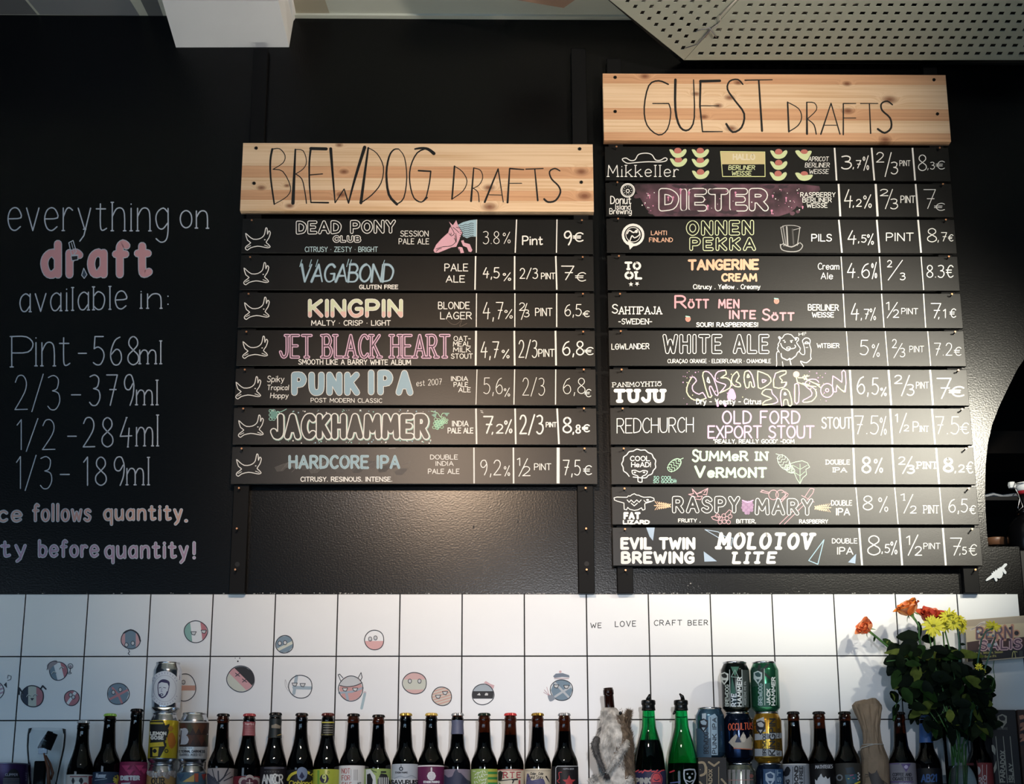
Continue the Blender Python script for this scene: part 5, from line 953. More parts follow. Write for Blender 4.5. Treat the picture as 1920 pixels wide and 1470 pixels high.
# ================================================================== drawings on the tiles
DK = '2b2f3a'
def on_tile(x, y):
    return Ink(plane_map(-.0012)), tile_at(x, y)
def face(x, y, r, bands, eyes, ang=0, ry=None, olw=1.5, extra=None, base=None, lab=None):
    k, t = on_tile(x, y); ry = ry or r
    if base: k.disc(x, y, r, base, ry=ry, n=28)
    ca, sa = cos(ang), sin(ang)
    for t0, t1, c in bands:                      # bands across, limits in -1..1 along the direction ang
        pts = []
        for i in range(9):
            u = t0 + (t1 - t0) * i / 8; pts.append((u, sqrt(max(0, 1 - u * u))))
        pts = pts + [(u, -v) for u, v in reversed(pts)]
        k.fill([(x + (u * ca - v * sa) * r * .97, y + (u * sa + v * ca) * ry * .97) for u, v in pts], c, .5)
    wob = [(x + r * (1 + .03 * sin(3 * a + x)) * cos(a), y + ry * (1 + .03 * cos(2 * a + y)) * sin(a)) for a in [i * 2 * pi / 14 for i in range(14)]]
    k.stroke(wob, olw, DK, 2, smooth=3, closed=True)
    for ex, ey, kind in eyes:
        X_, Y_ = x + ex, y + ey
        if kind == 'o': k.disc(X_, Y_, 3.2, 'cfd2d6', 3, ry=3.8); k.ring(X_, Y_, 3.2, 1.1, DK, 4, ry=3.8)
        elif kind == 'x': k.stroke([(X_ - 4, Y_ - 3), (X_ + 4, Y_ + 3)], 1.3, DK, 4); k.stroke([(X_ - 4, Y_ + 3), (X_ + 4, Y_ - 3)], 1.3, DK, 4)
        elif kind == 'd': k.fill([(X_ - 5, Y_ - 3), (X_ + 5, Y_ - 3), (X_ + 2, Y_ + 3), (X_ - 3, Y_ + 2)], 'd6d8da', 3); k.stroke([(X_ - 5, Y_ - 3), (X_ + 5, Y_ - 3), (X_ + 2, Y_ + 3), (X_ - 3, Y_ + 2)], 1.1, DK, 4, closed=True)
        elif kind == 'n': k.stroke([(X_ - 4, Y_ + 2), (X_ - 1, Y_ - 2), (X_ + 4, Y_)], 1.6, 'd6dcd8', 4, smooth=3); k.stroke([(X_ - 4, Y_ + 3), (X_ - 1, Y_ - 1), (X_ + 4, Y_ + 1)], .8, DK, 5, smooth=3)
    if extra: extra(k)
    k.make('doodle', t, lab)
RD, BU, GRN, CRM, PNK = 'c8707c', '6f8ca0', '7fb6ac', 'ced4c4', 'dba0a4'
face(245, 1199, 18, [(-1, 1, BU), (-1, -.6, PNK), (.55, 1, PNK)], [(-8, 10, 'o'), (4, 7, 'o')], extra=lambda k: (k.stroke([(241, 1218), (243, 1222), (240, 1225), (243, 1228)], 1.2, DK, 2), k.stroke([(232, 1187), (245, 1181), (258, 1188), (263, 1202)], 2.8, DK, 2, smooth=3)), lab='grey-blue round face doodle')
face(367, 1184.5, 22, [(-1, -.4, GRN), (.5, 1, RD)], [(-4, 3, 'd'), (15, 0, 'd')], ang=-.1, ry=20, lab='teal and red round face doodle')
face(533.5, 1208, 16.5, [(-1, 1, BU), (.05, .4, CRM)], [(-9, -2, 'o'), (1, -3, 'o')], ang=1.1, lab='blue round face doodle')
face(702, 1200, 18, [(.1, 1, 'e5a7a6')], [(-8, -2, 'o'), (2, -4, 'o')], ang=pi / 2, ry=19, lab='pink and white round face doodle')
def x5(k):
    k.fill([(88, 1248), (95, 1241), (105, 1238), (108, 1243), (98, 1250), (92, 1257)], '9c8f96', 3, True); k.stroke([(88, 1256), (92, 1244), (100, 1240), (107, 1241)], 1.2, DK, 4, smooth=3); k.ring(132, 1249, 4.6, 1.1, DK, 3); k.stroke([(132, 1253), (131, 1261)], 1.4, DK, 3); k.ring(130, 1262, 4, 1, DK, 3, ry=1.4); k.disc(132, 1250, 3, 'b09aa2', 2)
face(109.5, 1258.5, 17, [(-1, -.35, BU), (.45, 1, RD)], [(-8, 3, 'n'), (6, -6, 'n')], ang=-.25, extra=x5, lab='round face doodle with a beret and wine glass')
def x6(k):
    k.stroke([(43, 1300), (36, 1290), (36, 1302)], 3, DK, 3); k.stroke([(76, 1292), (80, 1286), (86, 1292)], 3, DK, 3); k.fill([(57, 1309), (64, 1309), (60, 1314)], DK, 4)
face(61, 1305.5, 21, [(-1, -.4, '2f3a4c'), (-.4, .35, CRM), (.35, 1, RD)], [(-7, -1, 'n'), (5, -2, 'n')], ry=20, extra=x6, olw=2, lab='round dog-eared face doodle in black, cream and red')
face(134.5, 1309, 14, [(-1, -.25, RD), (.15, 1, RD)], [(-2, -6, 'o'), (3, -2, 'o')], ang=.6, lab='small red round face doodle')
def x8(k):
    k.stroke([(206, 1311), (222, 1303), (239, 1294)], 4, 'd07c84', 1); k.stroke([(211, 1290), (222, 1303), (229, 1319)], 4, 'd07c84', 1)
face(221.5, 1301, 20.5, [(-1, 1, BU)], [(-9, -3, 'o'), (4, -8, 'o')], extra=x8, lab='blue round face doodle with a pink cross')
face(346, 1289, 21, [(-.15, .22, 'd89a86')], [(-2, -10, 'o')], ang=pi / 2, ry=26, lab='white round face doodle with an orange band, half hidden by a can')
face(451.5, 1273, 26, [(-1, -.25, '23242a'), (-.25, .32, 'dc9ba2'), (.32, 1, CRM)], [(-6, -8, 'x'), (7, 3, 'x')], ang=pi - .75, ry=24, extra=lambda k: (k.disc(446, 1240, 1.6, DK), k.disc(449.5, 1234, 1.2, DK), k.disc(441, 1234, .8, DK)), lab='round face doodle in black, pink and pale green with crossed-out eyes')
def x11(k): k.stroke([(556, 1268), (551, 1300)], 6, '9fb6c6', .5); k.stroke([(551, 1289), (583, 1290)], 6, '9fb6c6', .7)
face(563.5, 1287.5, 22, [], [(-11, -4, 'd'), (4, -3, 'd')], extra=lambda k: (x11(k), k.stroke([(541, 1296), (535, 1286), (535, 1274), (540, 1290)], .8, 'b7b3b6', smooth=3)), lab='white round face doodle with a pale blue cross')
def x12(k):
    k.stroke([(636, 1299), (660, 1297), (680, 1290)], 4, '9fb0c2', .9); k.stroke([(649, 1298), (652, 1312)], 5, '9fb0c2', 1); k.fill([(637, 1286), (640, 1276), (655, 1268), (668, 1270), (677, 1280), (665, 1286), (650, 1287)], 'ccd0d4', 1.2); k.stroke([(637, 1285), (650, 1287.5), (666, 1285.5), (679, 1280)], 1.3, DK, 3, smooth=3)
    k.stroke([(639, 1277), (634, 1265), (637, 1264), (643, 1271)], 1.3, DK, 3); k.stroke([(671, 1272), (677, 1261), (679, 1270), (676, 1276)], 1.3, DK, 3); k.stroke([(684, 1301), (678, 1328)], 5, 'a4c0cc', .3); k.disc(684, 1299, 3, 'd4bfc8')
face(658, 1291, 23, [(-1, 1, 'd99a98')], [(-11, 2, 'd'), (8, 2, 'd')], extra=x12, lab='pink round face doodle with a horned helmet')
face(777.5, 1281, 22.5, [(-1, -.35, 'e0b0ae'), (-.35, .6, CRM), (.6, 1, 'e0b0ae')], [(-9, -4, 'o'), (9, -4, 'o')], ang=pi / 2, ry=20.5, lab='round face doodle with pale pink bands')
face(828.5, 1305.5, 18.5, [(u, u + .14, 'dfa898') for u in (-.85, -.55, -.25, .05, .35, .65)], [(-7, 1, 'd'), (6, -6, 'd')], ang=pi / 2 - .3, ry=17.5, base='dcd3c4', lab='striped peach round face doodle')
face(905.5, 1302, 20.5, [(-1, -.3, 'a9b8c4'), (-.32, .42, '24262c')], [], ang=pi / 2, ry=19.5, extra=lambda k: (k.fill([(894, 1303), (899, 1299), (901, 1303), (900, 1304)], 'd8dadc', 3), k.fill([(909, 1302), (911, 1299), (915, 1300), (915, 1304), (909, 1304)], 'd8dadc', 3), k.fill([(907, 1280), (911, 1277), (919, 1282), (927, 1285), (925, 1292), (917, 1285)], 'e3b3ba', 1)), lab='round face doodle with a black mask and pink bow')
def x16(k):
    k.stroke([(1040, 1280), (1067, 1308)], 4, 'c3ccd4', 1); k.stroke([(1069, 1288), (1041, 1306)], 4, 'c3ccd4', 1.1); k.fill([(1037, 1268), (1042, 1263), (1055, 1262), (1067, 1266), (1068, 1270), (1054, 1269), (1040, 1271)], '74859a', 3); k.disc(1050.5, 1259.5, 2.4, 'e3b9bd', 3); k.stroke([(1040, 1272), (1066, 1272)], 2.6, 'dcc9cd', 2)
    k.fill([(1027, 1303), (1035, 1304), (1041, 1309), (1036, 1314), (1030, 1314)], '8d9aab', 2, True)
    for q in ((1025, 1288), (1020, 1293), (1019, 1298)): k.stroke([q, (1030, 1304)], .9, 'c99aa4', 2)
face(1053, 1294, 21, [(-1, 1, '7391a8')], [(-10, -7, 'd'), (9, -6, 'd')], extra=x16, ry=20, lab='blue round face doodle with a tam hat and bagpipes')
face(-11, 1295, 18, [(u, u + .2, 'c8a2b8') for u in (-.8, -.4, 0, .4)], [], ang=1.2, extra=lambda k: (k.fill([(7, 1284), (12, 1279), (13, 1290)], DK, 3), k.stroke([(14, 1276), (20, 1274), (21, 1268), (15, 1266), (14, 1272)], 1, DK, 3)), lab='striped round face doodle cut by the left edge')
for t, a, b, yb, yt in (('WE', 1107.5, 1127.5, 1177.5, 1168.5), ('LOVE', 1153.5, 1192, 1175, 1165), ('CRAFT', 1226.5, 1278, 1172.8, 1163.3), ('BEER', 1290, 1327, 1172.3, 1163.3)):
    k, tt = on_tile(a + 3, yb); k.text(t, a, b, yb, yt, '1c1c20', 1.7, gap=3.2, slope=-.6, jit=.25); k.make('stamped_lettering', tt)
# ================================================================== the shelf of bottles
AY = -.085
SZ = P(761, 1337, AY).z - .231                     # top of the shelf
shf = box('trim_3', (XL, -.24, SZ - .03), (XR, -.0015, SZ), mat('shelf_black', '#141315', .4), bev=.002); tag(shf, kind='structure', label='black shelf carrying the row of bottles and cans')
fl = box('floor', (XL, -6.5, -.05), (XR, .0, 0), mat('dark_floor', '#2c2a29', .6)); tag(fl, kind='structure', label='dark floor of the bar')
wt = box('bounce_board', (-0.9, -.85, .87), (2.5, -.002, .90), mat('bounce_board_pale', '#c9c9c6', .5), bev=.002); tag(wt, kind='structure', label='pale bounce board added under the bottle shelf')  # unseen board added to reflect the fill light up to the ceiling
def rpx(cx, y, hw, ay=AY): return abs(P(cx + hw, y, ay).x - P(cx, y, ay).x)
def profpx(cx, rows, ay=AY):                       # (y, half width) -> (r, z) upwards from the shelf
    return sorted([(rpx(cx, y, hw, ay), P(cx, y, ay).z - SZ) for y, hw in rows], key=lambda q: q[1])
LN = [(0, 0), (.026, 0), (.0292, .002), (.0305, .006), (.0305, .112), (.0297, .119), (.0275, .127), (.0232, .137), (.0190, .146), (.0170, .153), (.0152, .172), (.0138, .195), (.0130, .209), (.0141, .211), (.0141, .218), (.0130, .220), (.0128, .224)]
HB = [(0, 0), (.026, 0), (.0292, .002), (.0305, .006), (.0305, .104), (.0300, .112), (.0283, .122), (.0255, .132), (.0215, .145), (.0178, .160), (.0155, .174), (.0141, .190), (.0134, .208), (.0142, .210), (.0142, .218), (.0130, .220), (.0128, .224)]
def cap_vf(c, r=.0146, h=.0062):
    vs = []; fs = []; n = 42
    for k, (q, z) in enumerate([(0, h), (.010, h), (.0128, h * .88), (.0138, h * .6), (r, 0), (r - .0012, 0)]):
        for i in range(n):
            a = 2 * pi * i / n; rr = q * (1 + (.035 if i % 2 else -.035) * (1 if k >= 3 else 0)); vs.append((c[0] + rr * sin(a), c[1] - rr * cos(a), c[2] + z))
    for k in range(5):
        for i in range(n): j = (i + 1) % n; fs.append((k * n + i, k * n + j, (k + 1) * n + j, (k + 1) * n + i))
    return vs, fs
NP = {}
def bottle(cx, top, cap, label, prof=LN, glass=None, beer=None, fill=.010, name='beer_bottle', group='capped beer bottles in a row'):
    X = P(cx, top, AY).x; zt = P(cx, top, AY).z; H = zt - SZ; k = (H - .006) / .224
    o = empty(name, (X, AY, SZ), label, 'bottle', group); c = (X, AY, SZ)
    pf = [(r, z * k) for r, z in prof]
    g = lathe('glass', pf, c, glass or M_brown, o, 32)
    inner = [(max(0, r - .0022), min(max(z, .003), H)) for r, z in pf if z < H - fill]; zf = H - fill
    inner.append((inner[-1][0] * .97, zf)); inner.append((0, zf)); lathe('beer', inner, c, beer or M_beer, o, 24)
    if cap:
        m = mat('cap_' + cap, '#' + cap, .3, metal=.6 if cap in ('c9a94f', 'b9bcc0', 'a5853a', 'cfd2d6') else .1, spec=.5); v, f = cap_vf((X, AY, SZ + H - .0062)); mk('cap', v, f, m, o, smooth=False)
    o['_R'] = .0305; return o, X, H, c
def clab(o, X, y, cx, col, R=.0305, zb=.02, name='paper_label', rough=.55, y1=None):
    zt = P(cx, y, AY - R).z - SZ; zb_ = (P(cx, y1, AY - R).z - SZ) if y1 else zb
    m = mat('label_' + col, '#' + col, rough, spec=.4)
    l = lathe(name, [(R + .0002, zb_), (R + .0004, zb_ + .0003), (R + .0004, zt - .0003), (R + .0002, zt)], (X, AY, SZ), m, o, 32); return l
def cink(X, R=.0305): return Ink(cyl_map(X, AY, R + .0005), True)
def neckR(prof, k, z):
    for a, b in zip(prof, prof[1:]):
        if a[1] * k <= z <= b[1] * k and b[1] > a[1]: return a[0] + (b[0] - a[0]) * (z / k - a[1]) / (b[1] - a[1])
    return .015
def necklab(o, cx, top, X, H, y0, y1, col, prof=LN, name='neck_label'):
    k = (H - .006) / .224; z0 = P(cx, y1, AY).z - SZ; z1 = P(cx, y0, AY).z - SZ; m = mat('label_' + col, '#' + col, .5)
    return lathe(name, [(neckR(prof, k, z0 + (z1 - z0) * t / 4) + .0005, z0 + (z1 - z0) * t / 4) for t in range(5)], (X, AY, SZ), m, o, 28)
def fin(k, l, nm='label_print'):
    o = k.make(nm, l); return o
BKC, GLD, SLV = '0c0b0b', 'c9a94f', 'b9bcc0'
# 1 white-capped bottle
b, X, H, c = bottle(157, 1351, 'cfd2d6', 'shortest brown bottle with a white cap, right of the pint glass', HB)
l = clab(b, X, 1452, 157, 'c9c4bf'); k = cink(X); k.rect(166, 1455, 186, 1490, '8e2a33'); k.rect(131, 1455, 164, 1457, '8e5a5e', 1); k.disc(137, 1464, 3, '23252c', 1, ry=6); k.disc(152, 1464, 4, '23252c', 1, ry=6); k.disc(145, 1472, 7, 'dedad4', 1); k.disc(160, 1472, 5, 'b0555b', 1); fin(k, l)
b, X, H, c = bottle(207, 1338, 'a3cf5a', 'brown bottle with a lime green cap', LN)
l = clab(b, X, 1447, 207, '27384e'); k = cink(X); k.disc(221, 1462, 9, '3a2a4a', .5); [k.stroke([(221, 1462), (221 + 8 * cos(a + .4), 1462 + 8 * sin(a + .4))], 2, 'd6c84a', 1, w1=3) for a in [i * pi / 6 for i in range(12)]]; k.text('Nummer', 180, 198, 1458, 1450, 'b4bcc8', 1.4, sh=.2); k.stroke([(178, 1463), (200, 1460)], 1, 'aab4c0'); k.fill([(196, 1470), (232, 1466), (232, 1490), (196, 1490)], '7a3a78', .4); fin(k, l)
b, X, H, c = bottle(257, 1329, BKC, 'tallest brown bottle with a magenta label left of the can stack', LN)
l = clab(b, X, 1428, 257, '7c2348', .031); k = cink(X, .031)
for x, y, s in ((236, 1440, 1), (250, 1440, -1), (262, 1440, 1), (243, 1448, 1), (257, 1448, -1), (270, 1446, 1)): k.fill([(x - 8, y - 5 * s), (x + 8, y - 5 * s), (x, y + 6 * s)], 'b23a66' if s > 0 else '952a58', .5)
k.text('DIETER', 227, 261, 1462, 1455.5, 'd6d3d4', 3, 1, gap=3.2); k.fill([(227, 1468), (245, 1467), (240, 1475), (227, 1476)], 'c4bfc4', 1); fin(k, l)
# ---- brown bottles of the middle row
b, X, H, c = bottle(419, 1338, BKC, 'brown bottle with grey sketch-like label, right of the brown triangle can', LN, fill=.022)
l = clab(b, X, 1440, 419, 'a39a98'); k = cink(X); [k.stroke(q, w, '33323c', 1) for q, w in (([(390, 1452), (410, 1470)], 4), ([(398, 1442), (401, 1455), (408, 1468)], 1.4), ([(409, 1446), (410, 1466)], 2.6), ([(428, 1441), (420, 1457), (411, 1466)], 2.6), ([(436, 1456), (420, 1464)], 1.8), ([(405, 1468), (432, 1448)], 1))]; k.fill([(388, 1450), (402, 1458), (412, 1472), (390, 1490)], '4a4a56', .5); fin(k, l)
b, X, H, c = bottle(468, 1338, 'b0464a', 'brown bottle with red cap and pink-red neck label', HB)
nl = necklab(b, 468, 1338, X, H, 1354, 1380, '9a4a50', HB); k = Ink(cyl_map(X, AY, .0152), True); [k.stroke([(459, y), (477, y)], .7, 'c9a0a0') for y in range(1362, 1379, 3)]; k.text('herbs', 460, 476, 1359.5, 1355, 'd8b8b8', .9); fin(k, nl)
l = clab(b, X, 1455, 468, '6e1f2a'); k = cink(X)
for x, y, r in ((456, 1466, 9), (468, 1462, 9.5), (480, 1466, 9), (468, 1472, 12)): k.disc(x, y, r, 'b8a8a2', .5)
for x, y, r in ((458, 1468, 6.6), (468, 1465, 7), (478, 1468, 6.6), (468, 1474, 9)): k.disc(x, y, r, '5a2a38', 1)
k.stroke([(468, 1462), (468, 1476)], 2, 'c9b9b4', 2); k.stroke([(462, 1468), (474, 1468)], 1.6, 'c9b9b4', 2); fin(k, l)
b, X, H, c = bottle(517, 1336, '101010', 'brown bottle with dark foil neck edged in gold', HB)
nl = necklab(b, 517, 1336, X, H, 1341, 1384, '1d2424', HB, 'neck_foil'); k = Ink(cyl_map(X, AY, .0155), True); k.fill([(509, 1360), (517, 1357), (526, 1361), (525, 1366), (509, 1365)], '8a8070'); k.stroke([(506, 1384), (514, 1381), (527, 1377)], 1.8, 'b59a56', smooth=2); fin(k, nl)
l = clab(b, X, 1437, 517, '1c1a20'); k = cink(X); k.text('ANDCR', 492, 530, 1469, 1453, 'd6d4d0', 2.6, gap=1.6); k.text('C', 511, 519, 1469, 1452, 'e8e6e0', 3, 1); [k.disc(497 + i * 5, 1447, 1.2, 'aab0b8') for i in range(6)]; k.stroke([(496, 1440), (532, 1440)], 2.2, '5c5a66', smooth=2); fin(k, l)
b, X, H, c = bottle(566, 1337, '15100d', 'brown bottle with yellow arched label and blue drop', HB)
l = clab(b, X, 1443, 566, '15161c'); k = cink(X); k.stroke([(540, 1462), (547, 1452), (566, 1446), (585, 1452), (592, 1462)], 5, 'c9bc3c', .5, smooth=3); k.fill([(557, 1444), (566, 1438), (576, 1444), (575, 1458), (566, 1464), (558, 1458)], '7886a0', 1, True); k.fill([(566, 1447), (571, 1456), (566, 1461), (561, 1456)], '20264a', 2); k.text('Cinblonde', 542, 590, 1472, 1464, 'c9bc3c', 1.6, 1, sh=.1); fin(k, l)
b, X, H, c = bottle(615, 1337, '5c2420', 'brown bottle with yellow-striped black neck label', HB)
nl = necklab(b, 615, 1337, X, H, 1353, 1380, '1c1a16', HB); k = Ink(cyl_map(X, AY, .0152), True); k.stroke([(604, 1354.5), (626, 1354.5)], 2.4, 'b9b04a'); k.stroke([(604, 1378), (626, 1378)], 2.4, 'b9b04a'); [k.stroke([(606, y), (624, y)], .9, 'a8a696') for y in (1360, 1364, 1369, 1373)]; fin(k, nl)
l = clab(b, X, 1442, 615, 'a4ad42', rough=.3); k = cink(X); k.disc(608, 1460, 8.5, '2c2438', 1); k.text('9', 605, 611, 1466, 1453, 'c9cf7a', 2.6, 2); k.rect(595, 1444, 599, 1490, '6f9a3c', .5); k.ring(616, 1448, 2, .8, '6a6a3a', 1); fin(k, l)
b, X, H, c = bottle(663, 1338, '0d0c0c', 'brown bottle with white label reading in pale red letters', LN, fill=.022)
l = clab(b, X, 1435, 663, 'd2d2d2'); k = cink(X); [k.text(t, 641, x1, y, y - 9, 'b4706c', 1.3) for t, x1, y in (('NOT', 656, 1450), ('FOR', 656, 1463), ('SALE', 659, 1476))]; [k.stroke([(664 + i * 3, 1443), (664 + i * 3, 1463)], 1, '8a8a8e') for i in (0, 1, 2)]; k.stroke([(658, 1442), (658, 1462)], .6, '77777a'); k.text('KS', 671, 677, 1474, 1467, '33333a', 1); fin(k, l)
b, X, H, c = bottle(710, 1340, '141414', 'brown bottle with green label of black and white figures', LN, fill=.022)
l = clab(b, X, 1441, 710, '8aa05c'); k = cink(X); k.fill([(686, 1443), (694, 1442), (704, 1455), (706, 1480), (686, 1480)], 'c9cdca', .5); k.fill([(688, 1452), (694, 1450), (699, 1462), (697, 1480), (688, 1480)], '141418', 1); k.fill([(708, 1462), (714, 1450), (725, 1452), (732, 1466), (732, 1490), (708, 1490)], '1d1e20', .5); [k.stroke([(711 + i * 3.4, 1458), (711 + i * 3.4, 1476)], 1.5, 'dadcda', 1) for i in range(6)]; k.rect(714, 1446, 724, 1449, '1d1e20', 1); k.stroke([(706, 1448), (700, 1446), (697, 1443)], 1.2, '22242a', 1); fin(k, l)
b, X, H, c = bottle(761, 1337, GLD, 'brown bottle with gold cap and pale grey label', LN)
l = clab(b, X, 1432, 761, 'a8b0ba'); k = cink(X); k.ring(752, 1441.5, 3, 1.8, '20242e'); k.stroke([(752, 1434), (752, 1438)], 1, '20242e'); k.text('STADIN PANIMO', 741, 764, 1450, 1447, '33363e', .8); k.stroke([(737, 1461), (750, 1455), (760, 1458), (772, 1454), (783, 1461)], .7, '77808a', smooth=3); k.rect(736, 1460, 786, 1490, 'c2c6ca', .4); k.text('SAVURUIS', 733, 783, 1470, 1463, '16171c', 2, 1); fin(k, l)
b, X, H, c = bottle(809, 1337, 'd2b35a', 'brown bottle with gold cap and purple label with white emblem', LN)
l = clab(b, X, 1434.5, 809, 'd0cdd2'); l2 = clab(b, X, 1437, 809, '5c1f48', .0307); k = cink(X, .031); k.disc(809, 1455, 8.4, 'd2d0d4', 1); k.stroke([(809, 1446), (809, 1440)], 3, 'd2d0d4', 1); [k.disc(809 + s * 2.4, 1451 + i * 4, 1.9, '5c1f48', 2, ry=1.3) for i in range(3) for s in (-1, 1)]; k.text('STADIN PANIMO', 794, 824, 1468, 1464.5, 'dadade', 1.1, 1); fin(k, l2)
k.k = 0
b, X, H, c = bottle(858, 1337, SLV, 'brown bottle with silver cap, slate neck foil and misty forest label', LN)
nl = necklab(b, 858, 1337, X, H, 1351, 1377, '5c6078', LN, 'neck_foil')
l = clab(b, X, 1442, 858, '7d7484'); k = cink(X); k.fill([(833, 1452), (840, 1458), (848, 1456), (852, 1446), (856, 1441), (860, 1449), (864, 1449), (870, 1456), (876, 1462), (884, 1466), (884, 1490), (833, 1490)], '33374e', .5); k.fill([(866, 1460), (869, 1454), (874, 1462), (878, 1468), (864, 1470)], '2b2e44', .8); fin(k, l)
b, X, H, c = bottle(908, 1337, '16291f', 'brown bottle with dark green cap and green rice-pattern label', LN, fill=.045)
l = clab(b, X, 1441.5, 908, '93ab62'); k = cink(X)
for i in range(26):
    x, y = 889 + (i * 7.3) % 24, 1446 + (i * 5.1) % 30; a = i * 1.7; k.stroke([(x - 2 * cos(a), y - 2 * sin(a)), (x + 2 * cos(a), y + 2 * sin(a))], 1.6, 'd4dcc6', 1)
k.rect(915, 1442, 934, 1490, 'b6b84c', .5); [k.rect(915, y, 934, y + 4.5, '3c8a48', 1) for y in (1447, 1457, 1467)]; fin(k, l)
b, X, H, c = bottle(957, 1337, 'cc3a3c', 'brown bottle with bright red cap and cream label with red letters', LN, fill=.05)
l = clab(b, X, 1442, 957, 'cfc4b0'); k = cink(X); k.stroke([(933, 1443.4), (981, 1443.4)], 1.4, 'a83a44'); k.text('RTE', 944, 976, 1458, 1448, 'a8434c', 1.9, serif=1.2, gap=4); k.fill([(934, 1448), (938, 1445), (943, 1448), (941, 1462), (934, 1464)], '23211f', 1); k.stroke([(936, 1464), (962, 1461)], 1.6, '2a2826', 1); k.stroke([(961, 1462), (970, 1461)], 3, '1c1a1a', 1); k.stroke([(963, 1464), (961, 1468)], 2.4, '1c1a1a', 1); k.stroke([(974, 1464), (974, 1490)], 3.4, 'a83a44', 1); k.stroke([(936, 1468), (941, 1474)], 2, '3a6a4a', 1); fin(k, l)
b, X, H, c = bottle(1008, 1337, 'a5853a', 'brown bottle with old-gold cap and cream moustache label', LN, fill=.032)
l = clab(b, X, 1441, 1008, 'd0c4ae'); k = cink(X); k.text('Oder, Ode', 994, 1018, 1453, 1448, '33302e', .9, sh=.2); k.text('and Story', 994, 1018, 1460, 1454, '33302e', .9, sh=.2); k.stroke([(985, 1445), (1031, 1445)], .6, '6a6054'); k.fill([(988, 1451), (992, 1452), (996, 1463), (1008, 1461), (1020, 1462), (1022, 1490), (990, 1490), (986, 1464)], '575478', .8, True); k.stroke([(992, 1456), (988, 1465)], 3, '16141a', 1, w1=1); k.stroke([(1024, 1456), (1030, 1466)], 3, '16141a', 1, w1=1); k.disc(1004, 1465, 1.8, '8a86a4', 2); fin(k, l)
b, X, H, c = bottle(1058, 1337, SLV, 'brown bottle with silver cap and black label with red star', LN, fill=.042)
l = clab(b, X, 1436, 1058, '17161c'); k = cink(X); k.stroke([(1042, 1480), (1042, 1440), (1045, 1436.6), (1083, 1436.6)], 1.4, 'b4b6ba', 1); star(k, 1067, 1466, 13, 'b23c40', 1); k.stroke([(1053, 1448), (1048, 1449), (1049, 1460), (1045, 1464), (1049, 1468)], 1.6, 'a8383c', 1, smooth=3); k.text('HOPPA BEER', 1056, 1076, 1443, 1440.5, '8e9096', .7, 1); fin(k, l)
# ---- right group of brown bottles
b, X, H, c = bottle(1487, 1334, '1b1b1e', 'brown bottle with silver-grey label and vertical black letters', LN, fill=.022)
l = clab(b, X, 1431.5, 1487, '8f949c', rough=.35); k = cink(X); k.stroke([(1464, 1433.4), (1511, 1433.4)], 2, 'c9c6c2'); k.fill([(1471, 1444), (1476, 1437), (1482, 1442), (1480, 1452), (1472, 1456), (1469, 1450)], '17181e', .5, True); k.text('BOND', 1490, 1496, 1474, 1437, '15161c', 2.4, 1, vert=True); k.text('EN FREE', 1499, 1505, 1478, 1437, '15161c', 1.6, 1, vert=True); k.text('DOG', 1474, 1480, 1482, 1462, '15161c', 1.8, 1, vert=True); k.stroke([(1486.5, 1438), (1486.5, 1480)], 1, '22232a', 1); k.stroke([(1508, 1438), (1508, 1480)], .8, '22232a', 1); fin(k, l)
b, X, H, c = bottle(1535, 1334, '1e1e20', 'brown bottle with white crown printed on black, behind which the shadow of leaves falls', LN, fill=.04)
b['label'] = 'brown bottle with a white crown printed on its black label'
l = clab(b, X, 1431, 1535, '0b0a0c'); k = cink(X); k.text('MATHTEGE5', 1529, 1562 - 1, 1441, 1435, 'b4b4b8', 1.1, .5, slope=-1); k.fill([(1528, 1461), (1532, 1464), (1534, 1458), (1537, 1456), (1539, 1448), (1542, 1456), (1545, 1459), (1549, 1454), (1551, 1462), (1556, 1457), (1558, 1490), (1530, 1490)], 'c4c4c6', 1); fin(k, l)
b, X, H, c = bottle(1583, 1334, '17140f', 'brown bottle with dark teal cartoon label, beside the paper-wrapped bottle', LN, fill=.022)
l = clab(b, X, 1430.5, 1583, '35332f'); k = cink(X); k.fill([(1585, 1440), (1600, 1438), (1604, 1450), (1588, 1450)], '26333e', .5); k.fill([(1584, 1453), (1606, 1451), (1609, 1468), (1588, 1470)], '2f5260', .6); k.disc(1591, 1460, 2.4, 'b9b04a', 1, ry=1.2); k.disc(1601, 1459, 2.4, 'b0486c', 1, ry=1.2); k.stroke([(1594, 1454), (1600, 1453)], 1.4, 'b0486c', 1); [k.rect(1608 + (i % 2) * 2, 1448 + i * 3, 1610.5 + (i % 2) * 2, 1451 + i * 3, 'c9c9c9', 1) for i in range(5)]; k.ring(1574, 1458, 5, 2.6, '7d7f82', 1); k.stroke([(1603, 1470), (1612, 1466)], 3, 'c9b83c', 1); fin(k, l)
b, X, H, c = bottle(1685, 1335, '131212', 'brown bottle with silver and purple label under the drooping leaves', LN, fill=.05)
l = clab(b, X, 1430, 1685, '7c7880'); k = cink(X); k.fill([(1689, 1432), (1708, 1432), (1699, 1448)], '5c4a78', .5); k.disc(1699, 1438, 4, 'b4a8c4', 1, ry=3.4); k.text('COFFEE AND', 1674, 1709, 1455, 1449.5, '23222a', 1.1, 1); k.text('CIGARETTES', 1674, 1711, 1463, 1457.5, '23222a', 1.1, 1); k.stroke([(1666, 1466), (1712, 1466)], 2.4, '5c4a78', .5); k.text('BREWDOG', 1686, 1708, 1471, 1467.5, 'a8a2b4', .9, 1); k.stroke([(1668, 1432), (1686, 1432)], 1.6, '5c4a78', .5); fin(k, l)
b, X, H, c = bottle(1733, 1341, '2f4a6a', 'dark bottle with a blue neck foil behind the vase', LN, fill=.05)
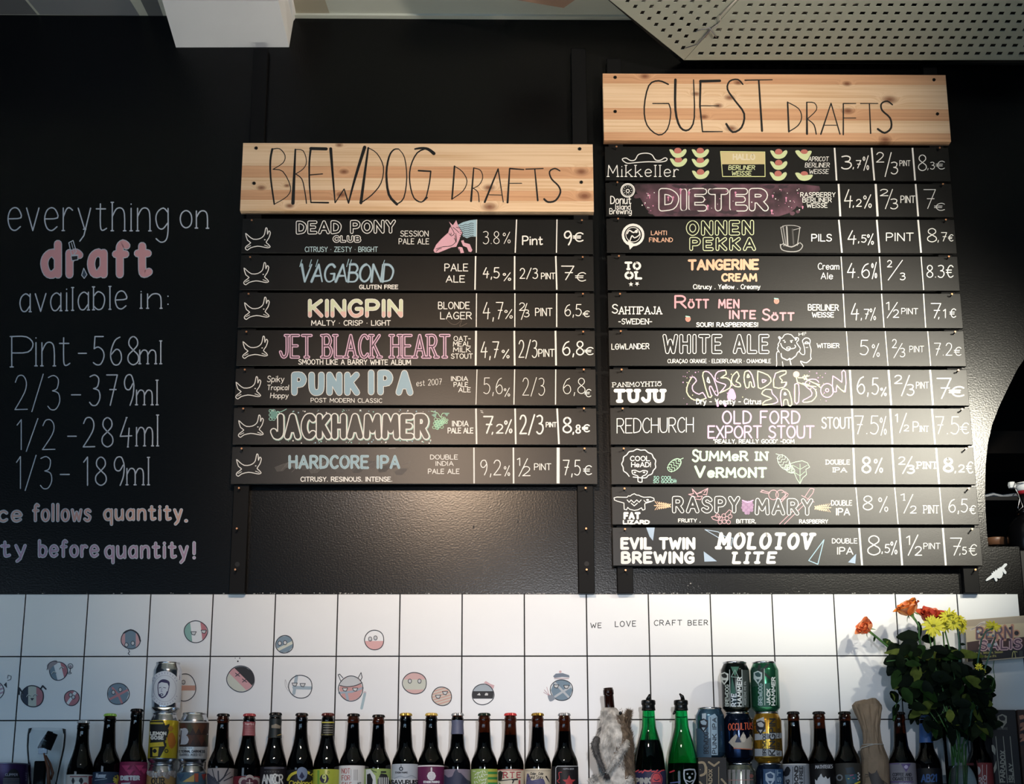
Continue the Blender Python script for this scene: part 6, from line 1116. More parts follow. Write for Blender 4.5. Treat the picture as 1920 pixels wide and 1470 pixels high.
nl = necklab(b, 1733, 1341, X, H, 1349, 1393, '33558a', LN, 'neck_foil'); l = clab(b, X, 1440, 1733, '0b0c12'); k = cink(X); k.text('AB21', 1728, 1756, 1466, 1453, '2f4f80', 2.6, 1, slope=-1); fin(k, l)
b, X, H, c = bottle(1829, 1341, '131212', 'dark bottle with dull red label between the vase and the tall box', LN, fill=.05)
l = clab(b, X, 1430, 1829, '7c3436'); k = cink(X); k.disc(1833, 1445, 6, 'a8a6a8', 1, ry=8); k.stroke([(1842, 1434), (1842, 1480)], 1, 'c0b0b0', 1); k.stroke([(1850, 1434), (1850, 1480)], 1, 'c0b0b0', 1); k.text('DOG', 1832, 1840, 1478, 1458, 'b8b2b4', 1.6, 1, vert=True); k.text('YO', 1844, 1849, 1472, 1454, 'b8b2b4', 1.4, 1, vert=True); fin(k, l)
# ---- green stoppered bottles
def green(cx, label, fillpx, blk):
    X = P(cx, 1330, AY).x; c = (X, AY, SZ); o = empty('green_bottle', c, label, 'bottle', 'green bottles with black stoppers')
    rows = [(1331, 11.4), (1335, 11.6), (1345, 12), (1364, 13.4), (1378, 17), (1395, 21.8), (1412, 25.6), (1432, 28.2), (1455, 29.4)]
    pf = [(0, 0), (.030, 0), (.0355, .004)] + [q for q in profpx(cx, rows)]; pf = pf[:3] + [(pf[3][0], .02)] + pf[3:]
    lathe('glass', pf, c, M_green, o, 32)
    zf = P(cx, fillpx, AY).z - SZ; inn = [(max(0, r - .003), max(z, .004)) for r, z in pf if z < zf]; inn += [(inn[-1][0] * .98, zf), (0, zf)]; lathe('beer', inn, c, M_beer if blk else M_gbeer, o, 24)
    z = lambda y: P(cx, y, AY).z - SZ; m = mat('stopper_black', '#0b0d0c', .3)
    lathe('stopper_ring', [(0, z(1313)), (.0155, z(1313)), (.0165, z(1315)), (.0165, z(1321)), (.0150, z(1322)), (.0150, z(1325)), (.0162, z(1332)), (.012, z(1333))], c, m, o, 26)
    h = (1 if blk else -1); pts = [(X - .002 * h, AY - .002, SZ + z(1313)), (X + .002 * h, AY - .004, SZ + z(1307)), (X + (.003 if blk else .0), AY - .006, SZ + z(1302))]
    if not blk: pts = [(X + .005, AY, SZ + z(1313)), (X + .003, AY - .003, SZ + z(1306)), (X - .003, AY - .005, SZ + z(1301))]
    tube('stopper_lever', pts, [.0052, .0044, .0018], m, o, 10)
    if not blk: tube('lever_tip', [(X - .014, AY - .004, SZ + z(1334)), (X - .019, AY - .006, SZ + z(1340))], [.004, .002], m, o, 8)
    return o, X
o, X = green(1216, 'green bottle with dark blue label and red lion face, next to the squirrel', 1390, True)
R_ = rpx(1216, 1455, 29.4); l = clab(o, X, 1444, 1216, '2a2c4c', R_); k = cink(X, R_); k.text('PINK', 1192, 1219, 1469, 1460, 'a8a6a0', 3.4, 1, gap=3, slope=-1); k.disc(1231, 1462, 9, 'c84e54', .6, ry=12); k.ring(1231, 1462, 10.5, 1.2, 'c84e54', .6, ry=14); k.disc(1228, 1455, 1.4, '2a2c4c', 1.4); k.disc(1234, 1455, 1.4, '2a2c4c', 1.4); k.stroke([(1226, 1461), (1231, 1464), (1236, 1461)], 1.6, '2a2c4c', 1.4, smooth=2); k.stroke([(1225, 1468), (1237, 1468)], 2.4, '2a2c4c', 1.4)
for x in range(1192, 1246, 6): k.stroke([(x, 1445 + (x % 5)), (x + 5, 1444 + (x % 4))], 2.4, 'c44a50', 1.2)
fin(k, l)
o, X = green(1277, 'green bottle with black stopper and silver lion print, beside the blue can', 1432, False)
k = cink(X, R_); k.stroke([(1283, 1444), (1302, 1443), (1303, 1460), (1293, 1474), (1283, 1460), (1283, 1444)], 2.6, 'a9b4be', .6, smooth=2); k.disc(1289, 1451, 2, 'a9b4be'); k.disc(1298, 1451, 2, 'a9b4be'); k.disc(1293, 1458, 3, 'a9b4be'); k.stroke([(1287, 1463), (1293, 1466), (1299, 1463)], 2, 'a9b4be', smooth=2); k.stroke([(1256, 1448), (1264, 1445)], 2.6, 'a8303c'); k.stroke([(1257, 1468), (1275, 1466)], 2, '5a6a9a'); fin(k, o, 'printed_emblem')
# ---- cans
CANP = [(0, .004), (.021, .004), (.0245, .0), (.0262, .0022), (.0320, .0085), (.0330, .0120), (.0330, .0950), (.0322, .0985), (.0272, .1090), (.0266, .1105)]
def can(cx, ytop, zb, H, col, label, metal=.75, rough=.25, sh=None, group='stacked beer cans', band=None):
    X = P(cx, ytop + 40, AY).x; c = (X, AY, zb); k = H / .115
    o = empty('beer_can', c, label, 'can', group)
    m = mat('can_' + col, '#' + col, rough, metal=metal)
    lathe('can_body', [(r, z * k) for r, z in CANP], c, m, o, 36)
    lathe('can_lid', [(.0266, .1105 * k), (.0276, .1120 * k), (.0276, .1145 * k), (.0264, .115 * k), (.0252, .1135 * k), (.0245, .1105 * k), (0, .1105 * k)], c, M_alu, o, 36)
    lathe('can_base', [(.0249, .0003), (.0264, .0026), (.0322, .0090), (.0327, .0105)], (X, AY, zb - .0), mat('can_rim_' + (sh or col), '#' + (sh or col), .25, metal=.9), o, 36)
    return o, X
def cwrap(o, X, y0, y1, cx, col, metal=.5, rough=.3, name='can_sleeve'):
    z1 = P(cx, y0, AY - .033).z; z0 = P(cx, y1, AY - .033).z; b = o.location
    return lathe(name, [(.0331, z0 - b.z), (.03325, z0 - b.z + .0004), (.03325, z1 - b.z - .0004), (.0331, z1 - b.z)], tuple(b), mat('sleeve_' + col, '#' + col, rough, metal=metal), o, 36)
def kin(X): return Ink(cyl_map(X, AY, .0336), True)
HC = .1155
zc2 = SZ + HC + .0005; zc3 = SZ + 2 * HC + .001
def shield(k, x, y, s, c, c2, lay=1):
    k.fill([(x - 7 * s, y - 6 * s), (x, y - 9 * s), (x + 7 * s, y - 6 * s), (x + 7 * s, y + 4 * s), (x, y + 13 * s), (x - 7 * s, y + 4 * s)], c, lay)
    k.fill([(x - 5 * s, y - 5 * s), (x + 1 * s, y - 7 * s), (x + 5 * s, y - 3 * s), (x + 4 * s, y + 1 * s), (x - 1 * s, y + 1 * s), (x - 4 * s, y - 1 * s)], c2, lay + 1); k.fill([(x - 3 * s, y + 5 * s), (x + 3 * s, y + 5 * s), (x, y + 10 * s)], c2, lay + 1)
o, X = can(302, 1430, SZ, HC, 'c4c7cc', 'can with tan splashed label, bottom of the left can stack', 1); l = cwrap(o, X, 1447, 1520, 302, 'b08a56', .2); k = kin(X)
for i in range(16): k.disc(277 + i * 3.4, 1449 + (i * 7) % 6, 3 + (i % 3), ['c4c0bc', 'a49a94', '8a7a74'][i % 3], .5, ry=4 + (i * 5) % 4)
k.text('OUR', 284, 308, 1470, 1459, '2c2420', 2, 1, serif=1.4, gap=3); k.disc(277, 1464, 1.6, '2c2420', 1); k.stroke([(292, 1449), (293, 1459)], 3, 'c4c0bc', .6); fin(k, l, 'can_print')
o, X = can(358, 1430, SZ, HC, 'c5c8cd', 'can with slate label and orange triangle, bottom of the second can stack', 1); l = cwrap(o, X, 1448, 1520, 358, '4c6474', .1); k = kin(X)
k.fill([(342, 1462 + 4), (364, 1449 + 3), (364, 1466)], 'c9a45a', 1); k.fill([(364, 1450), (372, 1450), (372, 1466), (366, 1466)], 'b0553c', 1); k.fill([(378, 1452), (388, 1450), (382, 1464)], '9c3c34', 1); k.fill([(332, 1452), (346, 1450), (338, 1464)], '39516a', .8); k.fill([(336, 1466), (352, 1466), (344, 1474)], '5c7a7c', .8); fin(k, l, 'can_print')
o, X = can(307, 1335, zc2, HC, 'c3c6cb', 'yellow and black can in the middle of the left can stack', 1); l = cwrap(o, X, 1350, 1421, 307, 'c9b02c', .3); k = kin(X)
k.fill([(281, 1352), (306, 1351), (310, 1360), (318, 1357), (316, 1374), (310, 1390), (312, 1398), (300, 1420), (281, 1420)], '131215', .5); k.stroke([(283, 1356), (305, 1356)], 3.4, 'a8982e', 1); k.text('LEMON', 282, 311, 1378, 1372.5, 'd8d4cc', 2, 1, gap=2.6); k.text('GOSE', 283, 306, 1386, 1380.5, 'd8d4cc', 2, 1, gap=2.6); k.fill([(281, 1393), (306, 1391), (308, 1399), (281, 1401)], 'c9b02c', 1); k.fill([(286, 1402), (298, 1401), (296, 1418), (286, 1418)], 'c9b02c', 1); k.disc(290, 1408, 4, '131215', 1.5); k.disc(286, 1395, 1.4, '131215', 2); k.disc(298, 1395, 1.6, '131215', 2); k.fill([(314, 1380), (324, 1374), (330, 1392), (322, 1404), (316, 1396)], 'b06a24', .8, True); k.ring(312, 1408, 3, 1.4, '23201a', 1); k.disc(320, 1366, 5, 'a8782a', .7); fin(k, l, 'can_print')
o, X = can(363, 1337, zc2, HC, 'c6c8cc', 'brown triangle-patterned can right of the yellow one', 1); l = cwrap(o, X, 1352, 1422, 363, 'c4c2c0', .2); k = kin(X)
k.rect(336, 1355, 392, 1400, '2e201c', .5)
for i in range(5):
    for j in range(2):
        x = 345 + i * 11; y = 1356 + j * 22; k.fill([(x - 10, y), (x + 10, y), (x, y + 20)], ['4c2a20', '3c3a24', '5a3a1e', '4e2c1c', '38241c'][(i + j * 2) % 5], .8)
k.disc(346, 1372, 7, 'a8aab2', 1.2, ry=7); k.disc(346, 1387, 8, 'a8aab2', 1.2, ry=9); k.rect(338, 1366, 346, 1396, 'a8aab2', 1.3); k.stroke([(340, 1370), (338, 1394)], 1.6, '2e201c', 2); k.text('ETERNAL DARKNESS', 336, 384, 1411, 1406.5, '2a2a30', .9, 1); k.text('BARREL AGED 12.1', 337, 379, 1417, 1413, '55555c', .7, 1); k.text('BRUSTER', 337, 360, 1404, 1401.5, '77777c', .5, 1); fin(k, l, 'can_print')
o, X = can(313, 1243, zc3, HC, 'cfd2d8', 'silver can with round white portrait label, topping the left stack', 1, .16); k = kin(X)
lw = [(309 + 30 * cos(a), 1291 + 33 * sin(a)) for a in [i * 2 * pi / 28 for i in range(28)]]; k.fill(lw, 'c9cdd6', 0); k.fill([(330, 1272), (341, 1277), (340, 1317), (328, 1318)], 'c9cdd6', .1); k.ring(309, 1291, 21.5, .7, '9a9cac', 1, ry=25)
for a in range(-60, 61, 12): aa = radians(a - 90); k.stroke([(309 + 24.6 * cos(aa), 1291 + 28 * sin(aa)), (309 + 26.6 * cos(aa), 1291 + 30.5 * sin(aa))], 1, '77799a', 1); aa = radians(a + 90); k.stroke([(309 + 24.6 * cos(aa), 1291 + 28 * sin(aa)), (309 + 26.6 * cos(aa), 1291 + 30.5 * sin(aa))], 1, '8a8ca4', 1)
HR = '2c2650'
k.stroke([(296, 1290), (297, 1281), (303, 1275), (311, 1275), (317, 1279), (317, 1287), (316, 1292), (313, 1302), (305, 1308), (298, 1304), (296, 1290)], 1.5, HR, 1, smooth=3); k.fill([(297, 1282), (302, 1275), (312, 1275), (317, 1280), (317, 1288), (314, 1281), (303, 1279)], HR, 1.2); k.stroke([(298, 1302), (303, 1308), (310, 1305), (314, 1297)], 2.6, HR, 1.3, smooth=3); k.ring(303, 1302.5, 2.6, 1.3, HR, 1.4, ry=1.8); k.stroke([(298, 1290), (302, 1289)], 1, HR, 1.4); k.stroke([(306, 1289), (311, 1290)], 1, HR, 1.4); k.stroke([(304, 1290), (302, 1297), (305, 1297)], .8, '77759a', 1.4); fin(k, o, 'round_label')
# right stack
o, X = can(1389, 1427, SZ, HC, '7d8478', 'grey-green can, bottom of the middle right stack', .7); k = kin(X); [k.rect(1364 + i * 9, 1443, 1370 + i * 9, 1480, '8d8a88', .2 + i * .01) for i in range(5)]; k.text('HLHTTTL', 1366, 1411, 1449, 1443, '6a6a68', .8, 1); k.stroke([(1364, 1463), (1412, 1462)], 1.2, 'b07a74', 1); k.disc(1409, 1455, 4, '8a5650', 1); fin(k, o, 'can_print')
o, X = can(1444, 1428, SZ, HC, '1d2c44', 'dark blue can with pale shield emblem, bottom of the rightmost stack', .7, .22); k = kin(X); k.rect(1431, 1442, 1468, 1490, '26466a', .2); shield(k, 1444, 1458, 1.25, 'a4b4c4', '26466a'); k.stroke([(1455, 1443), (1455, 1480)], .9, '8aa0b4', 1); k.text('FIST', 1458, 1464, 1482, 1444, '8aa0b4', 1.6, 1, vert=True); fin(k, o, 'can_print')
o, X = can(1384, 1332, zc2, HC, '17233a', 'dark blue can with orange lettering and skull-like figure, middle of the right stack', .8, .15); k = kin(X)
k.text('OCCULTUS', 1366, 1412, 1369, 1357, 'c9583a', 1.5, 1, gap=2.4, slope=-2); k.fill([(1372, 1384), (1380, 1376), (1386, 1386), (1394, 1372), (1400, 1386), (1408, 1378), (1412, 1400), (1411, 1406), (1376, 1402), (1366, 1392)], 'a39c90', .6); k.disc(1394, 1384, 5, 'c4bcae', 1, ry=8); k.disc(1392, 1382, 1.2, '17181c', 2); k.disc(1397, 1382, 1.2, '17181c', 2); k.fill([(1384, 1378), (1390, 1392), (1378, 1392)], '1c2c4a', 1); k.stroke([(1406, 1378), (1412, 1388), (1409, 1402)], 1.3, 'b4b07a', 1, smooth=2); k.stroke([(1370, 1388), (1374, 1398)], 1.2, 'b8b0a4', 1); k.stroke([(1376, 1403), (1410, 1405)], 1.6, 'b4603c', 1); fin(k, o, 'can_print')
o, X = can(1439, 1332, zc2, HC, 'b58a2e', 'gold and silver can with vertical black letters, in the right stack', .75, .25); k = kin(X)
k.fill([(1415, 1376), (1466, 1374), (1466, 1384), (1415, 1388)], '9aa0a6', .2); k.fill([(1415, 1404), (1440, 1404), (1466, 1408), (1466, 1418), (1415, 1418)], '9aa0a6', .2); k.fill([(1418, 1350), (1432, 1344), (1436, 1372), (1420, 1372)], 'a8aaaa', .2); shield(k, 1426, 1362, 1.25, '191a1e', 'a9abad'); k.text('BREWDOG', 1430, 1436, 1416, 1376, '17181c', 1.3, 1, vert=True, gap=1.4); k.text('KINGPIN', 1443, 1453, 1416, 1348, '17181c', 2.5, 1, vert=True, gap=2.2); k.stroke([(1439, 1348), (1441, 1416)], 1, '2a261c', 1); k.stroke([(1455, 1348), (1457, 1416)], 1, '2a261c', 1); k.text('BLONDE LAGER', 1458, 1462, 1416, 1366, '2a261c', .9, 1, vert=True); fin(k, o, 'can_print')
o, X = can(1379, 1241, zc3, HC, '0f1715', 'black can with white vertical letters, top left of the right stack', .6, .22); k = kin(X)
k.fill([(1370, 1250), (1386, 1250), (1378, 1268)], '2f6450', .2); k.fill([(1372, 1266), (1380, 1300), (1370, 1302)], '24564a', .2); k.fill([(1390, 1256), (1404, 1256), (1404, 1326), (1390, 1326)], '39423f', .2); shield(k, 1358, 1270, 1.1, 'c4ccc8', '0f1715'); k.text('BREWDOG', 1360, 1366, 1324, 1284, 'a8b4b0', 1.4, 1, vert=True, gap=1.4); k.text('RYE', 1372, 1380, 1324, 1301, 'c9d4dc', 2.2, 1, vert=True, gap=3); k.text('HAMMER', 1383, 1390, 1324, 1270, 'd8e0e0', 2, 1, vert=True, gap=2.4); k.stroke([(1368, 1256), (1369, 1325)], 1.4, 'a8b4b4', 1); k.stroke([(1391, 1256), (1393, 1325)], 1.4, 'a8b4b4', 1); k.text('AGGRESSIVE RYE IPA', 1395, 1399, 1322, 1278, '9aa4a2', .9, 1, vert=True); k.stroke([(1371, 1269), (1378, 1256), (1385, 1270), (1371, 1269)], 1.2, '7d9a92', 1); fin(k, o, 'can_print')
o, X = can(1434, 1241, zc3, HC, '2c6e50', 'green can with white vertical letters, top right of the right stack', .7, .22); k = kin(X)
k.fill([(1409, 1252), (1434, 1252), (1432, 1285), (1410, 1288)], '173c30', .2); k.stroke([(1424, 1248), (1422, 1262)], 5, '14201c', .6); k.stroke([(1440, 1246), (1428, 1258), (1444, 1272)], 4, '14201c', .6); k.fill([(1424, 1284), (1444, 1280), (1444, 1326), (1424, 1326)], '24564a', .25); shield(k, 1421, 1268, 1.15, 'a9bcbc', '2a4a4c'); k.text('BREWDOG', 1422, 1429, 1322, 1282, '9ab0b4', 1.3, 1, vert=True, gap=1.4); k.text('JACK', 1438, 1444, 1321, 1292, 'd4dcd8', 2, 1, vert=True, gap=2.4); k.text('HAMMER', 1447, 1453, 1322, 1270, 'd4dcd8', 2, 1, vert=True, gap=2.2); k.stroke([(1433, 1254), (1434, 1322)], 1.3, 'a8b8b0', 1); k.stroke([(1455, 1256), (1456, 1322)], 1, '8ab49a', 1); fin(k, o, 'can_print')
# blue can on its black box
zb_ = P(1332, 1421, AY).z
o, X = can(1332, 1330, zb_, .1135, '4b6f8a', 'light blue can standing on the small black box', .75, .25); o.location.x = X; k = kin(X)
k.rect(1305, 1366, 1334, 1420, '3a5468', .2); k.fill([(1316, 1338), (1324, 1337), (1323, 1372), (1317, 1372)], 'a4b4c0', .3); k.fill([(1328, 1344), (1340, 1338), (1346, 1345), (1346, 1416), (1334, 1416), (1333, 1384), (1328, 1384)], '8fa8ba', .3); shield(k, 1319, 1358, 1.2, '171c26', '8fa4b4'); k.text('BREWDOG', 1320, 1328, 1413, 1373, '16202c', 1.4, 1, vert=True, gap=1.4); k.text('PUNK IPA', 1336, 1343, 1413, 1346, '16202c', 1.5, 1, vert=True, gap=2.4); k.stroke([(1332, 1345), (1333, 1412)], 1, '1c2a3a', 1); k.stroke([(1345.5, 1345), (1347, 1412)], 1, '1c2a3a', 1); fin(k, o, 'can_print')
yb_ = AY - .033; xa, xb_ = P(1309, 1426, yb_).x, P(1362, 1426, yb_).x
bx = box('carton_box', (xa, yb_, SZ), (xb_, yb_ + .066, zb_ - .0005), mat('carton_black', '#141213', .6), bev=.0006); tag(bx, 'small black carton with gold lettering under the light blue can', 'box'); GO = 'a08a66'
k = Ink(plane_map(yb_)); k.stroke([(1311, 1430), (1319, 1430), (1323, 1438), (1322, 1450), (1314, 1454)], 4.4, GO, smooth=3); k.disc(1313, 1443, .9, GO); k.stroke([(1329, 1429), (1339, 1436)], 3.6, GO); k.stroke([(1348, 1429), (1339, 1436)], 3.6, GO); k.stroke([(1325.5, 1438), (1325.5, 1480)], 1.4, GO); k.stroke([(1347.5, 1438), (1347.5, 1480)], 1.4, GO); k.text('PARADOX', 1329, 1335, 1495, 1443, GO, 1.8, vert=True, gap=2.6); k.stroke([(1353, 1461), (1361, 1470)], 3.6, GO); k.stroke([(1312, 1466), (1319, 1474)], 3, GO); k.make('box_print', bx)
# tall box on the right
yb_ = AY - .03
xa, xb_ = P(1855.5, 1331, yb_).x, P(1904, 1331, yb_).x
bx = box('carton_box', (xa, yb_, SZ), (xb_, yb_ + .066, P(1880, 1331, yb_).z), mat('carton_charcoal', '#1e1d20', .6), bev=.001); tag(bx, 'tall black carton with pale vertical lettering at the right end', 'box'); GR = '8a8678'
k = Ink(plane_map(yb_)); shield(k, 1879, 1350, 1.25, GR, '232125', 0); k.text('BREWDOG', 1870, 1889, 1368, 1364, '6a6862', .7); [k.stroke([(x, 1381), (x + 8, 1468)], 1.4, GR) for x in (1867, 1881, 1894)]; k.text('PARADOX', 1876, 1884, 1466, 1408, GR, 2.2, vert=True, gap=2.4); k.text('ISLAY', 1892, 1899, 1466, 1432, GR, 2, vert=True, gap=2.4); k.fill([(1859, 1397), (1863, 1397), (1867, 1405), (1866, 1416), (1860, 1408)], GR); k.fill([(1863, 1440), (1868, 1426), (1869, 1440), (1864, 1450)], GR); k.make('box_print', bx)
bx = box('carton_box', (xb_ + .003, yb_ - .004, SZ), (xb_ + .07, yb_ + .062, P(1912, 1331, yb_).z), mat('carton_copper', '#3a2620', .6, mottle=.6, mscale=40), bev=.001); tag(bx, 'carton with mottled copper print cut by the right edge', 'box')
k = Ink(plane_map(yb_ - .004)); [k.fill([(1911 + (i * 5) % 8, 1342 + i * 7), (1918 + (i * 3) % 5, 1340 + i * 7), (1924, 1348 + i * 7), (1912, 1349 + i * 7)], ['a0644a', '1c1a20', '8a5440'][i % 3]) for i in range(8)]; k.make('box_print', bx)
# purple tin and the pint glass
X = P(13, 1440, AY - .01).x; R_ = rpx(13, 1450, 38.5); c = (X, AY, SZ); H = P(14, 1432, AY).z - SZ
tn = empty('tea_tin', c, 'purple tin cut by the left edge, lowest thing on the shelf', 'tin')
lathe('tin_body', [(0, 0), (R_, 0), (R_, H - .003)], c, mat('tin_purple', '#3c2450', .35, metal=.3), tn, 36); lathe('tin_lid', [(R_, H - .003), (R_ + .0006, H - .0028), (R_ + .0006, H), (0, H)], c, mat('tin_lid', '#8a8aa0', .3, metal=.8), tn, 36)
k = Ink(cyl_map(X, AY, R_ + .0005), True); k.fill([(6, 1459), (14, 1450), (20, 1443), (27, 1441), (34, 1446), (38, 1459), (38, 1490), (4, 1490)], '17141c'); k.text('CLIPPER', 10, 33, 1454.5, 1450.5, 'a4a0ac', .9, 1, serif=.4); [k.stroke([(6, 1459.5 + i * 2.4), (36, 1459.5 + i * 2.4)], 1, '77727c', 1) for i in range(5)]; k.text('SAFE', 48, 51, 1464, 1448, '8a7a9c', .8, 1, vert=True); fin(k, tn, 'tin_print')
X = P(86, 1400, AY).x; c = (X, AY, SZ); pr_ = [(y, hw) for y, hw in ((1367, 34.6), (1380, 35.4), (1400, 35), (1415, 33), (1440, 29), (1470, 25))]
out = profpx(86, pr_); z0 = out[0][1]
gl = empty('pint_glass', c, 'clear pint glass holding black bar tools at the left', 'glass')
lathe('glass_wall', [(0, 0), (.026, 0), (.0275, .004)] + [(r, z) for r, z in out] + [(r - .0022, z) for r, z in reversed(out)] + [(.0245, .012), (0, .012)], c, M_thin, gl, 36)
def tool(name, label, px, w, m, Y, rr_=None):
    pts = [P(x, y, Y) for x, y in px]; v, f = tubev(pts, rr_ or w, 8); o = mk(name, v, f, m, smooth=True); return tag(o, label, 'bar tool')
mb = mat('rubber_black', '#08080b', .7, spec=.1)
a = Acc(); p0, p1 = P(99, 1374, AY), P(86, 1404, AY); d = (p0 - p1); n_ = Vector((d.z, 0, -d.x)).normalized() * .011
a.add(([p1 - n_ + Vector((0, -.006, 0)), p1 + n_ + Vector((0, -.006, 0)), p0 + n_ + Vector((0, -.006, 0)), p0 - n_ + Vector((0, -.006, 0)), p1 - n_ + Vector((0, .006, 0)), p1 + n_ + Vector((0, .006, 0)), p0 + n_ + Vector((0, .006, 0)), p0 - n_ + Vector((0, .006, 0))], [(0, 1, 2, 3), (4, 7, 6, 5), (0, 4, 5, 1), (1, 5, 6, 2), (2, 6, 7, 3), (3, 7, 4, 0)]))
for i in range(5):
    q = p1 + d * (.12 + i * .2); a.add(tubev([q - n_ * 1.04 + Vector((0, -.0065, 0)), q + n_ * 1.04 + Vector((0, -.0065, 0))], .0014, 6))
o = a.make('bar_tool', [mb]); tag(o, 'black ribbed handle sticking up inside the pint glass', 'bar tool')
a = Acc().add(boxv(tuple(P(81, 1408, AY) + Vector((-.010, -.004, -.007))), tuple(P(81, 1408, AY) + Vector((.009, .004, .006)))), 0); cc = a.make('metal_clip', [mat('clip_grey', '#77787e', .35, metal=.8)], o)
sm_ = mat('smoky_plastic', '#2c2c38', .25); v = [P(x, y, AY + .004) for x, y in ((90, 1370), (99, 1372), (90, 1402), (78, 1410), (70, 1402), (76, 1390))]
mk('smoky_blade', v + [q + Vector((0, .003, 0)) for q in v], [tuple(range(6)), tuple(range(11, 5, -1))] + [(i, (i + 1) % 6, 6 + (i + 1) % 6, 6 + i) for i in range(6)], sm_, o)
o = box('bar_tool', (P(62, 1480, AY).x, AY - .008, SZ + .013), (P(83, 1480, AY).x, AY + .008, P(72, 1427, AY).z), mb, bev=.002); tag(o, 'upright black block inside the pint glass, lower left', 'bar tool')
tool('wooden_stick', 'brown wooden stick leaning inside the pint glass', [(82, 1412), (90, 1440), (92, 1480)], .003, mat('stick_brown', '#7a4a34', .5), AY - .008, [.0016, .004, .0045])
tool('wooden_stick', 'thinner brown stick curving to the right inside the pint glass', [(86, 1416), (94, 1432), (99, 1450), (95, 1462)], .003, mat('stick_brown', '#7a4a34', .5), AY + .004, [.0014, .003, .0036, .003])
# ================================================================== stuffed squirrel round a bottle
rs = random.Random(11)
SY = -.095
def sx(x): return 1080 + x / 5.88
def sy(y): return 1220 + y / 5.88
base = P(sx(400), 1470, SY); sq = empty('squirrel', (base.x, SY, SZ), 'stuffed grey squirrel standing with a brown bottle neck coming out of its mouth', 'animal')
rows = [(632, 290, 440, .9), (650, 287, 456, .95), (700, 284, 492, .95), (760, 280, 520, .9), (810, 268, 545, .9), (850, 256, 572, .9), (930, 232, 603, .85), (1030, 214, 612, .8), (1120, 222, 612, .8), (1220, 248, 625, .8), (1300, 262, 632, .8), (1400, 255, 642, .85), (1450, 215, 650, .9), (1520, 190, 655, .95), (1640, 180, 660, 1), (1800, 190, 650, 1)]
vs = []; fs = []; NS = 30; ringc = []
for y, xl, xr, dp in rows:
    a_, b_ = P(sx(xl), sy(y), SY), P(sx(xr), sy(y), SY); cxx = (a_.x + b_.x) / 2; rx = (b_.x - a_.x) / 2; z = max(SZ + .001, a_.z); ringc.append((cxx, rx, rx * dp, z))
    for i in range(NS):
        t = 2 * pi * i / NS; w_ = 1 + .05 * sin(3 * t + z * 60) + .03 * sin(7 * t + z * 150); vs.append((cxx + rx * w_ * sin(t), SY - rx * dp * w_ * cos(t), z))
for k_ in range(len(rows) - 1):
    for i in range(NS): j = (i + 1) % NS; fs.append((k_ * NS + j, k_ * NS + i, (k_ + 1) * NS + i, (k_ + 1) * NS + j))
fs.append(tuple(range(NS))); fs.append(tuple((len(rows) - 1) * NS + i for i in range(NS)))
m_fp = mat('pale_fur', '#c6c2bc', .9, mottle=.5, mscale=55); m_fb = mat('brown_grey_fur', '#7a6a5a', .9, mottle=.45, mscale=90); m_fg = mat('dark_grey_fur', '#5c5a5a', .9, mottle=.4, mscale=80)
body = mk('body', vs, fs, [m_fp, m_fb], sq, smooth=True, mi=[1 if (len(f) == 4 and .35 < (f[1] % NS) * 2 * pi / NS < 4.2 and f[0] // NS > 4) else 0 for f in fs])
def bsurf(u, v):                                    # u angle, v 0..1 down the rows
    f = v * (len(rows) - 1.001); i = int(f); f -= i; A_, B_ = ringc[i], ringc[i + 1]; q = [A_[n] * (1 - f) + B_[n] * f for n in range(4)]
    return Vector((q[0] + q[1] * sin(u), SY - q[2] * cos(u), q[3])), Vector((sin(u), -cos(u), 0))
pale = Acc(); brown = Acc(); grey = Acc()
def tuft(acc, p, d, l, w):
    s_ = d.cross(Vector((rs.uniform(-1, 1), rs.uniform(-1, 1), rs.uniform(-1, 1)))).normalized() * w; o = len(acc.v); acc.v += [tuple(p - s_), tuple(p + s_), tuple(p + d * l)]; acc.f.append((o, o + 1, o + 2)); acc.m.append(0)
for i in range(15000):
    u = rs.uniform(-1.9, 1.9); v = rs.uniform(0, .93); p, n_ = bsurf(u, v); yy = v * 15
    dark = False
    if u > .30 - .02 * yy + .25 * sin(yy * 1.3): dark = u > .5 or rs.random() < .6
    acc_ = brown if (dark and yy > 2.0) else pale
    if u < -1.05 and 4.5 < yy < 9: acc_ = grey
    d = (n_ * rs.uniform(.3, .7) + Vector((rs.uniform(-.4, .4), rs.uniform(-.2, .2), -1))).normalized(); tuft(acc_, p - n_ * .001, d, rs.uniform(.006, .011), .00055)
# tail seen behind the head, arms, legs
def limb(name, px, rad, m, acc_, Y=None, n=500, fl=.008):
    pts = [P(sx(x), sy(y), Yq) for x, y, Yq in px]; q = [(p.x, p.z) for p in pts]
    mk(name, *tubev(pts, rad, 10), m, sq, smooth=True)
    for _ in range(n):
        f = rs.uniform(0, len(pts) - 1.001); i = int(f); f -= i; c_ = pts[i].lerp(pts[i + 1], f); r_ = rad[i] * (1 - f) + rad[i + 1] * f; a = rs.uniform(0, 2 * pi); t = (pts[i + 1] - pts[i]).normalized(); e1 = t.cross(Vector((0, 1, 0))).normalized(); e2 = t.cross(e1); nn = e1 * cos(a) + e2 * sin(a)
        tuft(acc_, c_ + nn * r_ * .9, (nn * .6 + t * .7 + Vector((rs.uniform(-.3, .3),) * 3)).normalized(), rs.uniform(.5, 1.1) * fl, .0006)
limb('tail', [(600, 1300, -.05), (600, 1100, -.045), (585, 950, -.05), (565, 840, -.055), (570, 740, -.06), (588, 670, -.06)], [.008, .008, .006, .004, .005, .001], m_fb, brown, n=2600, fl=.013)
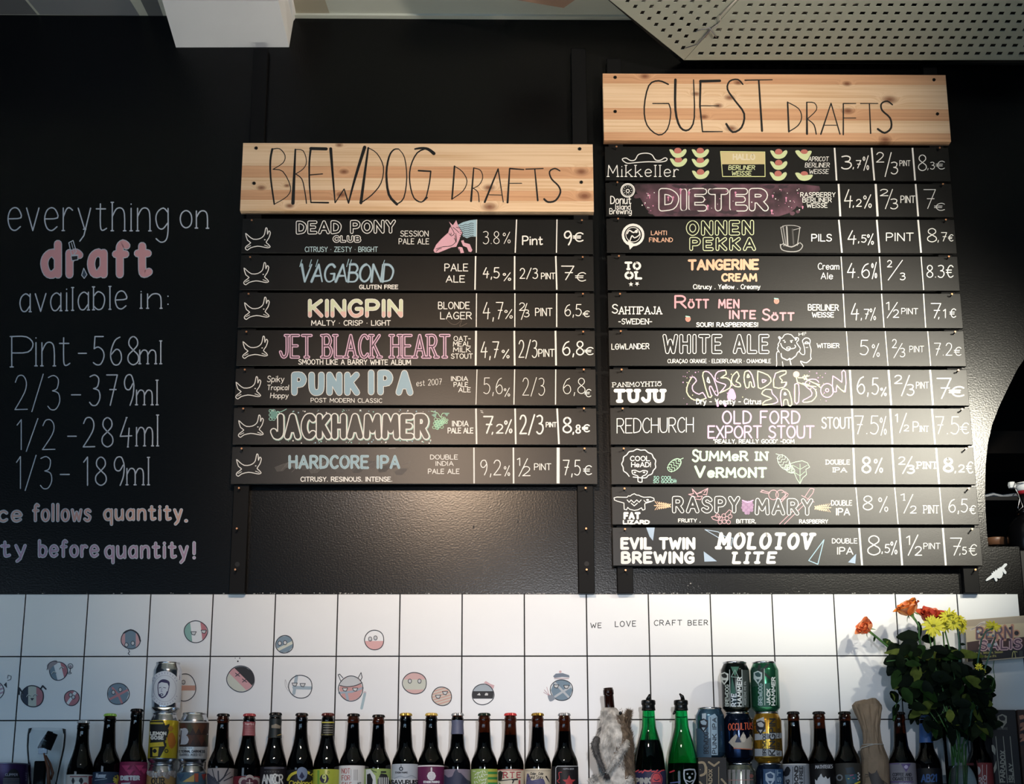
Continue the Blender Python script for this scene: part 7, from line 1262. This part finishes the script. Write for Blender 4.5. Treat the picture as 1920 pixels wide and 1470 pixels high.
limb('arm', [(235, 960, -.112), (205, 1040, -.120), (222, 1130, -.125), (265, 1230, -.132), (320, 1340, -.138)], [.007, .008, .006, .0045, .003], m_fg, grey, n=900)
limb('arm', [(560, 1000, -.115), (520, 1090, -.128), (450, 1180, -.135), (385, 1280, -.138), (345, 1350, -.140)], [.008, .008, .0065, .0045, .003], m_fp, pale, n=700)
limb('hind_leg', [(300, 1640, -.12), (215, 1500, -.125), (180, 1420, -.125), (235, 1405, -.125)], [.016, .014, .010, .006], m_fp, pale, n=900)
limb('hind_leg', [(600, 1640, -.12), (590, 1500, -.13), (560, 1440, -.13), (610, 1425, -.125)], [.016, .013, .009, .006], m_fp, pale, n=900)
for cx_, cy_ in ((325, 1375), (352, 1382)):
    p = P(sx(cx_), sy(cy_), -.142); a = Acc()
    for j in range(4): a.add(tubev([p + Vector((0, 0, .004)), p + Vector(((j - 1.5) * .0022, -.002, -.004)), p + Vector(((j - 1.5) * .0028, -.001, -.008))], [.0016, .0012, .0005], 5))
    a.make('paw', [mat('paw_dark', '#2b2728', .7)], sq, smooth=True)
for _ in range(700):
    p = P(sx(rs.gauss(500, 12)), sy(rs.gauss(760, 40)), SY - .018); tuft(brown, p, Vector((rs.uniform(-.3, .3), -.2, 1)).normalized() * -1, .006, .0006)
pale.make('pale_fur', [m_fp], sq)['kind'] = 'stuff'; brown.make('brown_fur', [m_fb], sq)['kind'] = 'stuff'; grey.make('grey_fur', [m_fg], sq)['kind'] = 'stuff'
ep = P(sx(490), sy(688), SY - .020); bmv = lathe('eye', [(0, -.0042), (.0028, -.003), (.004, 0), (.0028, .003), (0, .0042)], tuple(ep), mat('eye_black', '#050505', .05), sq, 12)
p = P(sx(462), sy(735), SY - .022); mk('cheek', *tubev([P(sx(498), sy(705), SY - .014), P(sx(510), sy(760), SY - .012), P(sx(528), sy(815), SY - .008)], [.003, .0045, .002], 8), mat('tan_fur', '#a3703f', .8), sq, smooth=True)
c0 = P(sx(372), sy(640), SY); c1 = P(sx(354), sy(410), SY); d = (c1 - c0); L_ = d.length; d.normalize()
neck = [(0, .0117, -.002), (0, .0112, L_ * .6), (0, .0108, L_ * .66), (0, .0122, L_ * .68), (0, .0122, L_ * .90), (0, .0108, L_ * .92), (0, .0112, L_ * .99), (0, .0085, L_), (0, .0085, L_ * .5), (0, 0, L_ * .5)]
vs = []; fs = []
for _, r_, h_ in neck:
    for i in range(20): t = 2 * pi * i / 20; vs.append(tuple(c0 + d * h_ + Vector((cos(t) * r_, sin(t) * r_, -cos(t) * r_ * d.x))))
for k_ in range(len(neck) - 1):
    for i in range(20): j = (i + 1) % 20; fs.append((k_ * 20 + i, k_ * 20 + j, k_ * 20 + 20 + j, k_ * 20 + 20 + i))
mk('bottle_neck', vs, fs, mat('dark_amber', '#1c0a05', .06, spec=.6), sq, smooth=True)

# ================================================================== bottle wrapped in brown paper
def bxx(x): return 1460 + x / 5.88
BX = P(1640, 1400, AY).x
rows = [(548, 905, 1090), (560, 840, 1110), (600, 818, 1135), (640, 828, 1140), (690, 850, 1130), (760, 880, 1122), (830, 905, 1112), (900, 925, 1118), (980, 932, 1130), (1030, 928, 1145), (1042, 915, 1150), (1060, 905, 1152), (1100, 895, 1165), (1160, 905, 1195), (1200, 915, 1210), (1300, 915, 1216), (1450, 918, 1222), (1700, 918, 1225), (1900, 918, 1225)]
vs = []; fs = []; NS = 44
for k_, (y, xl, xr) in enumerate(rows):
    yy = 1220 + y / 5.88; a_, b_ = P(bxx(xl), yy, AY), P(bxx(xr), yy, AY); cxx = (a_.x + b_.x) / 2; rx = (b_.x - a_.x) / 2; z = max(SZ + .0005, a_.z)
    amp = .11 if k_ < 9 else (.09 if k_ < 13 else .03)
    for i in range(NS):
        t = 2 * pi * i / NS; w_ = 1 + amp * (sin(5 * t + z * 40) * .5 + sin(11 * t - z * 90) * .35 + sin(17 * t + z * 30) * .25) * (1 if abs(sin(t)) < .96 else .2); vs.append((cxx + rx * w_ * sin(t), AY - rx * w_ * cos(t) * .95, z + (.004 * sin(2 * t + 1) if k_ < 2 else 0)))
for k_ in range(len(rows) - 1):
    for i in range(NS): j = (i + 1) % NS; fs.append((k_ * NS + j, k_ * NS + i, (k_ + 1) * NS + i, (k_ + 1) * NS + j))
fs += [tuple(range(NS)), tuple((len(rows) - 1) * NS + i for i in range(NS))]
pb = empty('wrapped_bottle', (BX, AY, SZ), 'bottle wrapped in twisted brown paper tied with white string', 'bottle')
mk('paper_wrap', vs, fs, mat('kraft_paper', '#83705c', .8, mottle=.18, mscale=30, bump=.3, bscale=120), pb, smooth=False)
pts = []
for i in range(25):
    t = 2 * pi * i / 24; a_, b_ = P(bxx(918), 1396.5, AY), P(bxx(1148), 1396.5, AY); pts.append(((a_.x + b_.x) / 2 + (b_.x - a_.x) / 2 * 1.03 * sin(t), AY - (b_.x - a_.x) / 2 * 1.05 * cos(t), a_.z))
pts += [tuple(P(1615, 1402, AY - .03)), tuple(P(1612, 1408, AY - .03))]
tube('string', pts, .0009, mat('white_string', '#b9b6b0', .8), pb, 5)
k = cink(P(1642, 1450, AY).x, rpx(1642, 1450, 27.5)); INKG = '3a3330'
k.fill([(1628, 1446), (1633, 1451), (1641, 1449), (1644, 1443), (1647, 1452), (1652, 1460), (1658, 1468), (1660, 1490), (1632, 1490), (1634, 1470), (1630, 1456)], INKG); [k.stroke(q, .8, INKG) for q in ([(1630, 1453), (1622, 1452)], [(1630, 1455), (1623, 1457)], [(1655, 1463), (1664, 1470)])]; fin(k, pb, 'stamped_rat')

# ================================================================== flowers
VX = P(1799, 1420, -.115).x; VY = -.125
vz = P(1799, 1364, VY).z; vr = rpx(1799, 1420, 31, VY); vc = (VX, VY, SZ)
vase = empty('glass_vase', vc, 'tall clear glass vase holding the flower stems', 'vase'); H = vz - SZ
lathe('vase_wall', [(0, 0), (vr * .86, 0), (vr * .9, .004), (vr, H), (vr - .0016, H), (vr * .9 - .0022, .014), (0, .012)], vc, M_thin, vase, 32)
lathe('water', [(0, .0125), (vr * .86, .0145), (vr * .925, H * .55), (0, H * .55)], vc, mat('vase_water', '#dfe8ea', .0, trans=1, ior=1.33), vase, 32)
m_leaf = [mat('leaf_dark', '#0b160a', .65, spec=.07, mottle=.3, mscale=60), mat('leaf_mid', '#1c3214', .65, spec=.07, mottle=.3, mscale=60), mat('leaf_olive', '#525d28', .65, spec=.07, mottle=.3, mscale=60), mat('leaf_deep', '#07110b', .65, spec=.07)]
m_stem = mat('stem_green', '#38602f', .5); m_stem2 = mat('stem_teal', '#2f5446', .5)
def leaf_vf(p, d, n, L, w_, curl=.2):
    d = d.normalized(); s_ = d.cross(n).normalized(); n = s_.cross(d).normalized(); vs = []; K = 6
    for i in range(K + 1):
        t = i / K; ww = w_ * sin(pi * min(1, t * .94 + .03)) ** .75 * (1 - .25 * t); c_ = p + d * (L * t) - n * (curl * L * t * t); e = 1 + .12 * (i % 2)
        vs += [c_ - s_ * ww * e + n * ww * .3, c_, c_ + s_ * ww * e + n * ww * .3]
    fs = []
    for i in range(K): a = 3 * i; fs += [(a, a + 1, a + 4, a + 3), (a + 1, a + 2, a + 5, a + 4)]
    return vs, fs
def rose(label, px, Y, tilt, R_, cols, stem, leaves, n=15, openk=1.0):
    c_ = P(px[0], px[1], Y); o = empty('rose', c_, label, 'flower'); ax = Vector(tilt).normalized(); e1 = ax.cross(Vector((0, 1, .1))).normalized(); e2 = ax.cross(e1)
    ms = [mat('petal_' + q, '#' + q, .55, mottle=.14, mscale=50) for q in cols]
    for i in range(n):
        f = i / (n - 1); a = i * 2.399; op = (.10 + .62 * f) * openk; L = R_ * (1.05 + .35 * f); wd = R_ * (.42 + .42 * f); rad = e1 * cos(a) + e2 * sin(a); tan = ax.cross(rad); vs = []; K, M_ = 5, 6
        for u in range(K + 1):
            t = u / K; rr = R_ * (.12 + .20 * f) + L * sin(op) * t + (R_ * .16 * (t - .6) * (f + .2) * 2 if t > .6 else 0); hh = L * cos(op) * (t - .12 * t * t) - (R_ * .16 * (t - .7) * f * 3 if t > .7 else 0)
            for v_ in range(M_ + 1):
                s_ = v_ / M_ * 2 - 1; wv = wd * (sin(pi * (.12 + .74 * t)) ** .6) * s_; cup = (1 - s_ * s_) * 0 - (s_ * s_) * rr * .42; rip = .035 * R_ * sin(s_ * 6 + i * 2) * t
                vs.append(c_ + ax * (hh - R_ * .55 + rip) + rad * (rr + cup) + tan * wv)
        fs = [(u * (M_ + 1) + v_, u * (M_ + 1) + v_ + 1, (u + 1) * (M_ + 1) + v_ + 1, (u + 1) * (M_ + 1) + v_) for u in range(K) for v_ in range(M_)]
        mk('petal', vs, fs, ms[i % len(ms)], o, smooth=True)
    b0_ = c_ - ax * R_ * .55; a = Acc(); a.add(tubev([b0_ - ax * R_ * .28, b0_ - ax * R_ * .05, b0_ + ax * R_ * .2], [R_ * .13, R_ * .24, R_ * .2], 8))
    for i in range(5): aa = i * 1.256; rad = e1 * cos(aa) + e2 * sin(aa); a.add(leaf_vf(b0_ + rad * R_ * .15, ax * -.3 + rad * .9, ax, R_ * .62, R_ * .09, .5))
    a.make('sepals', [mat('sepal_green', '#5a7a3c', .5)], o)
    pts = [b0_ - ax * R_ * .2] + [P(x, y, yy) for x, y, yy in stem]; cm = []
    for i in range(len(pts) - 1):
        for j in range(4):
            t = j / 4; g_ = lambda q: pts[min(max(q, 0), len(pts) - 1)]; b2, c2, a2, d2 = g_(i), g_(i + 1), g_(i - 1), g_(i + 2); cm.append(.5 * (2 * b2 + (c2 - a2) * t + (2 * a2 - 5 * b2 + 4 * c2 - d2) * t * t + (3 * b2 - a2 - 3 * c2 + d2) * t ** 3))
    cm.append(pts[-1]); tube('stem', cm, .0027, m_stem, o, 7)
    addleaves(o, leaves); return o
def addleaves(o, lv):
    for (x, y, Y, dx, dz, L, w_, mi) in lv:
        p = P(x, y, Y); d = Vector((dx, rs.uniform(-.5, .35), dz)); n_ = Vector((rs.uniform(-.5, .5), -1, rs.uniform(-.2, .9))); v, f = leaf_vf(p, d, n_, L, w_, rs.uniform(-.1, .35)); mk('leaf', v, f, m_leaf[mi], o, smooth=True)
def mass(n, x0, x1, y0, y1, ymin=-.19, ymax=-.05, L=(.028, .05)):
    r = []
    for _ in range(n):
        a = rs.uniform(-2.6, .6); l_ = rs.uniform(*L); r.append((rs.uniform(x0, x1), rs.uniform(y0, y1), rs.uniform(ymin, ymax), cos(a) * rs.choice([-1, 1]), sin(a), l_, l_ * rs.uniform(.26, .36), rs.choice([0, 0, 0, 3, 3, 1, 2] if rs.random() < .75 else [0, 3])))
    return r
rose('orange rosebud leaning left, farthest left of the bouquet', (1622, 1176), -.07, (-.62, -.45, .45), .0225, ['e8753c', 'e88a58', 'dd6a3a', 'f09a68'], [(1650, 1200, -.08), (1676, 1222, -.10), (1720, 1260, -.12), (1770, 1340, -.125), (1790, 1420, -.125)],
     [(1662, 1203, -.085, .7, -.6, .035, .010, 2), (1655, 1198, -.08, .9, -.75, .030, .008, 1), (1640, 1192, -.07, -.1, -1, .014, .003, 1)] + mass(16, 1672, 1740, 1225, 1300), 14, .85)
rose('orange open rose at the top of the bouquet', (1702, 1139), -.12, (-.45, -.25, .75), .029, ['e07a2c', 'e88a3a', 'd9692c', 'e8a070'], [(1723, 1175, -.12), (1724, 1200, -.12), (1740, 1260, -.12), (1780, 1350, -.125), (1795, 1430, -.12)],
     [(1722, 1165, -.118, .1, -1, .036, .006, 0), (1726, 1195, -.12, -.95, .05, .055, .017, 0), (1728, 1200, -.13, .8, .1, .035, .013, 0), (1720, 1205, -.125, -.9, -.35, .05, .018, 3), (1735, 1212, -.13, -.7, -.5, .05, .017, 1)] + mass(26, 1690, 1790, 1205, 1290), 16, 1.05)
rose('red-orange rose behind the yellow blooms', (1747, 1155), -.085, (.1, -.5, .7), .031, ['c2452a', 'cc5230', 'b83c28', 'd96a44'], [(1750, 1190, -.09), (1760, 1260, -.10), (1790, 1350, -.115), (1802, 1430, -.12)],
     [(1690, 1212, -.10, -.8, -.3, .04, .016, 0)] + mass(26, 1700, 1830, 1225, 1330, -.15, -.05), 15, 1.15)
def daisy(name, label, heads, stemc, leaves=[], col='d8cf3c'):
    c_ = P(heads[0][0], heads[0][1], heads[0][2]); o = empty(name, c_, label, 'flower'); mp_ = mat('petal_' + col, '#' + col, .5, mottle=.12, mscale=60)
    for hx_, hy_, hY, ax, R_, n in heads:
        c_ = P(hx_, hy_, hY); ax = Vector(ax).normalized(); e1 = ax.cross(Vector((.1, .2, 1))).normalized(); e2 = ax.cross(e1); a = Acc()
        for ly in range(2):
            for i in range(n):
                t = 2 * pi * (i + .5 * ly) / n + rs.uniform(-.1, .1); rad = e1 * cos(t) + e2 * sin(t); v, f = leaf_vf(c_ + rad * R_ * .12 - ax * .001 * ly, rad + ax * (.35 - .3 * ly + rs.uniform(-.2, .2)), ax, R_ * rs.uniform(.85, 1.05), R_ * .17, .15); a.add((v, f))
        a.make('petals', [mp_], o)
        lathe('flower_centre', [(0, -.002), (R_ * .22, -.001), (R_ * .24, .002), (R_ * .15, .004), (0, .0045)], tuple(c_), mat('daisy_centre', '#7d7a1c', .7), o, 12)
    for st in stemc: tube('stem', [P(x, y, yy) for x, y, yy in st], .0019, m_stem if st[0][0] < 1790 else m_stem2, o, 6)
    addleaves(o, leaves); return o
daisy('yellow_daisy', 'yellow daisy facing forward, lowest bloom left of the yellow cluster', [(1750, 1174, -.145, (-.1, -1, .15), .025, 12)], [[(1742, 1188, -.143), (1750, 1240, -.14), (1770, 1300, -.13), (1790, 1400, -.125)]], mass(16, 1740, 1800, 1240, 1330))
daisy('yellow_daisy', 'yellow daisies crowded at the top, right of the red-orange rose', [(1779, 1156, -.125, (-.3, -.8, .6), .021, 11), (1773, 1172, -.12, (.2, -1, -.1), .017, 10)], [[(1771, 1180, -.12), (1780, 1215, -.12), (1795, 1300, -.125), (1800, 1400, -.125)], [(1768, 1185, -.11), (1772, 1230, -.115), (1790, 1330, -.12)]], mass(14, 1760, 1820, 1230, 1340))
daisy('yellow_daisy', 'yellow daisies on the thick stem, rightmost of the crowded blooms', [(1797, 1160, -.135, (.4, -.6, .7), .020, 11), (1804, 1175, -.13, (.7, -.7, -.2), .018, 10), (1788, 1168, -.14, (-.4, -.9, -.2), .017, 10)], [[(1795, 1168, -.135), (1798, 1200, -.135), (1799, 1260, -.13), (1800, 1400, -.125)], [(1794, 1170, -.135), (1800, 1215, -.13), (1802, 1260, -.13)]], mass(18, 1780, 1850, 1240, 1350) + [(1800, 1208, -.13, 1, -.1, .012, .004, 0)])
daisy('yellow_daisy', 'yellow daisy seen from behind in front of the printed card', [(1862, 1175, -.16, (.25, .4, .75), .018, 11)], [[(1862, 1178, -.16), (1848, 1184, -.16), (1840, 1200, -.155), (1834, 1235, -.15), (1829, 1290, -.14), (1812, 1400, -.125)]], mass(10, 1810, 1850, 1260, 1350))
daisy('yellow_daisy', 'half-open small yellow bloom under the printed card', [(1835, 1251, -.15, (.2, -.8, -.4), .010, 8), (1843, 1259, -.15, (.3, -.8, -.5), .008, 8)], [[(1866, 1195, -.16), (1856, 1225, -.155), (1846, 1255, -.15), (1832, 1330, -.13)], [(1837, 1254, -.15), (1828, 1300, -.14), (1810, 1390, -.125)]], mass(8, 1800, 1845, 1270, 1360))
br_ = empty('leafy_branch', P(1700, 1330, -.10), 'leafy rose branch hanging left over the wrapped bottle', 'foliage'); tube('stem', [P(1790, 1400, -.12), P(1740, 1330, -.11), P(1700, 1300, -.105), P(1680, 1320, -.10), P(1676, 1350, -.10)], .0013, m_stem, br_, 6)
addleaves(br_, [(1693, 1272, -.105, -.75, -.9, .034, .006, 2), (1692, 1280, -.105, .35, -1, .026, .012, 0), (1670, 1296, -.10, .5, -.9, .030, .013, 0), (1691, 1313, -.11, 1, .1, .032, .011, 0), (1716, 1292, -.11, .8, -.5, .03, .013, 0), (1685, 1320, -.10, -.7, -.9, .03, .009, 0), (1678, 1330, -.10, -.2, -1, .028, .006, 1), (1716, 1338, -.11, -.6, -1, .028, .007, 3), (1672, 1300, -.103, .1, -1, .02, .006, 2)])
br_ = empty('leafy_branch', P(1735, 1330, -.14), 'dense dark leaves in the middle over the blue-necked bottle', 'foliage'); tube('stem', [P(1795, 1410, -.125), P(1760, 1340, -.13), P(1735, 1290, -.13)], .0016, m_stem, br_, 6)
addleaves(br_, [(1728, 1322, -.15, 1, -.1, .034, .014, 2), (1780, 1330, -.16, .1, -1, .03, .011, 2), (1758, 1300, -.14, -.9, -.6, .04, .016, 0)] + mass(44, 1722, 1800, 1280, 1362, -.17, -.07, (.03, .05)))
br_ = empty('leafy_branch', P(1830, 1330, -.14), 'dark leaves drooping right of the vase rim', 'foliage'); tube('stem', [P(1802, 1410, -.125), P(1820, 1340, -.13), P(1845, 1295, -.13)], .0016, m_stem, br_, 6)
addleaves(br_, [(1836, 1292, -.15, 1, -.15, .035, .014, 1), (1850, 1300, -.15, .4, -.9, .028, .010, 0), (1845, 1318, -.15, .7, -.1, .022, .010, 2), (1828, 1352, -.16, .5, -.9, .045, .013, 2), (1832, 1356, -.155, .45, -.9, .045, .010, 1), (1845, 1355, -.14, .3, -1, .04, .009, 3)] + mass(40, 1795, 1848, 1280, 1368, -.17, -.07, (.03, .048)))
br_ = empty('leafy_branch', P(1700, 1240, -.12), 'dark rose leaves spreading left under the orange rose', 'foliage'); tube('stem', [P(1780, 1360, -.125), P(1740, 1290, -.12), P(1700, 1235, -.12), P(1662, 1240, -.12)], .0016, m_stem, br_, 6)
addleaves(br_, [(1690, 1232, -.12, -.95, -.35, .045, .017, 0), (1700, 1222, -.12, -1, .0, .05, .008, 2), (1680, 1245, -.12, -.6, -.8, .035, .014, 3), (1830, 1226, -.13, -1, .1, .06, .009, 2), (1800, 1232, -.14, .95, .12, .055, .010, 2), (1766, 1236, -.14, .9, .35, .045, .011, 1)] + mass(42, 1690, 1770, 1222, 1290, -.16, -.06, (.032, .052)))
tube('thin_tendril', [P(1864, 1239, -.15), P(1862, 1252, -.15), P(1865, 1270, -.15), P(1858, 1295, -.15), P(1845, 1330, -.14)], .0009, m_stem, br_, 5)
for sxx in (1784, 1790, 1797, 1804, 1811):
    tube('stem', [P(sxx, 1395, VY + (sxx % 3 - 1) * .01), P(sxx + (sxx % 5 - 2) * 3, 1520, VY + .01)], .0022, m_stem, br_, 6)

# ================================================================== printed card leaning in front of the tiles
cy = -.05
cc = [P(1810, 1162.5, cy), P(1975, 1150, cy), P(1975, 1229, cy), P(1814, 1241, cy)]
v = cc + [q + Vector((0, .003, 0)) for q in cc]; cen = (cc[0] + cc[2]) / 2
crd = mk('printed_card', v, [(0, 1, 2, 3), (7, 6, 5, 4), (0, 4, 5, 1), (1, 5, 6, 2), (2, 6, 7, 3), (3, 7, 4, 0)], mat('card_cream', '#bfb094', .6)); tag(crd, 'small printed card with collage letters over a sunset, behind the daisy', 'card')
tb = box('card_clip', (cc[0].x + .05, cy + .003, cen.z - .01), (cc[0].x + .08, -.0015, cen.z + .01), M_dark, crd)
k = Ink(plane_map(cy)); OF = lambda q: tr(q, 1800, 1145, 14)
k.fill(OF('150,250 1680,140 2200,100 2200,280 1680,320 150,420'), 'a8967f', -.5); k.fill(OF('180,830 450,790 1680,690 2200,650 2200,900 1680,960 190,1060'), '3c2528', -.4); k.fill(OF('190,1050 1680,940 2200,900 2200,1180 1680,1210 210,1340'), '1a1a22', -.3)
k.stroke(OF('280,500 400,460 520,350 640,300'), 4, 'c9bcb0'); k.stroke(OF('300,490 400,450 520,350 620,330'), .8, '55505a', 1)
k.text('B', 1832, 1846, 1197, 1178, 'b87a62', 6, slope=-1); k.text('E', 1850, 1862, 1196, 1176, 'b87a62', 6, slope=-1); k.text('R', 1869, 1880, 1199, 1177, 'b87a62', 6.4, slope=-1); k.text('N', 1884, 1898, 1199, 1174, 'b87a62', 6.4, slope=-1); k.text('BERN', 1832, 1897, 1198, 1177, '5a4a58', 3.4, 1, slope=-2, gap=3); k.disc(1906, 1187, 6.4, 'b87a62'); k.disc(1906, 1187, 4.2, '23222a', 1)
for i, (x, y) in enumerate(((1834, 1184), (1840, 1190), (1852, 1190), (1862, 1192), (1874, 1181), (1880, 1198), (1894, 1200), (1894, 1178))): k.disc(x, y, 2.6, ['9aa8b8', '2a2630', '5c7488', '4f6478', 'b8a8ac', '4a2c44', '3a3a48', '2c2434'][i], 2)
k.text('SALIS', 1838, 1914, 1218, 1202, 'c49aa2', 6.8, 1, slope=-3, gap=3); k.text('SALIS', 1838, 1914, 1218, 1202, '5c4256', 3, 2, slope=-3, gap=3); k.disc(1855, 1210, 4, '4f7488', 3); k.disc(1867, 1208, 3, 'b0b4bc', 3); k.disc(1902, 1210, 2.6, '2a2632', 3)
k.text('Salisbury, Wiltshire, Session', 1822, 1880, 1227, 1223, 'a8a04a', .9, slope=-3); k.text('a 2017 Berlin IPA', 1830, 1868, 1234, 1230, 'a8a04a', .9, slope=-2); k.stroke(OF('1370,1220 1385,1100 1410,1060 1440,1100 1460,1220'), 1.4, 'b4ac5a'); k.stroke(OF('1440,1070 1500,1085'), 1.4, 'b4ac5a'); k.rect(1911, 1220, 1918, 1231, '3a3c3c'); k.make('card_print', crd)
